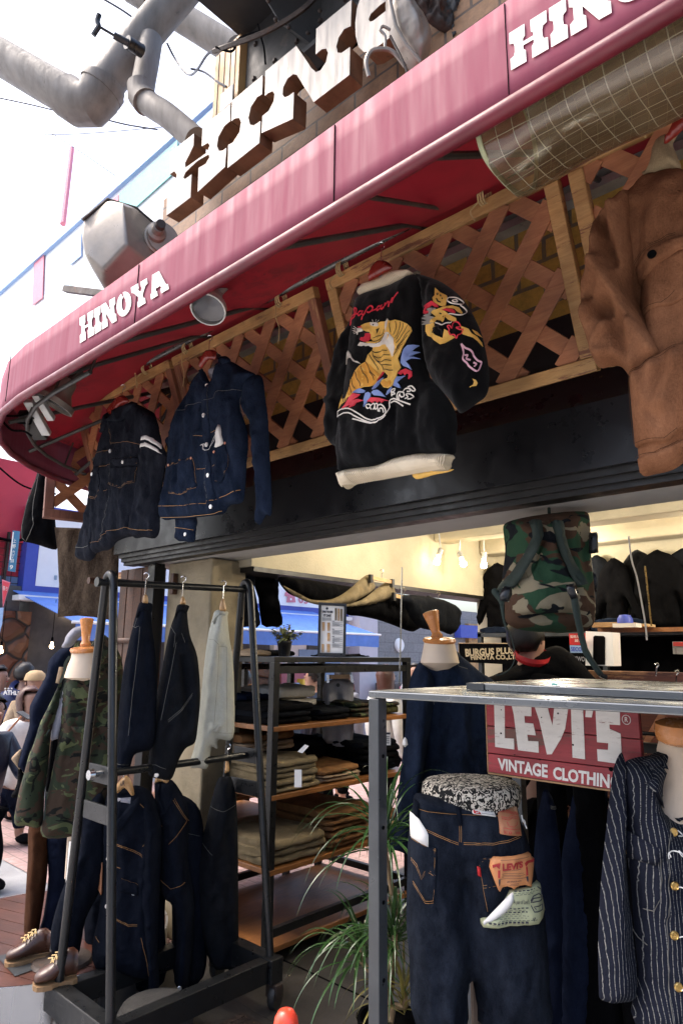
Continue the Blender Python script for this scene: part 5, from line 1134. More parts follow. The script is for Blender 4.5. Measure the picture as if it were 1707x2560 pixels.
# embroidery
Eb=tz(850,700,.1658); 
def EM(nm,key,polys,off,sf=B,cv=Eb,sm=1,root=j):
    b=MB()
    for P in polys: decal(sf,nm,cv(P),None,None,off=off,th=.0,sm=sm,res=.009,into=b)
    return b.o(nm,K[key],root,sf.fr.M,smooth=True)
def ES(nm,key,lines,w,off,sf=B,cv=Eb,sm=4,root=j):
    b=MB()
    for L in lines: strip(sf,b,cv(L),w,off,sm=sm)
    return b.o(nm,K[key],root,sf.fr.M)
EM('tiger_body','gold_thread',[[(500,720),(560,695),(640,700),(700,680),(760,670),(800,650),(840,665),(900,640),(980,655),(1060,690),(1110,740),(1120,790),(1080,880),(1020,980),(1000,1080),(940,1220),(960,1290),(975,1350),(945,1420),(940,1500),(910,1560),(880,1650),(830,1680),(770,1670),(730,1610),(745,1560),(820,1530),(825,1490),(790,1450),(740,1430),(700,1500),(660,1600),(600,1640),(480,1670),(370,1740),(290,1810),(170,1850),(100,1890),(30,1940),(0,1950),(0,1900),(20,1840),(30,1720),(50,1790),(110,1830),(240,1780),(262,1700),(300,1570),(370,1450),(430,1350),(500,1290),(530,1190),(590,1110),(600,1070),(540,1020),(500,1000),(600,980),(570,940),(565,880),(500,835),(430,810),(440,750)]],.004)
EM('tiger_haunch','orange_gold_thread',[[(262,1790),(262,1700),(300,1580),(370,1460),(440,1360),(500,1300),(560,1330),(640,1420),(700,1480),(660,1590),(600,1640),(480,1665),(370,1735),(300,1800)],[(740,1600),(780,1560),(860,1560),(870,1640),(820,1670),(765,1655)]],.0048)
EM('tiger_chest','white_thread',[[(390,1050),(430,1000),(540,1020),(640,1010),(700,990),(740,900),(770,830),(820,840),(880,920),(895,1050),(880,1180),(860,1200),(840,1130),(800,1060),(740,1020),(680,1050),(600,1070),(560,1060),(540,1045),(500,1060),(470,1045),(440,1058)],[(755,760),(760,680),(795,630),(808,650),(795,720),(775,820)],[(560,700),(640,690),(665,720),(650,745),(600,755),(565,740)],[(380,800),(440,790),(470,815),(465,840),(430,850),(395,850)],[(372,850),(385,892),(400,850)],[(455,840),(470,885),(475,842)]],.0056)
EM('tiger_mouth','scarlet_thread',[[(490,870),(530,848),(565,870),(560,950),(530,990),(470,990),(425,970),(440,930),(480,930)],[(385,775),(440,762),(450,780),(410,798)]],.0056)
EM('dark_mouth','black_thread',[[(430,855),(480,840),(560,850),(540,870),(500,870),(490,920),(440,930),(425,975),(405,960),(420,900)],[(590,722),(615,718),(620,742),(600,748)],[(625,800),(675,775),(640,860),(640,815)]],.0062)
ES('tiger_stripes','black_thread',[[(830,700),(845,800),(850,840)],[(905,660),(915,760),(880,870)],[(965,665),(960,780),(895,920)],[(1020,690),(990,800),(915,940)],[(1075,720),(1020,830),(920,1000)],[(1105,790),(1040,880),(930,1060)],[(1075,870),(1000,960),(920,1100)],[(1000,1000),(950,1080),(900,1180)],
[(740,790),(735,840),(690,890),(600,930)],[(720,900),(680,960),(610,990)],[(750,850),(710,960),(640,1010)],
[(600,1130),(640,1150),(720,1120),(800,1110)],[(620,1200),(680,1230),(760,1190),(835,1175)],[(660,1270),(720,1290),(800,1260),(860,1260)],[(720,1330),(790,1335),(865,1328)],[(780,1400),(830,1408),(890,1405)],
[(590,1100),(610,1200),(680,1290),(740,1350),(775,1420)],[(550,1180),(590,1250),(640,1320),(675,1400)],[(505,1290),(540,1350),(570,1430),(635,1500)],[(450,1360),(470,1450),(530,1530),(540,1610)],[(560,1440),(600,1500),(620,1560)],[(385,1450),(400,1550),(440,1610),(450,1670)],[(320,1550),(335,1640),(365,1700)],[(280,1650),(300,1720),(320,1770)],[(175,1810),(165,1860)],[(125,1830),(130,1875)],[(690,1060),(690,1060+1)]],.0026,.0064)
ES('whiskers','white_thread',[[(380,800),(340,770)],[(375,815),(320,800)],[(375,830),(310,830)],[(378,845),(325,865)],[(385,860),(345,885)],[(600,690),(590,655)],[(630,685),(640,645)],[(650,690),(680,660)]],.0018,.0066,sm=1)
ES('lettering','scarlet_thread',[[(330,560),(315,500),(330,480),(350,500),(350,560),(320,620),(270,670),(225,710),(215,700),(230,640),(270,600),(330,580),(380,570)],[(440,530),(400,535),(380,570),(400,600),(440,570),(455,520),(445,570),(465,590),(490,560)],[(525,470),(480,570),(440,670)],[(520,490),(560,450),(590,470),(575,520),(540,550),(515,540)],[(575,530),(610,500),(640,480)],[(690,440),(650,450),(640,500),(660,510),(695,470),(710,420),(700,470),(720,490),(740,460)],[(760,390),(740,480)],[(750,440),(790,385),(815,385),(800,450)],[(800,450),(850,350),(870,310),(850,370),(860,380),(900,290),(960,240)]],.0062,.0045)
EM('blue_leaves','blue_thread',[[(975,1280),(990,1200),(1030,1080),(1080,1020),(1140,1000),(1195,992),(1150,1050),(1120,1100),(1205,1090),(1150,1140),(1100,1190),(1150,1180),(1210,1190),(1120,1210),(1060,1260),(1100,1310),(1130,1385),(1080,1350),(1020,1330)],[(600,1700),(620,1650),(680,1590),(720,1550),(770,1530),(720,1590),(700,1640),(650,1690)],[(330,1760),(380,1710),(440,1695),(500,1720),(480,1750),(420,1760)],[(470,1960),(465,1850),(500,1760),(540,1740),(578,1760),(570,1810),(510,1880)],[(595,1750),(640,1720),(700,1715),(750,1750),(800,1815),(720,1800),(630,1790)],[(900,1640),(920,1560),(950,1500),(1050,1480),(990,1530),(950,1590),(980,1620),(1000,1670),(950,1660)],[(805,1785),(830,1720),(885,1660),(880,1720)]],.0055)
EM('red_rocks','scarlet_thread',[[(100,1970),(180,1920),(270,1830),(340,1770),(430,1780),(380,1830),(300,1880),(400,1850),(460,1860),(380,1900),(330,1950),(240,1972),(290,1930),(200,1950)],[(500,1880),(580,1820),(700,1830),(830,1865),(770,1870),(740,1905),(720,1870),(680,1900),(640,1870),(590,1900),(560,1875)],[(950,1450),(980,1400),(1050,1370),(1130,1400),(1135,1470),(1090,1525),(1100,1450),(1060,1440),(1040,1470),(1010,1430),(980,1465)],[(700,1500),(740,1440),(775,1430),(740,1480),(680,1560),(650,1600)]],.005)
ES('wave_lines','white_thread',[[(0,2080),(60,2000),(150,1980),(260,1990),(380,2050),(500,2130),(620,2155),(740,2120),(800,2060),(830,1980),(845,1870),(900,1835),(960,1850),(1040,1880),(1120,1905)],[(55,2110),(130,2050),(250,2050),(370,2110),(520,2180),(650,2195),(760,2130),(800,2080)],[(320,2145),(430,2170),(560,2200),(650,2190)],[(850,1890),(920,1870),(980,1900),(1045,1945)],[(520,1985),(510,1940),(550,1920),(560,1960),(520,1985)],[(580,2000),(560,1950),(620,1910),(640,1950),(600,2000)],[(640,2000),(650,1930),(690,1920),(680,1980),(640,2000)],[(700,2035),(690,1960),(740,1930),(790,1980),(800,2050),(770,2100)],[(720,2040),(720,1990),(760,1990),(775,2050)],[(960,1850),(950,1790),(990,1740),(1050,1740),(1060,1790),(1020,1810),(1000,1780)],[(980,1850),(975,1800),(1010,1760)],[(1060,1830),(1100,1800),(1080,1760),(1120,1750),(1150,1780),(1130,1815),(1090,1830)],[(1040,1730),(1060,1680),(1110,1670),(1120,1710),(1080,1715)],[(1090,1650),(1140,1630),(1180,1680),(1150,1700),(1110,1660)],[(880,1800),(890,1720),(930,1690),(930,1720),(900,1740),(930,1760),(890,1780)]],.0048,.0055)
EM('mountain','white_thread',[[(105,1280),(130,1180),(170,1130),(230,1120),(280,1170),(310,1240),(350,1280),(400,1290),(440,1325),(380,1310),(330,1290),(290,1230),(270,1240),(250,1190),(240,1240),(215,1190),(195,1240),(180,1190),(150,1240)]],.005)
Es=tz(1040,700,.1275)
EM('dragon_body','gold_thread',[[(440,200),(540,290),(650,340),(680,400),(670,560),(620,585),(560,570),(480,520),(460,440),(470,370)],[(540,650),(620,600),(700,590),(780,545),(870,560),(930,650),(930,690),(860,660),(800,600),(700,620),(620,660),(700,700),(760,750),(860,800),(870,860),(800,870),(740,850),(690,800),(680,850),(660,920),(600,870),(520,860),(500,920),(400,930),(440,870),(520,800),(440,740),(470,690)],[(310,960),(400,930),(490,930),(520,990),(440,1060),(450,1110),(520,1170),(600,1200),(650,1220),(690,1050),(750,1080),(800,1150),(870,1190),(780,1260),(700,1310),(600,1340),(500,1270),(430,1200),(340,1160),(300,1080)],[(950,950),(1060,980),(1110,1060),(1180,1100),(1240,1200),(1258,1280),(1200,1200),(1130,1140),(1060,1130),(980,1110)],[(1110,980),(1170,1000),(1220,1080),(1160,1060)],[(1160,2130),(1220,2100),(1240,2040),(1220,1990),(1180,1980),(1200,2030),(1190,2090),(1140,2150)]],.004,SL,Es)
EM('dragon_mane','silver_thread',[[(330,640),(430,630),(520,640),(470,700),(400,720),(440,760),(380,790),(500,820),(420,880),(480,920),(400,950),(300,950),(220,940),(300,910),(215,885),(330,870),(200,810),(330,800),(240,770),(380,740)]],.0046,SL,Es)
EM('dragon_flames','scarlet_thread',[[(160,630),(260,580),(200,550),(330,540),(450,510),(540,560),(550,610),(500,620),(450,580),(360,620),(260,630)],[(150,665),(260,660),(370,690),(360,730),(280,735),(240,720),(280,700)],[(620,670),(700,640),(790,620),(840,670),(820,710),(760,690),(690,680)]],.005,SL,Es)
ES('dragon_outline','white_thread',[[(690,440),(720,380),(800,355),(880,400),(900,460),(850,495),(760,500),(700,470),(690,440)],[(760,440),(800,400),(830,440),(790,460),(760,440)],[(880,505),(950,560),(990,630),(960,700),(880,735),(780,725),(740,745)],[(520,930),(590,950),(650,975),(720,930),(780,910),(795,880)]],.0042,.005,SL,Es)
ES('dragon_scrolls','scarlet_thread',[[(820,950),(860,885),(920,900),(950,970),(890,1000),(950,1030),(990,1010),(970,1100),(930,1150),(900,1215),(870,1150),(790,1150),(755,1080),(770,1050),(745,990),(790,980),(830,1030),(820,950)]],.0045,.0062,SL,Es)
ES('dragon_cloud','black_thread',[[(490,1060),(470,1030),(500,1010),(520,1060),(490,1110),(440,1100)],[(520,980),(560,1010),(600,990),(590,1050),(640,1080),(640,1170)],[(500,310),(500,360),(530,330)],[(510,430),(540,490),(590,510)],[(560,350),(580,380)],[(600,420),(620,440)],[(580,730),(620,750)],[(650,790),(670,820)]],.004,.0055,SL,Es)
ES('pink_cloud','pink_thread',[[(985,1310),(1040,1380),(1120,1410),(1170,1470),(1200,1540),(1240,1600),(1285,1620),(1280,1700),(1260,1790),(1220,1815),(1150,1760),(1100,1690),(1040,1630),(1030,1540),(1020,1450),(985,1310)],[(1050,1540),(1100,1530),(1080,1600),(1150,1620)],[(1190,1660),(1230,1680),(1200,1740)]],.006,.0048,SL,Es)
hanger('dark red wooden hanger in the tiger jacket collar',G([(510,192),(535,110),(565,55),(620,15),(680,32),(715,85),(640,128),(600,150),(545,180)]),'hangr',F2,.02,G([(632,18)])[0],.09)
# --- brown coat
Q=tz(1380,300,.3825); QF=tf(1380,300,.3825); F3=FY(1.68)
j=thing('work_coat','brown canvas work coat with tan corduroy collar and big patch pockets','jacket','jackets hung on the pipe under the awning')
B=puff('body',Q([(575,340),(640,318),(760,290),(900,300),(1150,400),(1250,900),(1250,1700),(1200,2100),(1000,2160),(855,2212),(760,2270),(650,2298),(556,2304),(532,2150),(506,1900),(490,1700),(490,1500),(460,1250),(440,950),(420,700),(400,540),(480,440)]),F3,K['brown'],j,T=.065,Rr=.11,seed=31,amp=.006,wr=.002,res=.012,folds=QF([(560,1700,640,1900,.016,.03),(700,1650,660,1850,.016,.03),(850,1600,760,1900,.016,.028),(580,1850,700,1980,.012,-.02),(620,400,560,900,.02,-.014),(760,450,640,900,.025,.014),(600,1900,720,2100,.018,.015),(760,1880,800,2080,.018,.012),(545,1050,520,1500,.03,-.05),(700,1150,650,1500,.02,.012)]))
decal(B,'lower_pocket',Q([(510,1690),(650,1625),(860,1512),(1100,1450),(1100,1950),(860,2052),(775,2118),(540,2136)]),K['brown'],j,off=.014,th=.012)
decal(B,'hem_band',Q([(540,2210),(700,2190),(860,2110),(1050,2060),(1060,2130),(855,2208),(700,2286),(556,2298)]),K['brown'],j,off=.006)
decal(B,'chest_pocket',Q([(560,1050),(850,900),(1000,880),(1000,1150),(820,1250),(600,1300),(560,1280)]),K['brown'],j,off=.006)
decal(B,'pocket_flap',Q([(553,988),(700,912),(850,832),(1000,780),(1010,880),(860,900),(750,985),(660,1045),(556,1066)]),K['brown'],j,off=.022,th=.016)
button(B,*Q([(710,955)])[0],.011,K['black'],j,off=.024)
Bd=B
seam(B,j,[Q(l) for l in ([(553,975),(700,898),(850,818)],[(553,965),(700,888),(850,805)],[(512,1700),(652,1638),(862,1525)],[(518,1718),(655,1655),(864,1540)],[(522,1710),(520,1900),(545,2128)],[(550,2126),(770,2110),(858,2045)],[(600,1300),(770,1260),(850,1180)],[(545,2215),(700,2196),(858,2118)])],.0014,'dbrown',off=.0235)
puff('sleeve',Q([(520,470),(420,530),(365,585),(300,660),(268,800),(238,950),(205,1110),(212,1350),(255,1520),(312,1622),(400,1612),(462,1622),(520,1692),(580,1690),(680,1620),(758,1545),(660,1380),(560,1200),(530,1060),(545,900),(530,700)]),F3,K['brown'],j,T=.055,Rr=.06,z0=.03,seed=33,amp=.004,wr=.002,folds=QF([(340,1010,740,1550,.020,.060),(400,1260,540,1560,.016,-.04),(240,1340,340,1170,.016,.04),(290,1200,400,1330,.014,-.045),(350,690,440,990,.014,-.055),(300,700,330,980,.016,.03),(300,1570,460,1570,.016,.03),(565,1400,570,1680,.012,.03),(430,1350,290,1520,.016,.035),(440,620,520,1050,.014,.035),(250,1100,230,1350,.02,.02)]))
puff('corduroy_collar',Q([(572,332),(612,288),(640,190),(680,112),(735,80),(800,85),(775,140),(800,210),(830,300),(760,320),(670,350)]),F3,K['cord'],j,T=.03,Rr=.03,z0=.0,seed=34,amp=.003)
hanger('bright red wooden hanger shoulder at the right edge above the brown coat',Q([(762,200),(800,120),(860,0),(900,-20),(940,60),(900,110),(790,205)]),'hangr',F3,.05,Q([(880,0)])[0],.08)
# --- black trousers at the far left
T_=tz(0,900,.2232); FT=FC(80,1200,4.55,20)
j=thing('black_trousers','black wide trousers with pale seams clipped up at the awning corner','trousers')
s=puff('trousers',T_([(515,960),(545,1000),(575,1200),(600,1500),(625,1850),(642,1900),(642,2090),(610,2115),(540,2100),(420,2060),(320,2036),(262,2022),(235,1965),(240,1850),(290,1620),(370,1400),(430,1200),(480,1080)]),FT,K['black'],j,T=.08,Rr=.1,seed=41,sm=3,res=.018)
seam(s,j,[T_([(440,1180),(410,1330),(330,1480),(290,1650),(245,1850),(250,1990),(290,2030),(340,1960),(385,1850),(370,1750),(380,1600),(410,1450),(450,1200)])],.004,'thr_g')
MB().tube([FT.w(*FT.l(x,y),.05) for x,y in T_([(495,1080),(500,1110),(530,1120),(535,1090)])],.006,6).o('clip',K['chrome'],j)
# --- burlap
U=tz(0,1050,.2168); FU=FC(215,1420,4.45,0)
s=puff('burlap_cloth',U([(630,1235),(900,1245),(1250,1270),(1340,1300),(1375,1500),(1362,1900),(1332,2150),(1290,2310),(1080,2272),(900,2256),(665,2272),(682,1900),(664,1500)]),FU,K['burlap'],None,T=.006,Rr=.02,seed=42,amp=.005,wr=.001,sm=1,res=.02,folds=tf(0,1050,.2168)([(800,1300,780,2200,.04,.02),(1050,1400,1020,2200,.05,.02)]))
tag(s.o,'coarse brown burlap cloth hanging under the corner lattice','cloth')
# ---------------- jackets on the rack
Z1=tz(0,1300,.3827); Z1F=tf(0,1300,.3827)
gr='jackets on the garment rack'
def rj(lab,P,m,D,folds,seams,hp,seed,T=.075,stub=True,cuff=None,z0=0,turn=10,conv=Z1,convF=Z1F,thr='thr_g'):
    fr=FC(conv([P[0]])[0][0],conv([P[0]])[0][1],D,turn); j=thing('rack_jacket',lab,'jacket',gr)
    s=puff('body',conv(P),fr,K[m],j,T=T,Rr=.09,seed=seed,amp=.008,wr=.0028,z0=z0,res=.013,folds=convF(folds))
    seam(s,j,[conv(l) for l in seams],.0013,thr)
    return j,s,fr
def stubhanger(lab,P,fr,z,conv=Z1,m='hang',h=.08,hp=None):
    t=thing('clothes_hanger',lab,'hanger','wooden hangers on the garment rack'); puff('shoulder_bar',conv(P),fr,K[m],t,T=.02,Rr=.012,z0=z,amp=0,wr=0,res=.008,sm=3)
    a=fr.l(*conv([hp or P[0]])[0]); hook(t,fr.w(a[0],a[1],z),h=h); return t
j,s,fr=rj('dark blue denim jacket nearest the arched end of the rack, seen from the sleeve side',[(908,540),(960,536),(992,548),(985,610),(992,720),(1010,850),(1022,1100),(1012,1400),(985,1500),(935,1520),(870,1545),(832,1650),(736,1655),(755,1500),(770,1250),(798,1000),(838,800),(862,700),(882,620)],'indigo2',3.02,
 [(900,700,790,1500,.02,.02),(960,800,940,1450,.03,-.02),(880,1100,850,1600,.015,.012)],[[(862,690),(890,705),(918,695)],[(745,1590),(800,1590),(840,1600)],[(915,590),(900,640),(880,700)],[(925,700),(905,900),(850,1400)]],None,51)
decal(s,'collar',Z1([(908,540),(992,548),(988,598),(950,585),(915,600),(900,640),(888,635)]),K['indigo2'],j,off=.012,th=.008)
stubhanger('light wooden hanger tip over the nearest rack jacket',[(935,500),(950,485),(965,500),(966,545),(932,545)],fr,.0,hp=(948,490),h=.15)
j,s,fr=rj('almost black denim jacket with a white cuff button, second on the rack',[(1158,555),(1200,548),(1236,562),(1222,600),(1240,750),(1290,900),(1308,1150),(1292,1350),(1272,1460),(1210,1500),(1160,1590),(1118,1700),(1040,1700),(965,1665),(975,1500),(1010,1200),(1060,950),(1088,800),(1115,690),(1140,620)],'blackd',3.12,
 [(1130,750,1020,1500,.02,.02),(1180,800,1260,1300,.03,-.03),(1110,1100,1050,1600,.015,.012),(1200,900,1230,1350,.015,-.02)],[[(1112,690),(1150,745),(1140,830)],[(968,1600),(1020,1590),(1090,1620)],[(1105,1300),(1190,1230),(1260,1130)],[(1107,1312),(1192,1240),(1258,1145)],[(1155,800),(1130,950),(1060,1300)],[(1190,740),(1210,800)]],None,52)
decal(s,'collar',Z1([(1158,555),(1236,562),(1220,608),(1180,590),(1150,605),(1140,640)]),K['blackd'],j,off=.012,th=.008); button(s,*Z1([(1027,1661)])[0],.010,K['btn'],j)
stubhanger('light wooden hanger tip over the nearly black rack jacket',[(1180,520),(1194,498),(1208,515),(1212,548),(1178,550)],fr,.0,hp=(1192,500),h=.14)
j,s,fr=rj('pale grey cotton jacket hanging last on the top bar of the rack',[(1405,592),(1450,585),(1493,600),(1488,640),(1502,780),(1522,900),(1533,1150),(1525,1425),(1430,1440),(1420,1500),(1385,1490),(1370,1560),(1353,1630),(1290,1628),(1238,1610),(1278,1450),(1308,1200),(1328,1000),(1345,850),(1366,720),(1388,640)],'pale',3.3,
 [(1400,760,1310,1500,.025,.028),(1450,820,1430,1400,.02,-.02),(1340,1100,1290,1500,.012,-.012),(1500,800,1510,1400,.015,-.01),(1390,1350,1440,1330,.015,.02)],[[(1366,780),(1400,785),(1430,815)],[(1245,1555),(1300,1560),(1360,1570)],[(1435,825),(1480,830)],[(1432,820),(1425,1000),(1400,1330)],[(1480,830),(1485,1380)],[(1420,1385),(1520,1392)]],None,53)
decal(s,'collar',Z1([(1405,592),(1493,600),(1470,625),(1440,612),(1410,640),(1395,680),(1385,650)]),K['pale'],j,off=.012,th=.008); decal(s,'cuff_tab',Z1([(1395,1370),(1440,1325),(1455,1345),(1420,1390)]),K['pale'],j,off=.01,th=.006)
stubhanger('light wooden hanger tip over the pale grey jacket',[(1440,540),(1458,508),(1472,540),(1476,600),(1435,590)],fr,.0,hp=(1457,515),h=.13)
tag(MB().tube([atD(560,1962,3.1),atD(568,1925,3.1)],.0).o('x',K['black']),'x','x') if False else None
t=thing('clothes_hanger','small wooden hanger end hanging on the lower bar at the far end of the rack','hanger','wooden hangers on the garment rack')
fh=FC(568,1900,3.25,10); puff('shoulder_bar',Z1([(1470,1650),(1475,1580),(1485,1552),(1496,1580),(1500,1640),(1484,1650)]),fh,K['hang'],t,T=.015,Rr=.01,amp=0,wr=0,res=.008,sm=3); hook(t,fh.w(*fh.l(*Z1([(1486,1560)])[0])),h=.09)
# lower bar jackets
Z2=tz(0,1950,.4464); Z2F=tf(0,1950,.4464)
f6=FC(300,2150,3.0,8); j=thing('rack_jacket','dark denim jacket with chest pockets hanging low at the front of the rack','jacket',gr)
puff('sleeve',Z2([(565,88),(490,135),(455,200),(435,400),(372,550),(315,700),(272,880),(292,1010),(420,1015),(470,800),(560,600),(590,300)]),f6,K['indigo2'],j,T=.06,Rr=.07,seed=61,z0=-.01,folds=Z2F([(480,300,350,900,.025,.02),(430,480,500,400,.015,.015)]))
B=puff('body',Z2([(590,90),(640,60),(700,50),(770,40),(850,90),(900,260),(885,500),(865,800),(880,1000),(860,1110),(800,1135),(650,1092),(560,1080),(515,1050),(508,940),(545,760),(565,500),(570,250)]),f6,K['indigo2'],j,T=.08,Rr=.09,seed=62,folds=Z2F([(700,350,690,1000,.02,.012),(820,400,790,1050,.02,.015),(620,400,600,1000,.015,.012)]))
puff('sleeve',Z2([(800,110),(860,160),(905,265),(895,600),(885,900),(892,1100),(886,1265),(845,1262),(820,1000),(796,800),(770,600),(800,380)]),f6,K['indigo2'],j,T=.05,Rr=.05,z0=.02,seed=63,folds=Z2F([(850,300,840,1100,.02,.02)]))
decal(B,'collar',Z2([(780,85),(795,120),(690,270),(652,228),(720,150)]),K['indigo2'],j,off=.02,th=.012); decal(B,'collar',Z2([(615,80),(640,60),(650,170),(620,205)]),K['indigo2'],j,off=.016,th=.012)
decal(B,'pocket_flap',Z2([(692,530),(785,565),(782,625),(690,600),(678,580)]),K['indigo2'],j,off=.01,th=.006); decal(B,'inner_label',Z2([(665,95),(740,90),(740,122),(668,112)]),K['grey'],j,off=.002,th=.001)
seam(B,j,[Z2(l) for l in ([(618,335),(700,350),(750,375),(806,405)],[(620,343),(700,358),(750,384),(806,414)],[(806,360),(850,310),(905,268),(785,110)],[(692,530),(785,565)],[(690,602),(782,627)],[(650,740),(730,785),(780,785)],[(652,748),(730,793),(780,793)],[(635,465),(685,475)],[(540,870),(565,890)],[(800,860),(830,1000),(850,1250)],[(570,250),(620,200)])],.0013,'thr_o')
for x,y in ((621,424),(760,610),(615,685),(846,1212)): button(B,*Z2([(x,y)])[0],.0105,K['btn'],j)
t=stubhanger('light wooden hanger with a small dark stamp in the low front rack jacket',[(648,62),(660,20),(690,-15),(715,-28),(740,0),(758,70),(742,84),(705,40),(668,68)],f6,.03,Z2,'hang',.10,hp=(700,-20))
text('stamp','UR',f6,Z2([(684,-8),(710,-8),(710,22),(684,22)]),K['ink'],t,c=.045,bold=.02)
tag(decal(B,'paper_tag',Z2([(568,465),(576,468),(574,635),(545,620),(556,540)]),K['ptan'],None,off=.02,th=.001),'beige paper tag hanging at the front of the low dark denim jacket','paper tag','tags on the clothes')
j,s,fr=rj('dark denim jacket with yoke seams hanging low behind the front one',[(862,25),(900,10),(965,10),(1040,130),(1056,250),(1050,450),(1086,700),(1076,1000),(1046,1190),(975,1152),(985,900),(962,720),(900,640),(880,300)],'indigo2',3.15,[(1000,200,1000,600,.02,.015),(1020,500,1030,1100,.02,.015)],[[(970,95),(1050,230),(950,345)],[(980,95),(1058,235)],[(850,310),(900,270)],[(900,560),(960,590),(1040,560)]],None,64,conv=Z2,convF=Z2F,thr='thr_o')
button(s,*Z2([(1008,1148)])[0],.010,K['btn'],j); decal(s,'collar',Z2([(865,25),(900,20),(890,80),(930,170),(975,60),(975,100),(905,215),(870,180)]),K['indigo2'],j,off=.012,th=.01)
stubhanger('light wooden hanger ends in the low jacket behind',[(865,10),(880,-25),(900,5),(925,-10),(930,-30),(950,25),(935,42),(905,12),(872,25)],fr,-.01,Z2,'hang',.06,hp=(925,-25))
j,s,fr=rj('black denim jacket hanging low at the far end of the rack',[(1222,0),(1260,-10),(1302,5),(1330,200),(1336,700),(1330,1050),(1260,1075),(1190,1060),(1130,900),(1082,650),(1082,500),(1130,350),(1182,130)],'blackd',3.3,[(1200,200,1160,900,.03,.02),(1280,300,1280,1000,.02,-.015)],[[(1180,150),(1250,165),(1320,140)],[(1130,350),(1190,400)]],None,65,conv=Z2,convF=Z2F)
for P,D,sd_,lab in (([(700,150),(800,110),(900,160),(930,400),(920,800),(915,1150),(700,1160),(690,700)],3.2,66,'dark denim jacket almost hidden between the two front low rack jackets'),([(930,120),(1010,90),(1120,180),(1150,450),(1160,800),(1140,1120),(980,1150),(960,700)],3.24,67,'dark denim jacket hanging low next to the concrete pillar'),([(560,200),(640,150),(700,300),(690,1080),(500,1040),(470,700)],3.28,68,'dark denim jacket hidden behind the front low rack jacket')):
    j,s,fr=rj(lab,P,'indigo2',D,[(P[0][0]+60,P[0][1]+80,P[0][0]+40,1000,.02,.015)],[[(P[0][0],P[0][1]+120),(P[2][0],P[2][1]+130)]],None,sd_,conv=Z2,convF=Z2F)
# ---------------- camouflage coat on its stand, navy jacket behind
Z5=tz(0,1560,.2126); Z5F=tf(0,1560,.2126)
mn=thing('tailor_dummy','cream tailor dummy with turned wooden neck knob on the round platform','mannequin','tailor dummies')
c=atD(213,1640,3.2)
MB().lathe([(.02,-.02),(.085,.0),(.075,.05),(.062,.09),(.060,.12)],c-np.array([0,0,.10]),20).o('neck',K['skinm'],mn,smooth=True)
MB().lathe([(0,.0),(.066,.0),(.070,.010),(.066,.02),(.02,.025)],c+np.array([0,0,.02]),24,(.06,-.12,1)).o('neck_cap',K['knob'],mn,smooth=True)
MB().lathe([(.022,.02),(.026,.035),(.018,.05),(.022,.09),(.030,.14),(.033,.155),(.026,.16),(0,.16)],c+np.array([0,0,.02]),20,(-.12,.02,1)).o('knob',K['knob'],mn,smooth=True)
cz=c+np.array([-.02,.03,0])
MB().lathe([(.05,-1.0),(.06,-.6),(.07,-.3),(.07,-.15),(.05,-.10)],cz+np.array([-.04,.05,0]),20,sx=.9).o('torso',K['skinm'],mn,smooth=True)
MB().tube([(cz[0],cz[1],.21),(cz[0],cz[1],.7)],.018,10).o('stand_pole',K['chrome'],mn); MB().lathe([(.0,.201),(.13,.203),(.12,.215),(.02,.225)],(cz[0],cz[1],0),20).o('stand_base',K['iron'],mn)
f7=FC(200,1800,3.32,14)
s=puff('grey_hoodie',Z5([(770,130),(860,40),(975,22),(1010,80),(935,150),(880,200),(850,245),(800,275),(712,275),(745,200)]),f7,K['grey'],None,T=.06,Rr=.05,seed=70,z0=-.02,amp=.004); tag(s.o,'light grey hood lying round the neck of the navy jacket','hood')
f8=FC(150,1800,3.5,14)
j=thing('navy_jacket','dark navy jacket on the dummy behind the camouflage coat','jacket','jackets on dummies')
puff('sleeve',Z5([(850,250),(760,275),(680,305),(565,430),(532,600),(450,760),(362,920),(332,1010),(330,1200),(270,1400),(192,1665),(230,1720),(320,1780),(420,1500),(600,1100),(740,700),(860,400)]),f8,K['navy'],j,T=.09,Rr=.1,seed=71,folds=Z5F([(600,500,400,1100,.03,.03),(340,1200,420,1280,.015,.02),(260,1450,350,1500,.012,.015)]))
s=puff('lining',Z5([(245,1480),(130,1580),(150,1640),(262,1770),(290,1740),(205,1665)]),f8,K['tan'],j,T=.02,Rr=.02,seed=72,z0=-.02); s.o.name='beige_pocket'
puff('lower_body',Z5([(200,1680),(180,1900),(110,2050),(165,2070),(280,2060),(310,1800)]),f8,K['black'],j,T=.04,Rr=.04,seed=73,z0=-.03)
j=thing('camouflage_coat','woodland camouflage field coat hanging open over a grey sweatshirt on a dummy','coat','jackets on dummies')
f9=FC(215,1800,3.18,14)
s=puff('grey_sweatshirt',Z5([(722,800),(800,500),(900,300),(1040,230),(1050,500),(800,1000),(700,1330),(640,1378),(584,1370),(600,1200),(650,1000)]),f9,K['grey'],j,T=.05,Rr=.06,seed=74,z0=-.02)
tr=puff('dark_trousers_top',Z5([(590,1365),(690,1330),(640,1700),(560,2150),(500,2300),(520,1900),(560,1600)]),f9,K['black'],j,T=.03,Rr=.04,seed=75,z0=-.04); tr.o.name='dark_lining'
LP=puff('left_front',Z5([(905,198),(850,290),(805,410),(745,560),(650,790),(560,980),(470,1160),(400,1380),(330,1560),(268,1790),(210,2000),(160,2352),(300,2390),(480,2385),(520,2000),(560,1700),(600,1260),(680,1000),(722,720),(785,500),(860,400)]),f9,K['camo'],j,T=.05,Rr=.06,seed=76,res=.014,folds=Z5F([(700,700,330,1800,.03,.02),(560,1300,460,1650,.015,.03),(400,1600,300,2300,.03,.015)]))
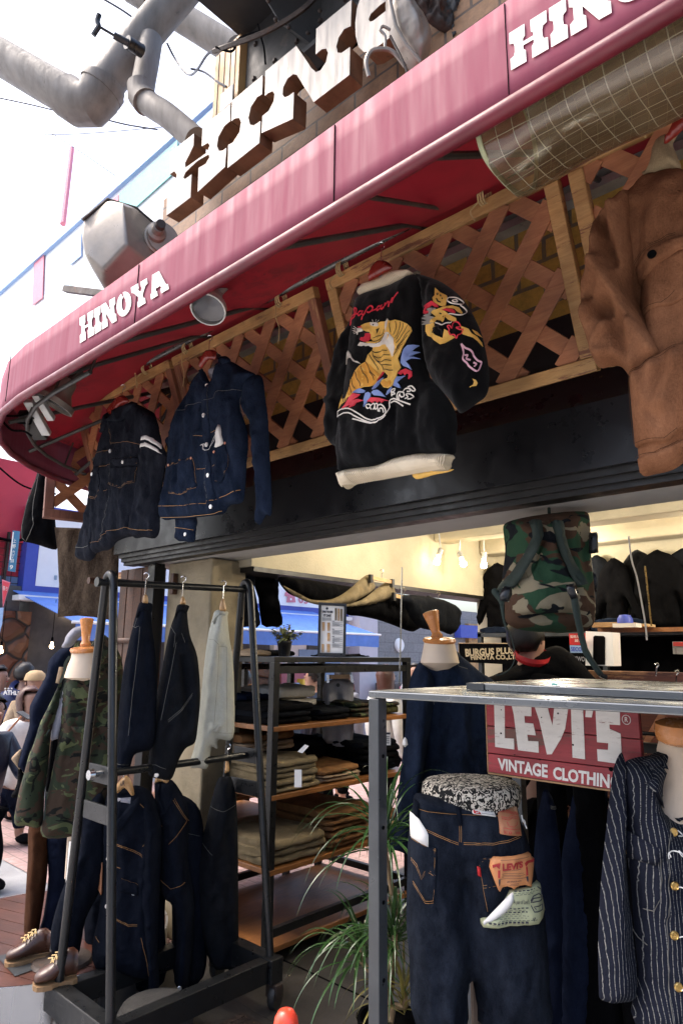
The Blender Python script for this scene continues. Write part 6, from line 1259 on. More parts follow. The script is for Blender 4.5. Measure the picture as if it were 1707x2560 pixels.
RP=puff('right_front',Z5([(905,200),(935,260),(980,240),(1045,235),(1170,130),(1245,140),(1350,260),(1420,400),(1445,600),(1430,900),(1400,1300),(1380,1800),(1340,2300),(1250,2520),(860,2540),(480,2530),(505,2200),(562,1900),(640,1500),(692,1200),(702,900),(745,690),(800,520),(850,430)]),f9,K['camo'],j,T=.11,Rr=.13,seed=77,res=.014,folds=Z5F([(960,500,700,1400,.03,.04),(700,1400,540,2300,.03,.03),(1200,400,1000,900,.03,.03),(1000,950,1130,1180,.02,-.03),(860,1100,820,1400,.02,.025),(1200,1000,1100,1700,.04,-.05),(900,1500,860,2300,.05,-.03)]))
decal(RP,'collar',Z5([(1045,235),(1050,330),(960,435),(840,425),(800,440),(900,360),(985,240)]),K['camo'],j,off=.03,th=.02,res=.01); decal(RP,'pocket_flap',Z5([(870,1190),(1030,1190),(1160,1210),(1100,1260),(900,1250)]),K['camo'],j,off=.03,th=.02)
b=MB()
for L in ([(905,200),(840,330),(830,420),(750,540),(745,700)],[(740,700),(705,900),(695,1200),(570,1700),(530,2300)]): strip(RP,b,Z5(L),.006,.006,sm=3)
b.o('zip_edge',K['web'],j,f9.M); b=MB(); strip(RP,b,Z5([(815,380),(760,470),(755,560),(700,690)]),.012,.03,sm=3); b.o('cord',K['web'],j,f9.M)
tag(decal(RP,'hang_tag',Z5([(690,508),(730,508),(725,560),(690,705),(648,695)]),K['tan'],None,off=.03,th=.002,px=True),'brown card tag on a cord at the camouflage coat front','paper tag','tags on the clothes')
MB().tube([f9.w(*f9.l(x,y),.03) for x,y in Z5([(600,1230),(540,1330),(500,1500),(475,1640)])],.004,5).o('drawcord',K['web'],j)
# trousers and boots on the platform
f10=FC(90,2250,3.3,14)
s=puff('brown_trousers',Z2([(160,255),(235,262),(262,350),(262,520),(230,760),(195,915),(132,905),(140,640),(152,450)]),f10,K['dbrown'],None,T=.06,Rr=.05,seed=81,folds=Z2F([(200,300,185,880,.015,.02)])); tag(s.o,'straight brown canvas trousers under the camouflage coat','trousers')
s=puff('navy_trousers',Z2([(255,320),(400,320),(395,600),(340,760),(300,940),(190,925),(230,800),(262,560)]),f10,K['navy'],None,T=.06,Rr=.06,seed=82,z0=-.03); tag(s.o,'dark navy trousers with turned up pale cuff beside the brown ones','trousers'); decal(s,'turn_up',Z2([(222,850),(275,880),(272,945),(188,925)]),K['grey'],s.o,off=.004).matrix_basis=Matrix.Identity(4)
def boot(lab,heel,toe,z,sc=1.):
    t=thing('leather_boot',lab,'boot','boots on the platform'); h=np.array([heel[0],heel[1],z]); q=np.array([toe[0],toe[1],z]); d=q-h; L=np.linalg.norm(d); d/=L; n=np.array([-d[1],d[0],0]); up=np.array([0,0,1.])
    prof=[(0,.036,.105),(.12,.040,.125),(.28,.038,.125),(.42,.040,.098),(.58,.047,.072),(.75,.050,.058),(.9,.042,.046),(.98,.024,.034),(1.0,.008,.022)]
    vs=[];n_=12
    for f,w,hh in prof:
        for k in range(n_): a=2*math.pi*k/n_; vs.append(h+d*L*f+n*w*sc*math.cos(a)+up*(.022+hh*sc*.5*(1+math.sin(a))))
    fs=[(i*n_+k,i*n_+(k+1)%n_,(i+1)*n_+(k+1)%n_,(i+1)*n_+k) for i in range(len(prof)-1) for k in range(n_)]+[tuple(range(n_))]
    mk('upper',vs,fs,K['shoe'],t,None,True); vs=[]
    o_=[(0,.036),(.1,.044),(.3,.038),(.45,.040),(.6,.052),(.8,.054),(.93,.044),(1.0,.02)]
    P=[h+d*L*(f*1.03-.015)+n*w*sc for f,w in o_]+[h+d*L*(f*1.03-.015)-n*w*sc for f,w in o_[::-1]]; k=len(P)
    mk('sole',[p for p in P]+[p+up*.018 for p in P],[tuple(range(k))[::-1],tuple(range(k,2*k))]+[(i,(i+1)%k,k+(i+1)%k,k+i) for i in range(k)],K['sole'],t)
    b=MB()
    for i,f in enumerate((.36,.44,.52,.60)):
        hh=.022+(.118-.125*(f-.28))*sc; c_=h+d*L*f+up*(hh+.004); b.tube([c_-n*.026,c_+up*.008,c_+n*.026+d*.01],.0028,5); b.tube([c_+n*.026,c_+up*.009,c_-n*.026+d*.014],.0028,5)
    b.o('laces',K['rope'],t)
p1=atZ(14,2408,.21); p2=atZ(122,2388,.21); boot('brown leather lace up boot standing at the back of the platform',(p2[0],p2[1]),(p1[0],p1[1]),.201,.82)
p1=atZ(84,2470,.21); p2=atZ(190,2448,.21); boot('brown leather lace up boot nearer the platform edge',(p2[0],p2[1]),(p1[0],p1[1]),.206,.86)
# ---------------- denim jacket on a dummy behind the table
C4=tz(1000,1260,.4509); C4F=tf(1000,1260,.4509)
mn=thing('tailor_dummy','cream tailor dummy with wooden neck knob behind the steel table','mannequin','tailor dummies')
c=atD(1098,1622,2.95)
MB().lathe([(.03,-.10),(.085,-.06),(.072,0),(.066,.03)],c-np.array([0,0,.0]),22).o('neck',K['skinm'],mn,smooth=True)
MB().lathe([(0,.0),(.070,.0),(.074,.008),(.068,.018),(.02,.024)],c+np.array([0,0,.028]),24,(.10,-.10,1)).o('neck_cap',K['knob'],mn,smooth=True)
MB().lathe([(.024,.015),(.028,.03),(.018,.045),(.026,.09),(.036,.13),(.037,.137),(.03,.14),(0,.14)],c+np.array([-.005,0,.028]),20,(-.28,-.02,1)).o('knob',K['knob'],mn,smooth=True)
MB().tube([(c[0],c[1],.02),(c[0],c[1],c[2]-.1)],.02,10).o('stand_pole',K['chrome'],mn); MB().lathe([(0,.005),(.15,.006),(.14,.02),(.02,.03)],(c[0],c[1],0),20).o('stand_base',K['iron'],mn)
f11=FC(1100,1700,2.92,8); j=thing('denim_coat','dark denim coat seen from behind on the dummy at the table end','coat','jackets on dummies')
B=puff('body',[(1072,1642),(1100,1618),(1133,1617),(1156,1632),(1182,1652),(1217,1682),(1260,1720),(1275,1850),(1270,2130),(1050,2135),(1040,1900),(1032,1760),(1040,1690)],f11,K['indigo'],j,T=.12,Rr=.13,seed=91,z0=-.03,folds=[(1100,1660,1080,1900,.03,.02),(1150,1680,1150,2000,.03,.02)])
s=puff('sleeve',[(1055,1662),(1030,1695),(1018,1740),(1014,1820),(1000,1940),(986,2050),(972,2112),(1002,2130),(1030,2128),(1048,2010),(1062,1900),(1080,1780),(1085,1700)],f11,K['indigo'],j,T=.075,Rr=.07,seed=92,z0=.03,folds=[(1050,1700,1020,2050,.02,.02),(1070,1720,1050,1900,.015,-.015)])
seam(B,j,[[(1058,1668),(1075,1690),(1078,1760)],[(1137,1650),(1140,1665),(1165,1672)]],.002,'thr_g'); decal(B,'collar',[(1072,1648),(1098,1620),(1133,1617),(1156,1634),(1150,1648),(1120,1650),(1085,1668)],K['indigo'],j,off=.02,th=.015)
tag(MB().lathe([(0,0),(.012,.01),(.008,.03),(0,.04)],atD(1012,1868,2.75),8).o('white_tag_knot',K['paper']),'small white knotted tag at the denim coat sleeve','tag')
# ---------------- jeans on a half dummy
J=tz(900,1900,.5147); JF=tf(900,1900,.5147)
f12=FC(1175,2200,2.02,4)
mn=thing('hip_dummy','half dummy with black and white leaf pattern cloth top under the jeans','mannequin','tailor dummies')
K['leafp']=_lp=camo('leaf_print_cloth',[(.012,.012,.012),((.62,.57,.48),.50,2.),((.012,.012,.012),.60,5.5)],42,(1,1,1),2.5)
c=atD(1176,1953,2.20); MB().lathe([(0,.006),(.11,.005),(.148,.0),(.158,-.010),(.162,-.035),(.15,-.07),(0,-.07)],c,40).o('top_cushion',K['leafp'],mn,smooth=True)
MB().tube([(c[0],c[1],.02),(c[0],c[1],c[2]-.1)],.02,10).o('stand_pole',K['iron'],mn)
j=thing('display_jeans','raw dark blue jeans seen from behind on the half dummy with paper labels','jeans')
B=puff('jeans',J([(285,176),(370,190),(470,198),(620,212),(772,228),(785,270),(835,400),(868,540),(905,700),(930,900),(938,1100),(930,1330),(622,1330),(590,1240),(568,1120),(556,1100),(540,1160),(524,1330),(285,1330),(252,1000),(236,800),(240,600),(246,380),(268,235)]),f12,K['rawden'],j,T=.10,Rr=.12,seed=95,amp=.006,wr=.002,sm=3,folds=JF([(500,600,556,1120,.022,-.035),(340,620,420,1250,.03,.02),(300,900,330,1300,.02,.014),(700,900,740,1300,.04,.015),(600,560,640,900,.02,.012),(640,900,620,1200,.02,-.01),(400,700,470,1000,.02,.014)]))
decal(B,'waistband',J([(284,182),(470,200),(620,214),(770,232),(778,268),(620,258),(470,252),(280,236)]),K['rawden'],j,off=.006,th=.004)
for P in ([(250,372),(355,408),(352,560),(338,655),(302,675),(256,600)],[(548,448),(825,440),(815,640),(700,760),(590,700),(560,560)]): decal(B,'back_pocket',J(P),K['rawden'],j,off=.004)
seam(B,j,[J(l) for l in ([(282,238),(460,254),(620,260),(776,270)],[(470,200),(462,375)],[(480,202),(470,378)],[(290,318),(380,350),(458,382)],[(290,326),(380,358),(458,390)],[(480,378),(620,378),(755,352)],[(480,386),(620,386),(757,360)],[(252,378),(352,413)],[(252,386),(352,421)],[(250,480),(270,500),(290,560),(305,525),(325,520),(348,535)],[(250,490),(268,512),(290,570),(305,535),(325,530),(348,544)],[(256,588),(302,662),(336,648)],[(256,598),(302,672),(336,658)],[(347,415),(345,560),(333,650)],[(551,452),(608,454)],[(553,466),(606,468)],[(565,576),(625,568)],[(566,588),(628,580)],[(549,450),(570,600),(590,700)],[(630,580),(700,605),(740,590)])],.0012,'thr_o')
for P,nm in (([(452,188),(482,192),(478,300),(462,300)],'belt_loop'),([(270,200),(284,205),(278,290),(268,280)],'belt_loop')): decal(B,nm,J(P),K['indigo2'],j,off=.012,th=.006)
decal(B,'red_tab',J([(543,488),(556,492),(560,535),(546,530)]),K['redtag'],j,off=.008,th=.002)
o=decal(B,'leather_patch',J([(660,215),(765,232),(763,352),(653,335)]),K['ptan'],j,off=.012,th=.002)
b=MB(); text('t',"LEVI STRAUSS",f12,J([(668,232),(755,246),(754,258),(667,244)]),None,None,c=.014,bold=.02,surf=B,mb=b); text('t',"501 XX",f12,J([(668,318),(708,324),(707,338),(667,332)]),None,None,c=.014,bold=.02,surf=B,mb=b); text('t',"W34",f12,J([(728,327),(754,331),(753,343),(727,339)]),None,None,c=.014,bold=.02,surf=B,mb=b)
for L in ([(668,262),(700,268),(720,258),(755,268)],[(668,270),(700,276),(720,266),(755,276)],[(690,282),(695,300),(720,304),(740,296),(742,285)],[(668,308),(757,320)]): strip(B,b,J(L),.0016,.0145)
b.o('patch_print',K['inkr'],j,f12.M)
lb=thing('waist_label','white and red paper label clipped on the jeans waistband','label','paper labels on the jeans')
decal(B,'card',J([(535,190),(641,205),(640,262),(534,248)]),K['paper'],lb,off=.02,th=.001); decal(B,'red_end',J([(538,194),(570,199),(570,250),(537,245)]),K['redtag'],lb,off=.0215,th=.001)
b=MB(); text('t','LOT # 501',f12,J([(578,208),(622,214),(622,223),(578,217)]),None,None,c=.0225,bold=.01,surf=B,mb=b); text('t','W 34  L 34',f12,J([(576,228),(630,235),(630,244),(576,237)]),None,None,c=.0225,bold=.01,surf=B,mb=b); strip(B,b,J([(574,224),(636,232)]),.001,.0225); strip(B,b,J([(574,245),(636,253)]),.001,.0225); b.o('print',K['ink'],lb,f12.M)
text('print',"LEVI'S",f12,J([(545,242),(547,200),(561,202),(560,244)]),K['paper'],lb,c=.023,bold=.02,surf=B)
oc_=thing('orange_card','orange paper card with scalloped lower edge tucked on the jeans back pocket','label','paper labels on the jeans')
decal(B,'card',J([(605,452),(622,442),(805,437),(810,459),(828,463),(810,530),(800,560),(795,586),(780,574),(760,568),(735,570),(718,578),(708,588),(695,578),(675,572),(655,578),(640,597),(625,560),(600,490)]),K['pora'],oc_,off=.024,th=.0015)
b=MB(); text('t',"LEVI'S",f12,J([(650,462),(752,456),(752,486),(652,500)]),None,None,c=.0265,bold=.05,surf=B,mb=b)
for P in ([(605,472),(640,462),(637,490),(622,478),(608,486)],[(762,470),(775,462),(825,463),(820,475),(785,472),(768,485)],[(631,498),(640,496),(640,532),(631,532)],[(767,488),(777,486),(778,524),(768,525)]): decal(B,'t',J(P),None,None,off=.0262,th=0,into=b)
b.o('red_print',K['inkr'],oc_,f12.M)
b=MB(); text('t',"AMERICA'S ORIGINAL JEANS",f12,J([(658,497),(740,490),(740,495),(658,503)]),None,None,c=.0265,bold=.02,surf=B,mb=b); text('t',"LEVI STRAUSS & CO.",f12,J([(674,548),(742,543),(742,549),(674,555)]),None,None,c=.0265,bold=.03,surf=B,mb=b)
for y,x0,x1 in ((444,640,790),(510,648,752),(518,648,760),(525,648,738),(534,640,768),(559,690,728),(565,684,730)): strip(B,b,J([(x0,y+3),(x1,y)]),.0009,.0265)
for P in ([(634,540),(641,540),(641,556),(636,570),(635,552)],[(769,532),(778,530),(779,548),(775,556),(770,545)]): decal(B,'t',J(P),None,None,off=.0262,th=0,into=b)
b.o('black_print',K['ink'],oc_,f12.M)
gt=thing('green_ticket','pale green printed ticket with a curled white corner hanging from the jeans pocket','label','paper labels on the jeans')
decal(B,'ticket',J([(697,600),(850,577),(858,630),(871,700),(850,728),(820,745),(780,749),(565,765),(563,742),(575,735),(640,720)]),K['pgrn'],gt,off=.03,th=.001)
o=puff('curl',J([(699,598),(703,640),(680,680),(640,715),(600,738),(578,742),(566,752),(562,735),(575,722),(640,655)]),f12,K['paper'],gt,T=.012,Rr=.018,z0=float(B.H(*[[v] for v in f12.l(*J([(640,690)])[0])])[0])+.03,amp=0,wr=0,res=.008,sm=3)
b=MB(); text('t','A pair of Levi\'s',f12,J([(702,632),(775,630),(776,660),(700,655)]),None,None,c=.032,bold=.005,surf=B,mb=b)
for y,x0,x1,w in ((590,705,810,.003),(600,702,835,.0012),(608,712,800,.0012),(672,680,770,.0028),(682,665,765,.001),(690,660,765,.0032),(700,655,740,.0012),(708,645,770,.0012),(718,635,760,.0012),(728,625,820,.0012),(738,585,775,.0045),(745,600,770,.001)): strip(B,b,J([(x0,y+2),(x1,y-3)]),w,.032,dash=.004)
for L in ([(785,640),(800,620),(830,612),(850,630),(848,645),(785,648),(800,630),(840,630)],[(785,660),(800,690),(850,690),(852,665),(800,668),(810,680)],[(825,582),(850,600),(852,625)],[(790,715),(794,728),(800,712)]): strip(B,b,J(L),.003,.032)
b.o('print',K['ink'],gt,f12.M)
tag(decal(B,'white_tag',J([(254,265),(280,280),(308,325),(316,345),(316,402),(250,378)]),K['paper'],None,off=.02,th=.001),'blank white paper tag sticking out of the left jeans pocket','paper tag','tags on the clothes')
b=MB(); 
for dx in (0,5,10,15): strip(B,b,J([(776,262),(778+dx*.2,290),(790+dx,300),(800+dx*.6,328)]),.004,.03,sm=4)
tag(b.o('white_tassel',K['paper'],None,f12.M),'small white thread tassel at the jeans waistband end','tassel')
# ---------------- pinstriped jacket
V=tz(1480,1780,.1786); VF=tf(1480,1780,.1786); f13=FC(1640,2150,1.72,2)
mn=thing('tailor_dummy','bare cream tailor dummy neck with round wooden cap under the table front','mannequin','tailor dummies')
c=atD(1700,1830,1.80)
MB().lathe([(.0,.03),(.045,.03),(.062,.022),(.066,.0),(.060,-.022),(.045,-.03)],c,28,(.05,-.1,1)).o('neck_cap',K['knob'],mn,smooth=True)
puff('torso',[(1660,1845),(1740,1845),(1760,1940),(1800,2010),(1800,2200),(1680,2200),(1640,2060),(1655,1960)],FC(1700,1900,1.79,2),K['skinm'],mn,T=.06,Rr=.06,amp=0,wr=0,z0=-.0,sm=3)
MB().tube([(c[0],c[1],.02),(c[0],c[1],.7)],.02,10).o('stand_pole',K['chrome'],mn)
j=thing('pinstriped_jacket','navy pinstriped work jacket with brass buttons and a notched collar on a dummy','jacket','jackets on dummies')
E_=tz(900,1900,.5147); EF=tf(900,1900,.5147)
puff('sleeve',E_([(1322,-10),(1282,35),(1262,150),(1240,350),(1216,600),(1204,800),(1200,1000),(1204,1150),(1215,1222),(1300,1225),(1378,1200),(1390,1050),(1375,900),(1352,700),(1335,450),(1330,250)]),f13,K['pin'],j,T=.06,Rr=.07,seed=101,z0=-.03,folds=EF([(1270,200,1240,1000,.02,.015),(1320,500,1340,1000,.02,-.01)]))
B=puff('body',E_([(1525,-40),(1440,-12),(1370,0),(1320,22),(1300,80),(1310,200),(1330,330),(1330,470),(1352,650),(1365,850),(1385,1080),(1375,1330),(1750,1340),(1760,900),(1750,400),(1740,60),(1700,140),(1560,240),(1505,260),(1470,200),(1478,100)]),f13,K['pin'],j,T=.09,Rr=.10,seed=102,amp=.008,sm=3,folds=EF([(1360,100,1400,300,.02,.02),(1380,350,1420,700,.02,.015),(1450,300,1480,1200,.03,.012),(1350,840,1400,900,.02,.02)]))
K['pin2']=stripes('pinstriped_lapel',(.004,.0055,.013),(.20,.20,.19),.0088,.13,-38)
decal(B,'lapel',E_([(1475,60),(1440,10),(1398,32),(1390,70),(1345,100),(1420,180),(1505,258),(1500,225)]),K['pin2'],j,off=.018,th=.010); decal(B,'lapel',E_([(1700,130),(1620,180),(1505,262),(1525,290),(1640,230),(1720,200)]),K['pin2'],j,off=.02,th=.010)
decal(B,'collar',E_([(1475,-25),(1420,-5),(1370,15),(1398,32),(1440,12),(1476,40)]),K['pin'],j,off=.02,th=.010)
decal(B,'chest_pocket',E_([(1308,350),(1398,400),(1400,440),(1385,482),(1325,492),(1312,430)]),K['pin'],j,off=.012,th=.006)
seam(B,j,[E_(l) for l in ([(1310,358),(1396,406)],[(1310,366),(1394,414)],[(1325,490),(1383,480)],[(1325,482),(1380,472)],[(1402,440),(1408,640),(1400,720)],[(1352,840),(1370,880),(1388,895)],[(1505,262),(1440,330),(1430,420),(1440,700),(1455,1000),(1470,1320)],[(1372,722),(1402,715)])],.0022,'thr_g')
for x,y in ((1472,326),(1457,567),(1465,806),(1486,1050)): button(B,*E_([(x,y)])[0],.0105,K['brass'],j)
button(B,*E_([(1322,460)])[0],.008,K['brass'],j); button(B,*E_([(1466,75)])[0],.006,K['copper'],j,'lapel_button')
b=MB()
for L in ([(1480,330),(1500,322),(1518,345),(1485,340)],[(1468,570),(1485,570),(1505,585)],[(1476,806),(1492,800),(1500,830)],[(1490,1050),(1500,1060),(1512,1075)],[(1425,438),(1422,410),(1440,402),(1468,405),(1480,420),(1510,445)],[(1468,398),(1490,418),(1508,440)],[(1424,410),(1432,430)]): strip(B,b,E_(L),.0028,.014,sm=3)
b.o('white_threads',K['paper'],j,f13.M)
# dark jackets hanging under the table
for i,(P,lab) in enumerate(((([(905,150),(935,170),(960,250),(985,500),(990,1000),(980,1330),(870,1330),(860,1000),(850,600),(870,300),(885,230)]),'dark jacket hanging under the table next to the jeans'),([(1050,170),(1080,200),(1100,400),(1110,900),(1110,1330),(990,1330),(985,900),(990,500),(1030,260)],'middle dark jacket under the table rail'),([(1190,180),(1215,150),(1210,400),(1190,900),(1200,1330),(1110,1330),(1108,900),(1115,450),(1150,290)],'dark jacket under the table beside the pinstriped sleeve'))):
    fr=FC(1400,2200,2.25+.05*i,6); s=puff('hanging_jacket',J(P),fr,K['navy'],None,T=.05,Rr=.05,seed=110+i,res=.016,folds=JF([(P[1][0],P[1][1]+200,P[1][0],1200,.02,.015)]))
    tag(s.o,lab,'jacket','dark jackets under the table'); b=MB()
    for k in range(3): strip(s,b,[J([(P[1][0]-22,P[1][1]+48+k*6)])[0],J([(P[1][0]+14,P[1][1]+52+k*6)])[0]],.0015,.004)
    o_=b.o('shoulder_stitching',K['thr_g'],s.o,Matrix.Identity(4))
tag(MB().box((-1.34,2.3,1.25),(.2,2.33,1.28)).o('hanging_rail',K['dsteel']),'dark steel rail under the table behind the plank sign','rail')
bg_=thing('rail_garments','row of black coats hanging deep under the table','coat rack row') if False else None
for i in range(9):
    x=-1.2+i*.14; s=puff('black_coat',[(x-.05,1.22),(x,1.25),(x+.05,1.22),(x+.06,.9),(x+.07,.35),(x-.07,.35),(x-.06,.9)],FY(2.42),K['black'],None,T=.05,Rr=.05,seed=120+i,res=.03,px=False,sm=3); tag(s.o,'black coat, %s in the row hanging deep under the steel table'%('first','second','third','fourth','fifth','sixth','seventh','eighth','last')[i],'coat','black coats hanging under the table')
# ---------------- camouflage backpack
bp=thing('camouflage_backpack','large camouflage military backpack hanging from the shop ceiling with dangling straps','backpack')
f14=FC(1370,1440,2.45,2)
B=puff('pack_body',C4([(602,95),(700,60),(900,30),(1040,30),(1068,110),(1072,250),(1082,380),(1090,450),(1098,600),(1078,690),(1000,705),(900,712),(700,695),(612,650),(604,560),(596,480),(590,390),(606,250),(598,160)]),f14,K['camob'],bp,T=.13,Rr=.10,seed=130,amp=.006,folds=C4F([(640,640,960,600,.02,-.03),(750,120,740,400,.02,-.03),(860,120,920,420,.02,-.03),(1000,150,1020,620,.03,-.04)]))
decal(B,'back_pad',C4([(760,235),(800,235),(850,330),(900,420),(935,500),(945,590),(800,610),(620,605),(618,540),(600,440),(680,420),(730,330)]),K['camob'],bp,off=.02,th=.015,sm=3)
for P in ([(690,110),(745,110),(745,200),(680,330),(640,410),(612,470),(565,470),(600,400),(660,290),(700,200)],[(800,120),(855,120),(850,200),(900,330),(960,430),(975,460),(930,470),(880,380),(830,260)]): decal(B,'shoulder_strap',C4(P),K['web'],bp,off=.05,th=.03,sm=1)
f15=FC(1255,1480,2.30,2); f16=FC(1440,1550,2.28,2)
for P,fr in (([(555,470),(610,465),(620,500),(590,530),(575,560),(580,640),(600,700),(596,705),(572,660),(556,580),(545,540),(508,495),(512,470),(540,470),(548,500)],f15),([(945,520),(985,520),(1005,640),(1040,800),(1100,900),(1140,960),(1100,955),(1060,900),(1010,820),(975,680)],f16)): 
    s=puff('webbing_strap',C4(P),fr,K['web'],bp,T=.004,Rr=.01,amp=.001,wr=0,sm=2,res=.01,seed=131)
for P,fr in (([(575,455),(615,460),(620,500),(600,545),(550,535),(548,500)],f15),([(915,450),(960,440),(980,500),(985,520),(945,528),(925,490)],f16)):
    puff('buckle',C4(P),fr,K['blackp'],bp,T=.014,Rr=.01,amp=0,wr=0,sm=1,res=.01,z0=.008)
puff('side_pouch',C4([(1060,120),(1075,150),(1076,280),(1108,470),(1100,480),(1075,470),(1060,300)]),f14,K['blackp'],bp,T=.03,Rr=.02,seed=133,z0=-.02); puff('buckle',C4([(1022,170),(1068,165),(1072,280),(1020,285)]),f14,K['blackp'],bp,T=.02,Rr=.012,z0=.05,amp=0,wr=0,sm=1)
MB().tube(cat([f15.w(*f15.l(*p),0) for p in C4([(605,705),(628,790),(635,850),(610,910),(560,945),(525,948)])],5,False),.0018,5).o('thin_cord',K['web'],bp); MB().tube([f16.w(*f16.l(*p),0) for p in C4([(1108,948),(1142,962)])],.008,6).o('strap_end',K['blackp'],bp)
MB().tube([f14.w(*f14.l(*C4([(850,40)])[0]),-.05),f14.w(*f14.l(*C4([(850,40)])[0]),-.05)+np.array([0,0,.3])],.006,6).o('hanging_cord',K['web'],bp)
# ---------------- folded clothes on the shelves
ORD=['bottom','second from the bottom','third from the bottom','fourth from the bottom','fifth from the bottom','sixth from the bottom','seventh from the bottom']
def fold(name,x0,x1,y0,y1,z,h,m,label,grp,seed=0,roll=False):
    rnd=random.Random(seed); nu,nv=26,16; vs=[]
    xc,wx,yc,wy=(x0+x1)/2,(x1-x0)/2,(y0+y1)/2,(y1-y0)/2; tw=rnd.uniform(-.05,.05); dx=rnd.uniform(-.03,.015); h=h*rnd.uniform(.85,1.2); y1=y1+rnd.uniform(-.02,.02)
    for j in range(nv):
        v=-1+2*j/(nv-1); e=(1-abs(v)**8)**.5*.12+.88 if abs(v)<1 else .86
        for k in range(nu):
            a=2*math.pi*k/nu; c,s_=math.cos(a),math.sin(a)
            p=.35 if not roll else 1
            X=math.copysign(abs(c)**p,c)*wx; Zz=math.copysign(abs(s_)**(.55 if not roll else 1),s_)*h/2*(e if abs(v)>.8 else 1)
            n=nz(X*9+seed,v*3,seed*2.1)*1.6; n2=nz(X*22,v*9,seed*1.3)*1.5
            Y=yc+v*wy+n*.018*(abs(v)>.7); XX=xc+dx+X*e+n2*.008+tw*v*.2
            top=max(0,s_); vs.append((XX,Y,z+h/2+Zz+top*(n*.010+n2*.005)))
    fs=[(j*nu+k,j*nu+(k+1)%nu,(j+1)*nu+(k+1)%nu,(j+1)*nu+k) for j in range(nv-1) for k in range(nu)]+[tuple(range(nu))[::-1],tuple((nv-1)*nu+k for k in range(nu))]
    o=mk(name,vs,fs,K[m],None,None,True); md=o.modifiers.new('e','EDGE_SPLIT'); md.split_angle=R(55)
    return tag(o,label,'folded trousers',grp)
def stack(where,x0,x1,y0,y1,z,items,seed=0):
    n=len(items)
    for i,(m,h) in enumerate(items):
        cn={'khaki':'khaki','tan':'tan','umber':'brown','black':'black','white':'off white','camo':'camouflage','olive':'olive','indigo':'blue denim','navy':'navy','grey':'grey','char':'charcoal','blackd':'black denim'}[m]
        pos='single' if n==1 else (ORD[i] if i<n-1 else 'topmost')
        fold('folded_trousers',x0,x1,y0,y1,z,h,m,'%s trousers, %s of the %s'%(cn,pos,where),'folded trousers on the shelves',seed*10+i)
        z+=h-.002
xa,xb=-3.42,-2.80
stack('near black pile, upper board',xa+.1,xb-.01,2.50,2.84,1.166,[('black',.035),('blackd',.035),('black',.04)],1)
stack('black pile mid upper board',xa+.08,xb-.02,2.87,3.16,1.166,[('black',.03),('blackd',.035)],2)
stack('pale rolls behind, upper board',xa,xb-.22,2.75,3.10,1.232,[('white',.05),('white',.07)],3)
stack('camouflage pile on the upper board',xa+.1,xb-.02,3.20,3.48,1.166,[('camo',.03),('camo',.03),('camo',.03)],4)
stack('far end pile on the upper board',xa+.1,xb-.02,3.50,3.66,1.166,[('olive',.05),('camo',.03)],5)
stack('left rear pile, upper board',xa-.1,xb-.3,2.52,2.78,1.27,[('navy',.045)],31)
stack('near pile on the second board',xa+.08,xb+.02,2.50,2.86,.821,[('khaki',.033),('khaki',.033),('khaki',.033),('khaki',.033),('khaki',.04)],6)
stack('tan pile beside the khakis, second board',xa+.08,xb+.01,2.88,3.24,.821,[('tan',.03),('tan',.02),('umber',.03)],7)
stack('beige pile behind, second board',xa-.05,xb-.28,2.55,2.95,.985,[('tan',.03),('tan',.03),('umber',.05)],8)
stack('tall black pile on the second board',xa+.05,xb-.01,3.27,3.64,.821,[('black',.04),('blackd',.04),('black',.04),('black',.04),('blackd',.04)],9)
stack('low black pile behind on the second board',xa-.1,xb-.3,2.98,3.25,.90,[('black',.06),('blackd',.06)],10)
stack('near pile on the third board',xa+.05,xb+.02,2.50,2.92,.461,[('khaki',.04),('khaki',.04),('khaki',.045)],11)
stack('brown pile on the third board',xa+.05,xb+.02,2.95,3.33,.461,[('umber',.033),('umber',.033),('umber',.033),('umber',.033),('umber',.035),('umber',.04)],12)
stack('far pile on the third board',xa+.05,xb,3.36,3.64,.461,[('tan',.035),('tan',.035),('umber',.035)],13)
stack('pile on the rear unit upper board',-4.28,-3.8,2.62,2.90,.921,[('grey',.03),('white',.025),('grey',.03)],14)
stack('pile on the rear unit middle board',-4.25,-3.8,2.95,3.3,.601,[('white',.03),('tan',.03),('umber',.04)],15)
stack('pile on the rear unit low board',-4.25,-3.8,2.62,2.95,.441,[('char',.03),('umber',.03),('black',.03)],16)
fold('folded_cloth',-3.45,-2.95,2.46,2.62,1.531,.03,'tan','folded brown trousers lying on the shelf top behind the rack','folded trousers on the shelf top',21)
fold('folded_cloth',-3.45,-3.1,2.66,2.98,1.531,.04,'black','black folded trousers lying on the shelf top behind the flower pot','folded trousers on the shelf top',22)
for i,(p,D) in enumerate((((758,1875),2.96),((745,1946),3.0))):
    f=FC(p[0],p[1],D,5); w,h=((10,20),(9,22))[i]; x,y=p
    P=[(x-w+14,y-h+6),(x+w+4,y-h+10),(x-2,y+h-12),(x-14,y+h-16)] if i==0 else [(x-w,y-h),(x+w,y-h),(x+w,y+h),(x-w,y+h)]
    tag(MB().prism(f.L(P),0,.001).o('paper_tag',K['paper'],None,f.M),('slanting white price tag on the beige trousers','blank white price tag hanging at the khaki pile')[i],'paper tag','tags on the clothes')
f=FC(968,1848,3.2,5); t=tag(MB().prism(f.L([(960,1830),(976,1830),(976,1863),(961,1863)]),0,.001).o('paper_tag',K['paper'],None,f.M),'white price tag with dark heading at the far end of the shelf','paper tag','tags on the clothes')
b=MB().prism(f.L([(961,1831),(975,1831),(975,1836),(961,1836)]),.0015,.002)
for k in range(4): b.prism(f.L([(963,1841+k*5),(973,1841+k*5),(973,1843+k*5),(963,1843+k*5)]),.0015,.002)
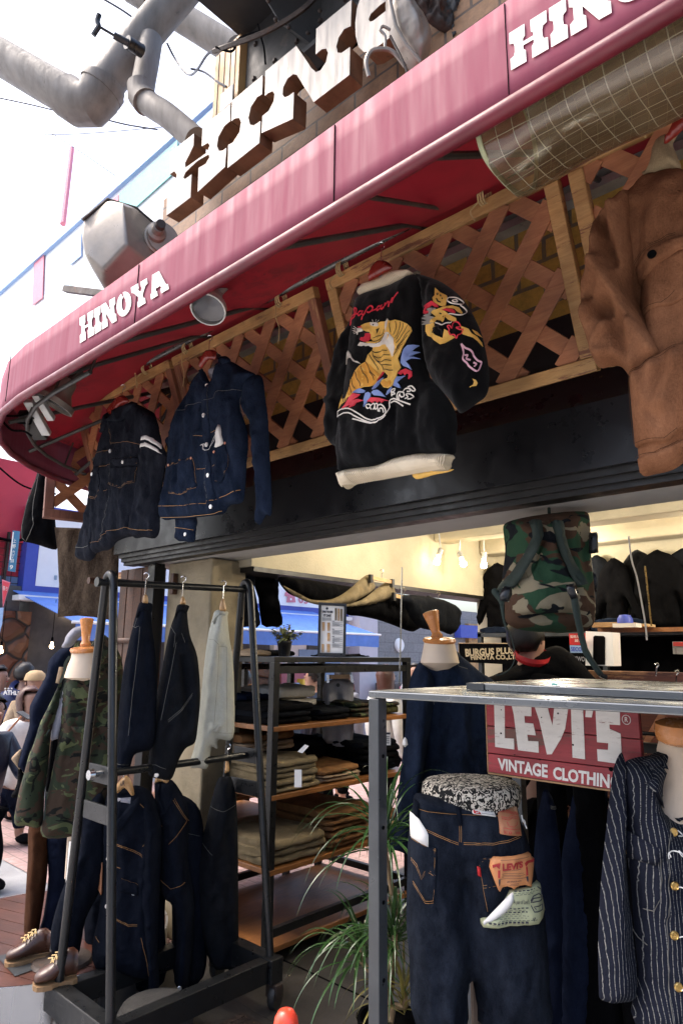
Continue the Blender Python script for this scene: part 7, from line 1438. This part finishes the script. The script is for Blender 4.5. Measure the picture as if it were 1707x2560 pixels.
b.o('print',K['ink'],t,Matrix.Identity(4))
# things on the shelf top
fp=thing('flower_pot','small leafy plant in a black pot on the shelf top beside the framed chart','potted plant'); c=np.array([-2.90,2.66,1.532])
MB().lathe([(.0,0),(.030,0),(.042,.075),(.045,.078),(.045,.086),(.038,.086),(.036,.07),(0,.07)],c,24).o('pot',K['blackp'],fp,smooth=True)
rnd=random.Random(3); b=MB(); st=MB()
def leaf(b,p,d,L,w,curl=.3,n=4):
    d=np.array(d,float); d/=np.linalg.norm(d); s_=np.cross(d,[0,0,1.]); s_/=np.linalg.norm(s_)+1e-6; nn=np.cross(s_,d); vs=[]
    for i in range(n+1):
        t=i/n; ww=w*math.sin(math.pi*min(1,t*.92+.06)); q=p+d*L*t-nn*curl*L*t*t*.5+np.array([0,0,-curl*L*t*t*.6]); vs+=[q+s_*ww/2+nn*ww*.15,q,q-s_*ww/2+nn*ww*.15]
    b.add(vs,[f for i in range(n) for f in ((i*3,i*3+1,i*3+4,i*3+3),(i*3+1,i*3+2,i*3+5,i*3+4))])
for k in range(17):
    a=rnd.uniform(0,6.28); el=rnd.uniform(.2,1.3); d=np.array([math.cos(a)*math.cos(el),math.sin(a)*math.cos(el),math.sin(el)]); L=rnd.uniform(.07,.125); p=c+[0,0,.075]
    st.tube([p,p+d*L],.0018,5)
    for q in range(11):
        t=.3+.7*q/10; aa=rnd.uniform(0,6.28); dd=d*.5+np.array([math.cos(aa),math.sin(aa),rnd.uniform(-.3,.6)])*.8; leaf(b,p+d*L*t,dd,rnd.uniform(.03,.045),.021,.4)
st.o('stems',K['stem'],fp); b.o('leaves',K['leafy'],fp,smooth=True)
ff=FC(830,1575,2.86,2); fc=thing('framed_chart','black framed white chart of trousers standing on the shelf top','framed chart')
O=[(796.5,1506),(866.4,1509.4),(863.6,1640),(793.5,1639.4)]; I=[(803,1513),(860,1516),(857,1633),(800,1632)]
b=MB()
for i in range(4): b.prism(ff.L([O[i],O[(i+1)%4],I[(i+1)%4],I[i]]),-.012,.004)
b.o('frame',K['blackp'],fc,ff.M); MB().prism(ff.L(I),-.011,-.006).o('sheet',K['paper'],fc,ff.M)
b=MB(); text('t','CHINO TROUSERS',ff,[(805,1526),(832,1527),(832,1533),(805,1532)],None,None,c=-.004,bold=.06,mb=b); text('t','FIT CHART',ff,[(809,1535),(828,1536),(828,1542.5),(809,1541.5)],None,None,c=-.004,bold=.06,mb=b)
q=ff.l(817.5,1521); b.lathe([(0,0),(.0055,0),(.0055,-.001)],(q[0],q[1],-.004),14)
for k in range(5): b.prism(ff.L([(806,1544+k*1.6),(828,1544.6+k*1.6),(828,1545+k*1.6),(806,1544.4+k*1.6)]),-.005,-.004)
for y0 in (1552,1572,1590,1605):
    b.prism(ff.L([(830,y0),(836,y0+.3),(836,y0+1.6),(830,y0+1.3)]),-.005,-.004)
    for k in range(5): b.prism(ff.L([(830,y0+4+k*2.2),(856-(k%2)*7,y0+4.5+k*2.2),(856-(k%2)*7,y0+5+k*2.2),(830,y0+4.6+k*2.2)]),-.005,-.004)
b.o('print',K['ink'],fc,ff.M); b=MB()
def mini(x,y,w,h,m_): 
    return [(x,y),(x+w,y+.2),(x+w*.95,y+h),(x+w*.6,y+h),(x+w*.5,y+h*.3),(x+w*.4,y+h),(x+w*.05,y+h)]
for x,y,w,h in ((805,1555,7,22),(818,1556,7,21),(818,1582,7,21),(804,1610,6,21),(817,1610,8,21),(844,1521,5,31)): b.prism(ff.L(mini(x,y,w,h,0)),-.005,-.0035)
b.o('trouser_pictures',K['hang'],fc,ff.M); b=MB()
for x,y,w,h in ((837,1520,5,31),(851,1522,5,31)): b.prism(ff.L(mini(x,y,w,h,0)),-.005,-.0035)
b.o('khaki_pictures',K['khaki'],fc,ff.M)
fold('paper_pile',-3.2,-2.95,3.15,3.5,1.531,.012,'black','thin dark leaflet pile on the shelf top far end','papers',24)['category']='leaflets'
# grey trousers hanging behind the shelf on a clip hanger
g4=FC(820,1780,4.3,0); gt_=thing('grey_trousers','grey trousers clipped on a wooden hanger behind the display shelf','trousers')
s=puff('trousers',[(813,1702),(878,1700),(884,1740),(880,1870),(836,1872),(830,1860),(806,1850),(806,1760)],g4,K['grey'],gt_,T=.05,Rr=.05,seed=140,sm=2,res=.02,folds=[(845,1740,838,1860,.02,-.04),(820,1720,815,1850,.02,.02)])
button(s,845,1712,.012,K['dsteel'],gt_); ht=thing('clip_hanger','pale wooden clip hanger holding the grey trousers behind the shelf','hanger','clip hangers'); MB().prism(g4.L([(822,1687),(875,1686),(875,1696),(822,1697)]),.02,.035).o('bar',K['hang'],ht,g4.M); MB().prism(g4.L([(817,1686),(823,1686),(823,1706),(817,1706)]),.02,.06).o('clip',K['chrome'],ht,g4.M); MB().prism(g4.L([(874,1686),(881,1686),(884,1704),(878,1706)]),.02,.06).o('clip',K['chrome'],ht,g4.M)
hook(ht,g4.w(*g4.l(848,1687),.028),h=.09)
# trousers hanging along the lane opening
fx=FX(-3.02); Y3=tz(540,1280,.3827)
for i,(P,m,lab) in enumerate((([(425,425),(560,432),(800,470),(1010,505),(1000,520),(900,560),(760,600),(640,590),(560,560),(480,520)],'black','black trousers slung lengthwise under the side header, nearest the rack'),([(1000,505),(1250,540),(1400,560),(1400,700),(1330,770),(1280,778),(1180,740),(1080,705),(960,680),(885,672),(850,630),(900,600)],'black','mass of black trousers sagging under the side header over the dummy'),([(1250,540),(1568,600),(1568,790),(1480,775),(1400,768),(1330,740),(1270,650)],'blackd','black trousers at the far end of the side header'))):
    s=puff('slung_trousers',Y3(P),FX((-3.02,-2.99,-2.72)[i]),K[m],None,T=.06,Rr=.08,seed=150+i,res=.022,amp=.012); tag(s.o,lab,'trousers','trousers slung under the side header')
for i,(P,lab) in enumerate((([(448,478),(560,535),(640,572),(760,570),(860,520),(990,412),(1020,440),(1036,508),(960,560),(870,602),(760,612),(650,600),(540,555)],'khaki chino trousers slung from the left clip of the wooden hanger'),([(840,605),(960,575),(1060,500),(1140,455),(1172,540),(1080,590),(960,612),(870,618)],'khaki chino trousers hanging from the right clip of the wooden hanger'))):
    s=puff('slung_chinos',Y3(P),FX(-2.94+.01*i),K['khaki'],None,T=.035,Rr=.05,seed=160+i,res=.018,folds=tf(540,1280,.3827)([(560,560,900,560,.03,.015)])); tag(s.o,lab,'trousers','trousers slung under the side header')
for i,(x0,y0,x1,y1,lab) in enumerate(((1010,428,1150,458,'wooden clip hanger of the khaki chinos'),(1160,545,1290,575,'wooden clip hanger in the black trousers'),(1390,565,1510,605,'wooden clip hanger at the far end of the header'))):
    f=FX(-2.90); t=thing('clip_hanger',lab,'hanger','clip hangers'); p,q=f.l(*Y3([(x0,y0)])[0]),f.l(*Y3([(x1,y1)])[0]); MB().bar((p[0],p[1],0),(q[0],q[1],0),.012,.024,(0,1,0)).o('bar',K['hang'],t,f.M)
    for e in (p,q): MB().box((e[0]-.012,e[1]-.035,-.012),(e[0]+.012,e[1]+.02,.012)).o('clip',K['blackp'],t,f.M)
    hook(t,f.w((p[0]+q[0])/2,(p[1]+q[1])/2),h=.09)
for i,(P,lab,m) in enumerate((([(150,400),(262,405),(255,500),(300,735),(240,748),(145,738),(160,600)],'dark trousers hanging behind the rack at left of the lane opening','char'),([(268,405),(412,430),(410,560),(445,735),(380,748),(310,735),(290,560),(262,480)],'black trousers with wide legs hanging in the lane opening','black'))):
    s=puff('hanging_trousers',Y3(P),FX(-3.35),K[m],None,T=.04,Rr=.05,seed=170+i,sm=2,res=.02); tag(s.o,lab,'trousers','trousers hanging in the lane opening')
# chain
tag(MB().tube([atD(1005,1418,3.4),atD(1001,1600,3.35),atD(998,1710,3.3)],.004,6).o('thin_chain',K['chrome']),'thin steel chain hanging from the ceiling by the lane opening','chain')
tag(MB().tube(cat([atD(*p) for p in ((1570,1340,3.2),(1578,1400,3.2),(1590,1440,3.2),(1600,1490,3.2),(1612,1560,3.2),(1616,1600,3.2))],5,False),.004,6).o('string',K['paper']),'pale cord hanging from the ceiling at right','cord'); tag(MB().tube([atD(1611,1415,3.2),atD(1627,1565,3.2)],.004,6).o('thin_chain',K['brass']),'thin brassy chain hanging beside the pale cord','chain')
# ---------------- inside the shop
K['dwood']=wood('dark_reddish_rail',(.06,.016,.010),(.16,.045,.028),0,wear=(.35,.17,.08)); K['kraft']=mat('kraft_box',(.48,.33,.17),.7)
sf=thing('wall_shelf','dark steel wall shelf with folded jeans at the back of the shop','shelf unit')
for x in (-3.05,-2.0,-.9): MB().box((x,5.0,.01),(x+.035,5.04,1.74)).o('upright',K['steel'],sf)
MB().box((-3.05,5.0,1.70),(-.8,5.4,1.73)).o('top_board',K['steel'],sf); MB().box((-3.01,5.05,.9),(-.8,5.4,.93)).o('board',K['steel'],sf); MB().box((-3.05,5.395,0),(-.7,5.415,1.70)).o('back_panel',K['black'],sf)
for i,(x0,x1) in enumerate(((-3.03,-2.78),(-2.75,-2.45),(-2.42,-2.1),(-2.05,-1.75))):
    for k in range(2 if i else 1): tag(fold('folded_jeans',x0,x1,5.03,5.3,1.731+k*.045,.045,'indigo','x','folded jeans on the wall shelf',200+i*3+k),'folded blue jeans, %s of the %s pile on the back wall shelf'%(('lower','upper')[k],('first','second','third','fourth')[i]),'folded jeans')
bn=thing('lettered_banner','black banner with pale arched lettering under the back wall shelf','banner'); fb2=FY(4.98)
P=[(1144,1607),(1290,1608),(1290,1662),(1150,1655)]; MB().prism(fb2.L(P),-.004,0).o('cloth',K['black'],bn,fb2.M)
text('lettering','BURGUS PLUS',fb2,[(1162,1622),(1284,1618),(1284,1634),(1164,1642)],K['cream'],bn,c=.003,bold=.04); text('lettering','HINOYA CO.,LTD',fb2,[(1175,1638),(1300,1636),(1300,1650),(1178,1652)],K['cream'],bn,c=.003,bold=.04)
b=MB(); b.tube([fb2.w(*fb2.l(x,y),.002) for x,y in ((1147,1655),(1146,1608),(1290,1609))],.004,4); b.o('border',K['tan'],bn)
rj_=random.Random(5)
for i in range(16):
    x=-2.98+i*.17+rj_.uniform(-.02,.02); w=rj_.uniform(.10,.15); t_=rj_.uniform(-.03,.03); q=rj_.uniform(-.04,.04)
    P=[(x-.02,2.33+t_),(x+.03,2.32+t_),(x+w,2.24+t_),(x+w+.06,2.0),(x+w+.09+q,1.80),(x+w+.02+q,1.79),(x+w-.03,1.98),(x+w-.02,1.77),(x+q,1.755),(x-w+.02,1.78),(x-w+.03,1.95),(x-w-.03,1.80+q),(x-w-.08,1.83),(x-w-.03,2.1),(x-w,2.24+t_)]
    s=puff('hung_jacket',P,FY(5.30 if i%2 else 5.22),K[('black','blackd','black','velvet')[i%4]],None,T=.05,Rr=.05,seed=210+i,res=.025,px=False,sm=2,amp=.012,wr=.006)
    tag(s.o,'dark jacket hanging high on the back wall, number %s from the lane side'%('one two three four five six seven eight nine ten eleven twelve thirteen fourteen fifteen sixteen'.split()[i]),'jacket','jackets hung high on the back wall')
w2=thing('wooden_display_rail','worn reddish wooden rail with crossed slats behind the steel table','rail'); MB().box((-1.75,3.6,1.42),(.6,3.66,1.475)).o('top_rail',K['dwood'],w2,bev=.003); MB().box((-1.75,3.6,1.0),(.6,3.65,1.05)).o('low_rail',K['dwood'],w2)
b=MB()
for i in range(12): x=-1.7+i*.2; b.bar((x,3.63,1.06),(x+.22,3.63,1.415),.03,.012,(0,1,0))
b.o('slats',K['lat'],w2)
MB().box((-1.75,3.64,0),(-1.70,3.68,1.42)).o('post',K['dwood'],w2); 
cb=thing('counter','cluttered shop counter behind the wooden rail','counter'); MB().box((-1.9,4.2,0),(1.2,4.7,1.35)).o('body',K['dwood'],cb); MB().box((-1.95,4.15,1.351),(1.2,4.72,1.39)).o('top',K['shelf'],cb)
f=FY(4.15); bxx=thing('white_box','white open box with a black phone shape on its face standing on the counter','box'); P=[(1463,1578),(1530,1581),(1533,1665),(1462,1664)]; MB().prism(f.L(P),-.12,0).o('carton',K['bwhite'],bxx,f.M); MB().prism(f.L([(1483,1592),(1487,1589),(1508,1590),(1512,1594),(1512,1662),(1482,1662)]),.001,.006).o('phone',K['black'],bxx,f.M)
sc=thing('security_notice','red and white security camera notice beside the white box','notice'); f=FY(4.10); MB().prism(f.L([(1421,1584),(1462,1583),(1463,1613),(1423,1612)]),-.003,0).o('red_part',K['redtag'],sc,f.M); MB().prism(f.L([(1423,1613),(1463,1614),(1463,1632),(1425,1632)]),-.003,0).o('white_part',K['pblue'],sc,f.M)
text('lettering','\u76e3\u8996\u30ab\u30e1\u30e9',f,[(1425,1588),(1460,1588),(1460,1596),(1425,1595)],K['paper'],sc,c=.003,bold=.01); text('lettering','\u8a2d\u7f6e',f,[(1436,1598),(1455,1598),(1455,1605),(1436,1605)],K['paper'],sc,c=.003,bold=.01); text('lettering','SECOM',f,[(1426,1617),(1462,1618),(1462,1629),(1427,1628)],K['bblue'],sc,c=.003,bold=.03)
f=FY(4.09); ct=thing('dark_cloth_sign','black cloth sign with grey letters below the security notice','sign'); MB().prism(f.L([(1428,1634),(1462,1633),(1462,1664),(1432,1662)]),-.003,0).o('cloth',K['black'],ct,f.M); text('lettering','NSWO',f,[(1430,1640),(1461,1642),(1461,1654),(1432,1652)],K['grey'],ct,c=.003,bold=.02)
rs=thing('right_wall_shelf','wooden shelf with boxes at the right above the counter','shelf'); MB().box((-2.0,4.95,1.72),(1.5,5.0,1.75)).o('board_edge',K['shelf'],rs)
for i,(x0,x1,h,m,lab) in enumerate(((-1.98,-1.72,.035,'hang','flat yellowish wooden box on the shelf by the backpack'),(-1.70,-1.60,.02,'kraft','small kraft carton on the shelf'),)): tag(MB().box((x0,4.8,1.751),(x1,4.98,1.751+h)).o('flat_box',K[m],bev=.003),lab,'box')
c=atY(1562,1558,4.75); bc=thing('cap_and_box','blue cap on a patterned box on the shelf','cap'); MB().lathe([(.0,.06),(.035,.055),(.05,.03),(.052,0)],c,18).o('crown',K['bblue'],bc,smooth=True); MB().box((c[0]-.07,c[1]-.05,c[2]-.03),(c[0]+.09,c[1]+.05,c[2]-.002)).o('box',K['paper'],bc)
f=FC(1690,1615,3.9,0); pn=thing('red_poster','small red and grey printed poster at the right edge','poster'); MB().prism(f.L([(1680,1604),(1720,1604),(1720,1636),(1682,1635)]),-.003,0).o('sheet',K['gblock'],pn,f.M); MB().prism(f.L([(1681,1605),(1720,1605),(1720,1616),(1681,1615)]),.001,.003).o('red_band',K['inkr'],pn,f.M)
for i,(px,py) in enumerate(((1640,1670),(1690,1688))): tag(MB().tube(cat([atD(px+a,py+b_,2.9) for a,b_ in ((-4,-8),(2,-12),(5,-6),(0,0),(-1,20))],5,False),.003,6).o('wire_hook',K['chrome']),('chrome hook hanging on the wooden rail','short chrome hook right on the wooden rail')[i],'hook')
f=FC(1612,1900,2.3,0); tag(MB().prism(f.L([(1601,1856),(1611,1854),(1616,1880),(1613,1884)]),0,.003).prism(f.L([(1614,1855),(1622,1856),(1628,1879),(1617,1883)]),0,.003).o('yellow_tags',K['gold_thread'],None,f.M),'pair of small yellow tags hanging beside the plank sign','tag')
MBr=MB().tube([atD(1596,1832,2.2),atD(1660,1838,2.15)],.006,8); tag(MBr.o('chrome_rod',K['chrome'],smooth=True),'short chrome rod sticking out beside the plank sign','rod')
# ---------------- long leaved plant
K['leafd']=mat('yellowing_leaf',(.20,.17,.04),.4,var=.5,ns=4)
pl=thing('dracaena_plant','tall long leaved green plant behind the front table post','plant'); rnd=random.Random(11)
base=np.array([-1.84,2.28,.0]); MB().lathe([(0,.01),(.10,.01),(.12,.17),(.125,.18),(.11,.18),(.10,.15),(0,.15)],base,24).o('pot',K['black'],pl,smooth=True)
crowns=[(atD(962,2112,2.62),.42,54),(atD(985,2350,2.5),.36,40),(atD(905,2390,2.6),.33,46),(atD(1010,2500,2.5),.30,26)]
for i,(c,L,n) in enumerate(crowns):
    p0=base+np.array([.02*i,-.02*i,.2]); mid=(p0+c)/2+np.array([.03*(-1)**i,.02,0]); MB().tube(cat([p0,mid,c-np.array([0,0,.02]),c+np.array([0,0,.03])],6,False),.011,8).o('stem',K['stem'],pl,smooth=True)
    b=MB()
    for k in range(n):
        a=2.4*k+rnd.uniform(-.3,.3); el=rnd.uniform(.15,1.35); d=np.array([math.cos(a)*math.cos(el),math.sin(a)*math.cos(el),math.sin(el)]); LL=L*rnd.uniform(.7,1.25); w=rnd.uniform(.010,.017)
        p=c+np.array([0,0,rnd.uniform(-.05,.06)]); N=12; vs=[]; q=p.copy(); dd=d.copy(); st_=LL/N
        for j in range(N+1):
            t=j/N; s_=np.cross(dd,[0,0,1.]); s_/=np.linalg.norm(s_)+1e-6; nn=np.cross(s_,dd); ww=w*(min(1,.35+t*3)*(1-t**2.2)+.03); vs+=[q+s_*ww/2+nn*ww*.25,q,q-s_*ww/2+nn*ww*.25]; q=q+dd*st_; dd=dd+np.array([0,0,-1.])*rnd.uniform(.16,.26)*(.5+t); dd/=np.linalg.norm(dd)
        b.add(vs,[f for j in range(N) for f in ((j*3,j*3+1,j*3+4,j*3+3),(j*3+1,j*3+2,j*3+5,j*3+4))])
    b.o('leaves',K['leaf'] if i!=3 else K['leafd'],pl,smooth=True)
# ---------------- people
def skin(name,pts,edges,rad,m,root=None,sub=2):
    me=bpy.data.meshes.new('s'); me.from_pydata([tuple(p) for p in pts],edges,[]); o=bpy.data.objects.new('s',me); COL.objects.link(o)
    md=o.modifiers.new('k','SKIN'); 
    for v,r_ in zip(me.skin_vertices[0].data,rad): v.radius=(r_,r_) if not hasattr(r_,'__len__') else r_
    me.skin_vertices[0].data[0].use_root=True
    sm=o.modifiers.new('u','SUBSURF'); sm.levels=sub; sm.render_levels=sub
    dg=bpy.context.evaluated_depsgraph_get(); ev=bpy.data.meshes.new_from_object(o.evaluated_get(dg)); bpy.data.objects.remove(o); bpy.data.meshes.remove(me)
    ev.materials.clear(); ev.materials.append(m); ev.polygons.foreach_set('use_smooth',[True]*len(ev.polygons)); ev.name=name
    ob=bpy.data.objects.new(name,ev); COL.objects.link(ob)
    if root is not None: ob.parent=root
    return ob
def person(label,head,face,H,top,bot,hair,armR=None,armL=None,bend=0,longhair=False,cap=None,hood=None,grp='people in the lane'):
    """head: world point of head centre; face: direction in degrees the person looks at"""
    t=thing('person',label,'person',grp); k=H/1.7; a=R(face); fw=np.array([math.cos(a),math.sin(a),0]); sd_=np.array([-fw[1],fw[0],0]); up=np.array([0,0,1.])
    hc=np.array(head,float); nk=hc-up*.15*k-fw*.02; ch=nk-up*.16*k-fw*.02*(1+bend); pv=np.array([hc[0],hc[1],hc[2]-.78*k])-fw*(.06+.1*bend); g=lambda p:np.array([p[0],p[1],max(p[2],.06)])
    fl_=0.06
    P=[pv];E=[];Rr_=[.12*k]
    def ad(i,p,r): P.append(p);E.append((i,len(P)-1));Rr_.append(r);return len(P)-1
    c=ad(0,(pv+ch)/2,.12*k); c=ad(c,ch,.125*k); n=ad(c,nk,.055*k); h0=ad(n,hc-up*.07*k+fw*.02,.062*k); h1=ad(h0,hc,.088*k); ad(h1,hc+up*.07*k-fw*.01,.07*k)
    J=[]
    for s_,arm in ((1,armL),(-1,armR)):
        sh=ch+sd_*s_*.17*k+up*.07*k; i=ad(c,sh,.055*k)
        el=sh+(arm[0] if arm else np.array([0,0,-.29*k])+sd_*s_*.05); wr=el+(arm[1] if arm else np.array([0,0,-.25*k])+fw*.06)
        i=ad(i,el,.042*k); i=ad(i,wr,.028*k); d=(wr-el)/np.linalg.norm(wr-el); i=ad(i,wr+d*.07*k,.032*k); ad(i,wr+d*.14*k,.014*k); ad(i-0,wr+d*.07*k+up*.04*k,.012*k); J.append((sh,el,wr))
    L=[]
    for s_ in (1,-1):
        hp=pv+sd_*s_*.09*k-up*.05; kn=np.array([hp[0],hp[1],(hp[2]+fl_)/2])+fw*(.03+.08*s_); ft=np.array([hp[0],hp[1],fl_])+fw*.1*s_
        i=ad(0,hp,.085*k); i=ad(i,kn,.058*k); i=ad(i,ft,.04*k); ad(i,ft+fw*.13-up*.02,.035*k); L.append((hp,kn,ft))
    skin('body',P,E,Rr_,K['skin'],t)
    P=[pv-up*.04];E=[];Rr_=[(.155*k,.14*k)]
    c=ad(0,(pv+ch)/2,.155*k); c=ad(c,ch,.15*k); ad(c,nk-up*.03,.085*k)
    for sh,el,wr in J: i=ad(c,sh,.078*k); i=ad(i,el,.062*k); ad(i,wr,.045*k)
    skin('jacket',P,E,Rr_,K[top],t)
    P=[pv];E=[];Rr_=[.13*k]
    for hp,kn,ft in L: i=ad(0,hp,.10*k); i=ad(i,kn,.078*k); ad(i,ft+up*.04,.062*k)
    skin('trousers',P,E,Rr_,K[bot],t)
    for hp,kn,ft in L: MB().ball(ft+fw*.07-up*.01,.05*k,6,(1.5*abs(fw[0])+.9,1.5*abs(fw[1])+.9,.8)).o('shoe',K['black'],t,smooth=True)
    if cap: MB().lathe([(0,.075),(.05,.068),(.085,.04),(.097,.0),(.098,-.02)],hc+up*.045*k,20).o('cap',K[cap],t,smooth=True)
    if hair: 
        b=MB(); q=hc-fw*.022*k+up*.022*k; b.ball(q,.104*k,10,(1,1,1.02))
        V_=np.array(b.v); D_=V_-q; keep=[]
        for f_ in b.f:
            m_=D_[list(f_)].mean(0)
            if (m_@fw)>.030*k and m_[2]<.052*k: continue
            if (m_@fw)>-.01 and m_[2]<-.03*k and not longhair: continue
            if m_[2]<-.075*k and not longhair: continue
            keep.append(f_)
        b.f=keep; o=b.o('hair',K[hair],t,smooth=True); me=o.data
        for v in me.vertices:
            d=np.array(v.co)-q; f_=d@fw
            if longhair and d[2]<-.02 and f_<.05: v.co.z-=.13*k*min(1,(-d[2]-.02)/.06)
            v.co=tuple(np.array(v.co)+np.array([nz(d[0]*40,d[1]*40,d[2]*25)]*3)*.010)
        md=o.modifiers.new('s','SOLIDIFY'); md.thickness=.006
    for s_ in (1,-1):
        MB().ball(hc+sd_*s_*.088*k-up*.01-fw*.01,.016*k,5,(.55,.55,1.2)).o('ear',K['skin'],t,smooth=True)
        MB().ball(hc+fw*.086*k+sd_*s_*.032*k+up*.008,.006*k,5).o('eye',K['black'],t,smooth=True)
    MB().lathe([(0,.022),(.008,.012),(.013,0)],hc+fw*.088*k-up*.02,8,(fw[0],fw[1],.15)).o('nose',K['skin'],t,smooth=True)
    MB().ball(hc+fw*.082*k-up*.048*k,.016*k,5,(.8,.8,.3)).o('mouth',K['inkr'],t,smooth=True)
    if hood: MB().lathe([(.07,.03),(.11,.05),(.13,.0),(.11,-.05),(.07,-.03)],nk-fw*.06*k,16,(-fw[0]*.6,-fw[1]*.6,1)).o('hood',K[hood],t,smooth=True)
    return t
K['hoodn']=mat('navy_parka',(.012,.02,.085),.5,bs=25,bst=.3,bd=.01)
hD=lambda x,y,D: atD(x,y,D)
p=person('person from behind in a navy hooded parka with white letters across the back',hD(62,1685,6.9),150,1.62,'hoodn','black','hair',hood='hoodn')
f=FC(30,1735,6.62,-4); b=MB(); text('t','ATHLE',f,[(9,1724),(52,1728),(52,1738),(9,1737)],None,None,c=0,bold=.04,mb=b)
for i in range(3): q=f.l(14+i*8,1724.5); b.ball((q[0],q[1]+.012,0),.009,3)
b.o('back_lettering',K['paper'],p,f.M)
person('person in profile with short black hair at the left edge looking right',hD(2,1692,6.9),40,1.6,'black','black','hair')
person('person in a beige cap walking past behind the phone user',hD(88,1706,6.4),160,1.55,'tan','navy',None,cap='kraft')
w=person('person in a white coat bending over a phone, brown fringe and shoulder bag',hD(78,1750,5.6),25,1.55,'whitew','navy','hairb',longhair=True,bend=1.0,armR=(np.array([.02,-.05,-.24]),np.array([.16,-.08,.08])),armL=(np.array([.05,.02,-.24]),np.array([.15,-.08,.10])))
q=hD(62,1790,5.2); MB().bar(q-np.array([.05,.02,-.03]),q+np.array([.05,.03,-.02]),.07,.008).o('phone',K['blackp'],w); MB().tube([hD(55,1790,5.3),hD(20,1830,5.25),hD(5,1850,5.2)],.008,5).o('bag_strap',K['ptan'],w)
person('person in a dark puffer coat cut by the left edge, hands forward',hD(-14,1775,4.6),10,1.5,'puffer','black','hair',armR=(np.array([.12,-.02,-.22]),np.array([.22,.02,.02])),armL=(np.array([.15,.06,-.22]),np.array([.2,-.02,.02])))
person('person with dark hair holding a hand to the face behind the rack',hD(572,1695,6.2),-60,1.55,'whitew','navy','hairb',armR=(np.array([.1,-.05,-.15]),np.array([-.03,-.06,.22])))
person('person in a mauve grey coat walking beyond the rack',hD(600,1700,6.6),-100,1.55,'grey','black','hair')
person('person in a shiny puffer coat, hand at the mouth, by the brown stone wall',hD(783,1688,6.7),200,1.62,'puffer','black','hair',armR=(np.array([-.14,.0,-.14]),np.array([-.05,-.02,.20])))
person('person seen from behind with a brown bob haircut in a cream coat',hD(968,1692,6.4),80,1.58,'whitew','black','hairb',longhair=True)
person('person behind the grey trousers hanger with only dark hair showing',hD(860,1690,7.4),100,1.62,'grey','black','hair')
person('distant person with grey hair at the far end of the lane',hD(1038,1678,9.0),-60,1.6,'grey','black','hair')
# shopper in the shop under the backpack, back turned
s=person('person in a black jacket with a red collar standing under the backpack, back turned',hD(1322,1598,3.5),75,1.72,'black','black','hair',bend=.2,grp='people in the shop')
q=hD(1330,1640,3.42); MB().lathe([(.085,-.02),(.095,.0),(.088,.02),(.082,.0)],q,20,(.35,-.3,1)).o('red_collar',K['redtag'],s,smooth=True)
s=puff('coat_shoulders',[(1180,1722),(1240,1690),(1290,1668),(1335,1640),(1400,1614),(1445,1640),(1500,1700),(1505,1735)],FC(1350,1660,3.4,0),K['black'],s,T=.16,Rr=.14,seed=300,res=.02)
person('person with black hair peering over the wooden rail at the right',hD(1668,1650,5.1),-100,1.66,'black','black','hair',grp='people in the shop')
finish()
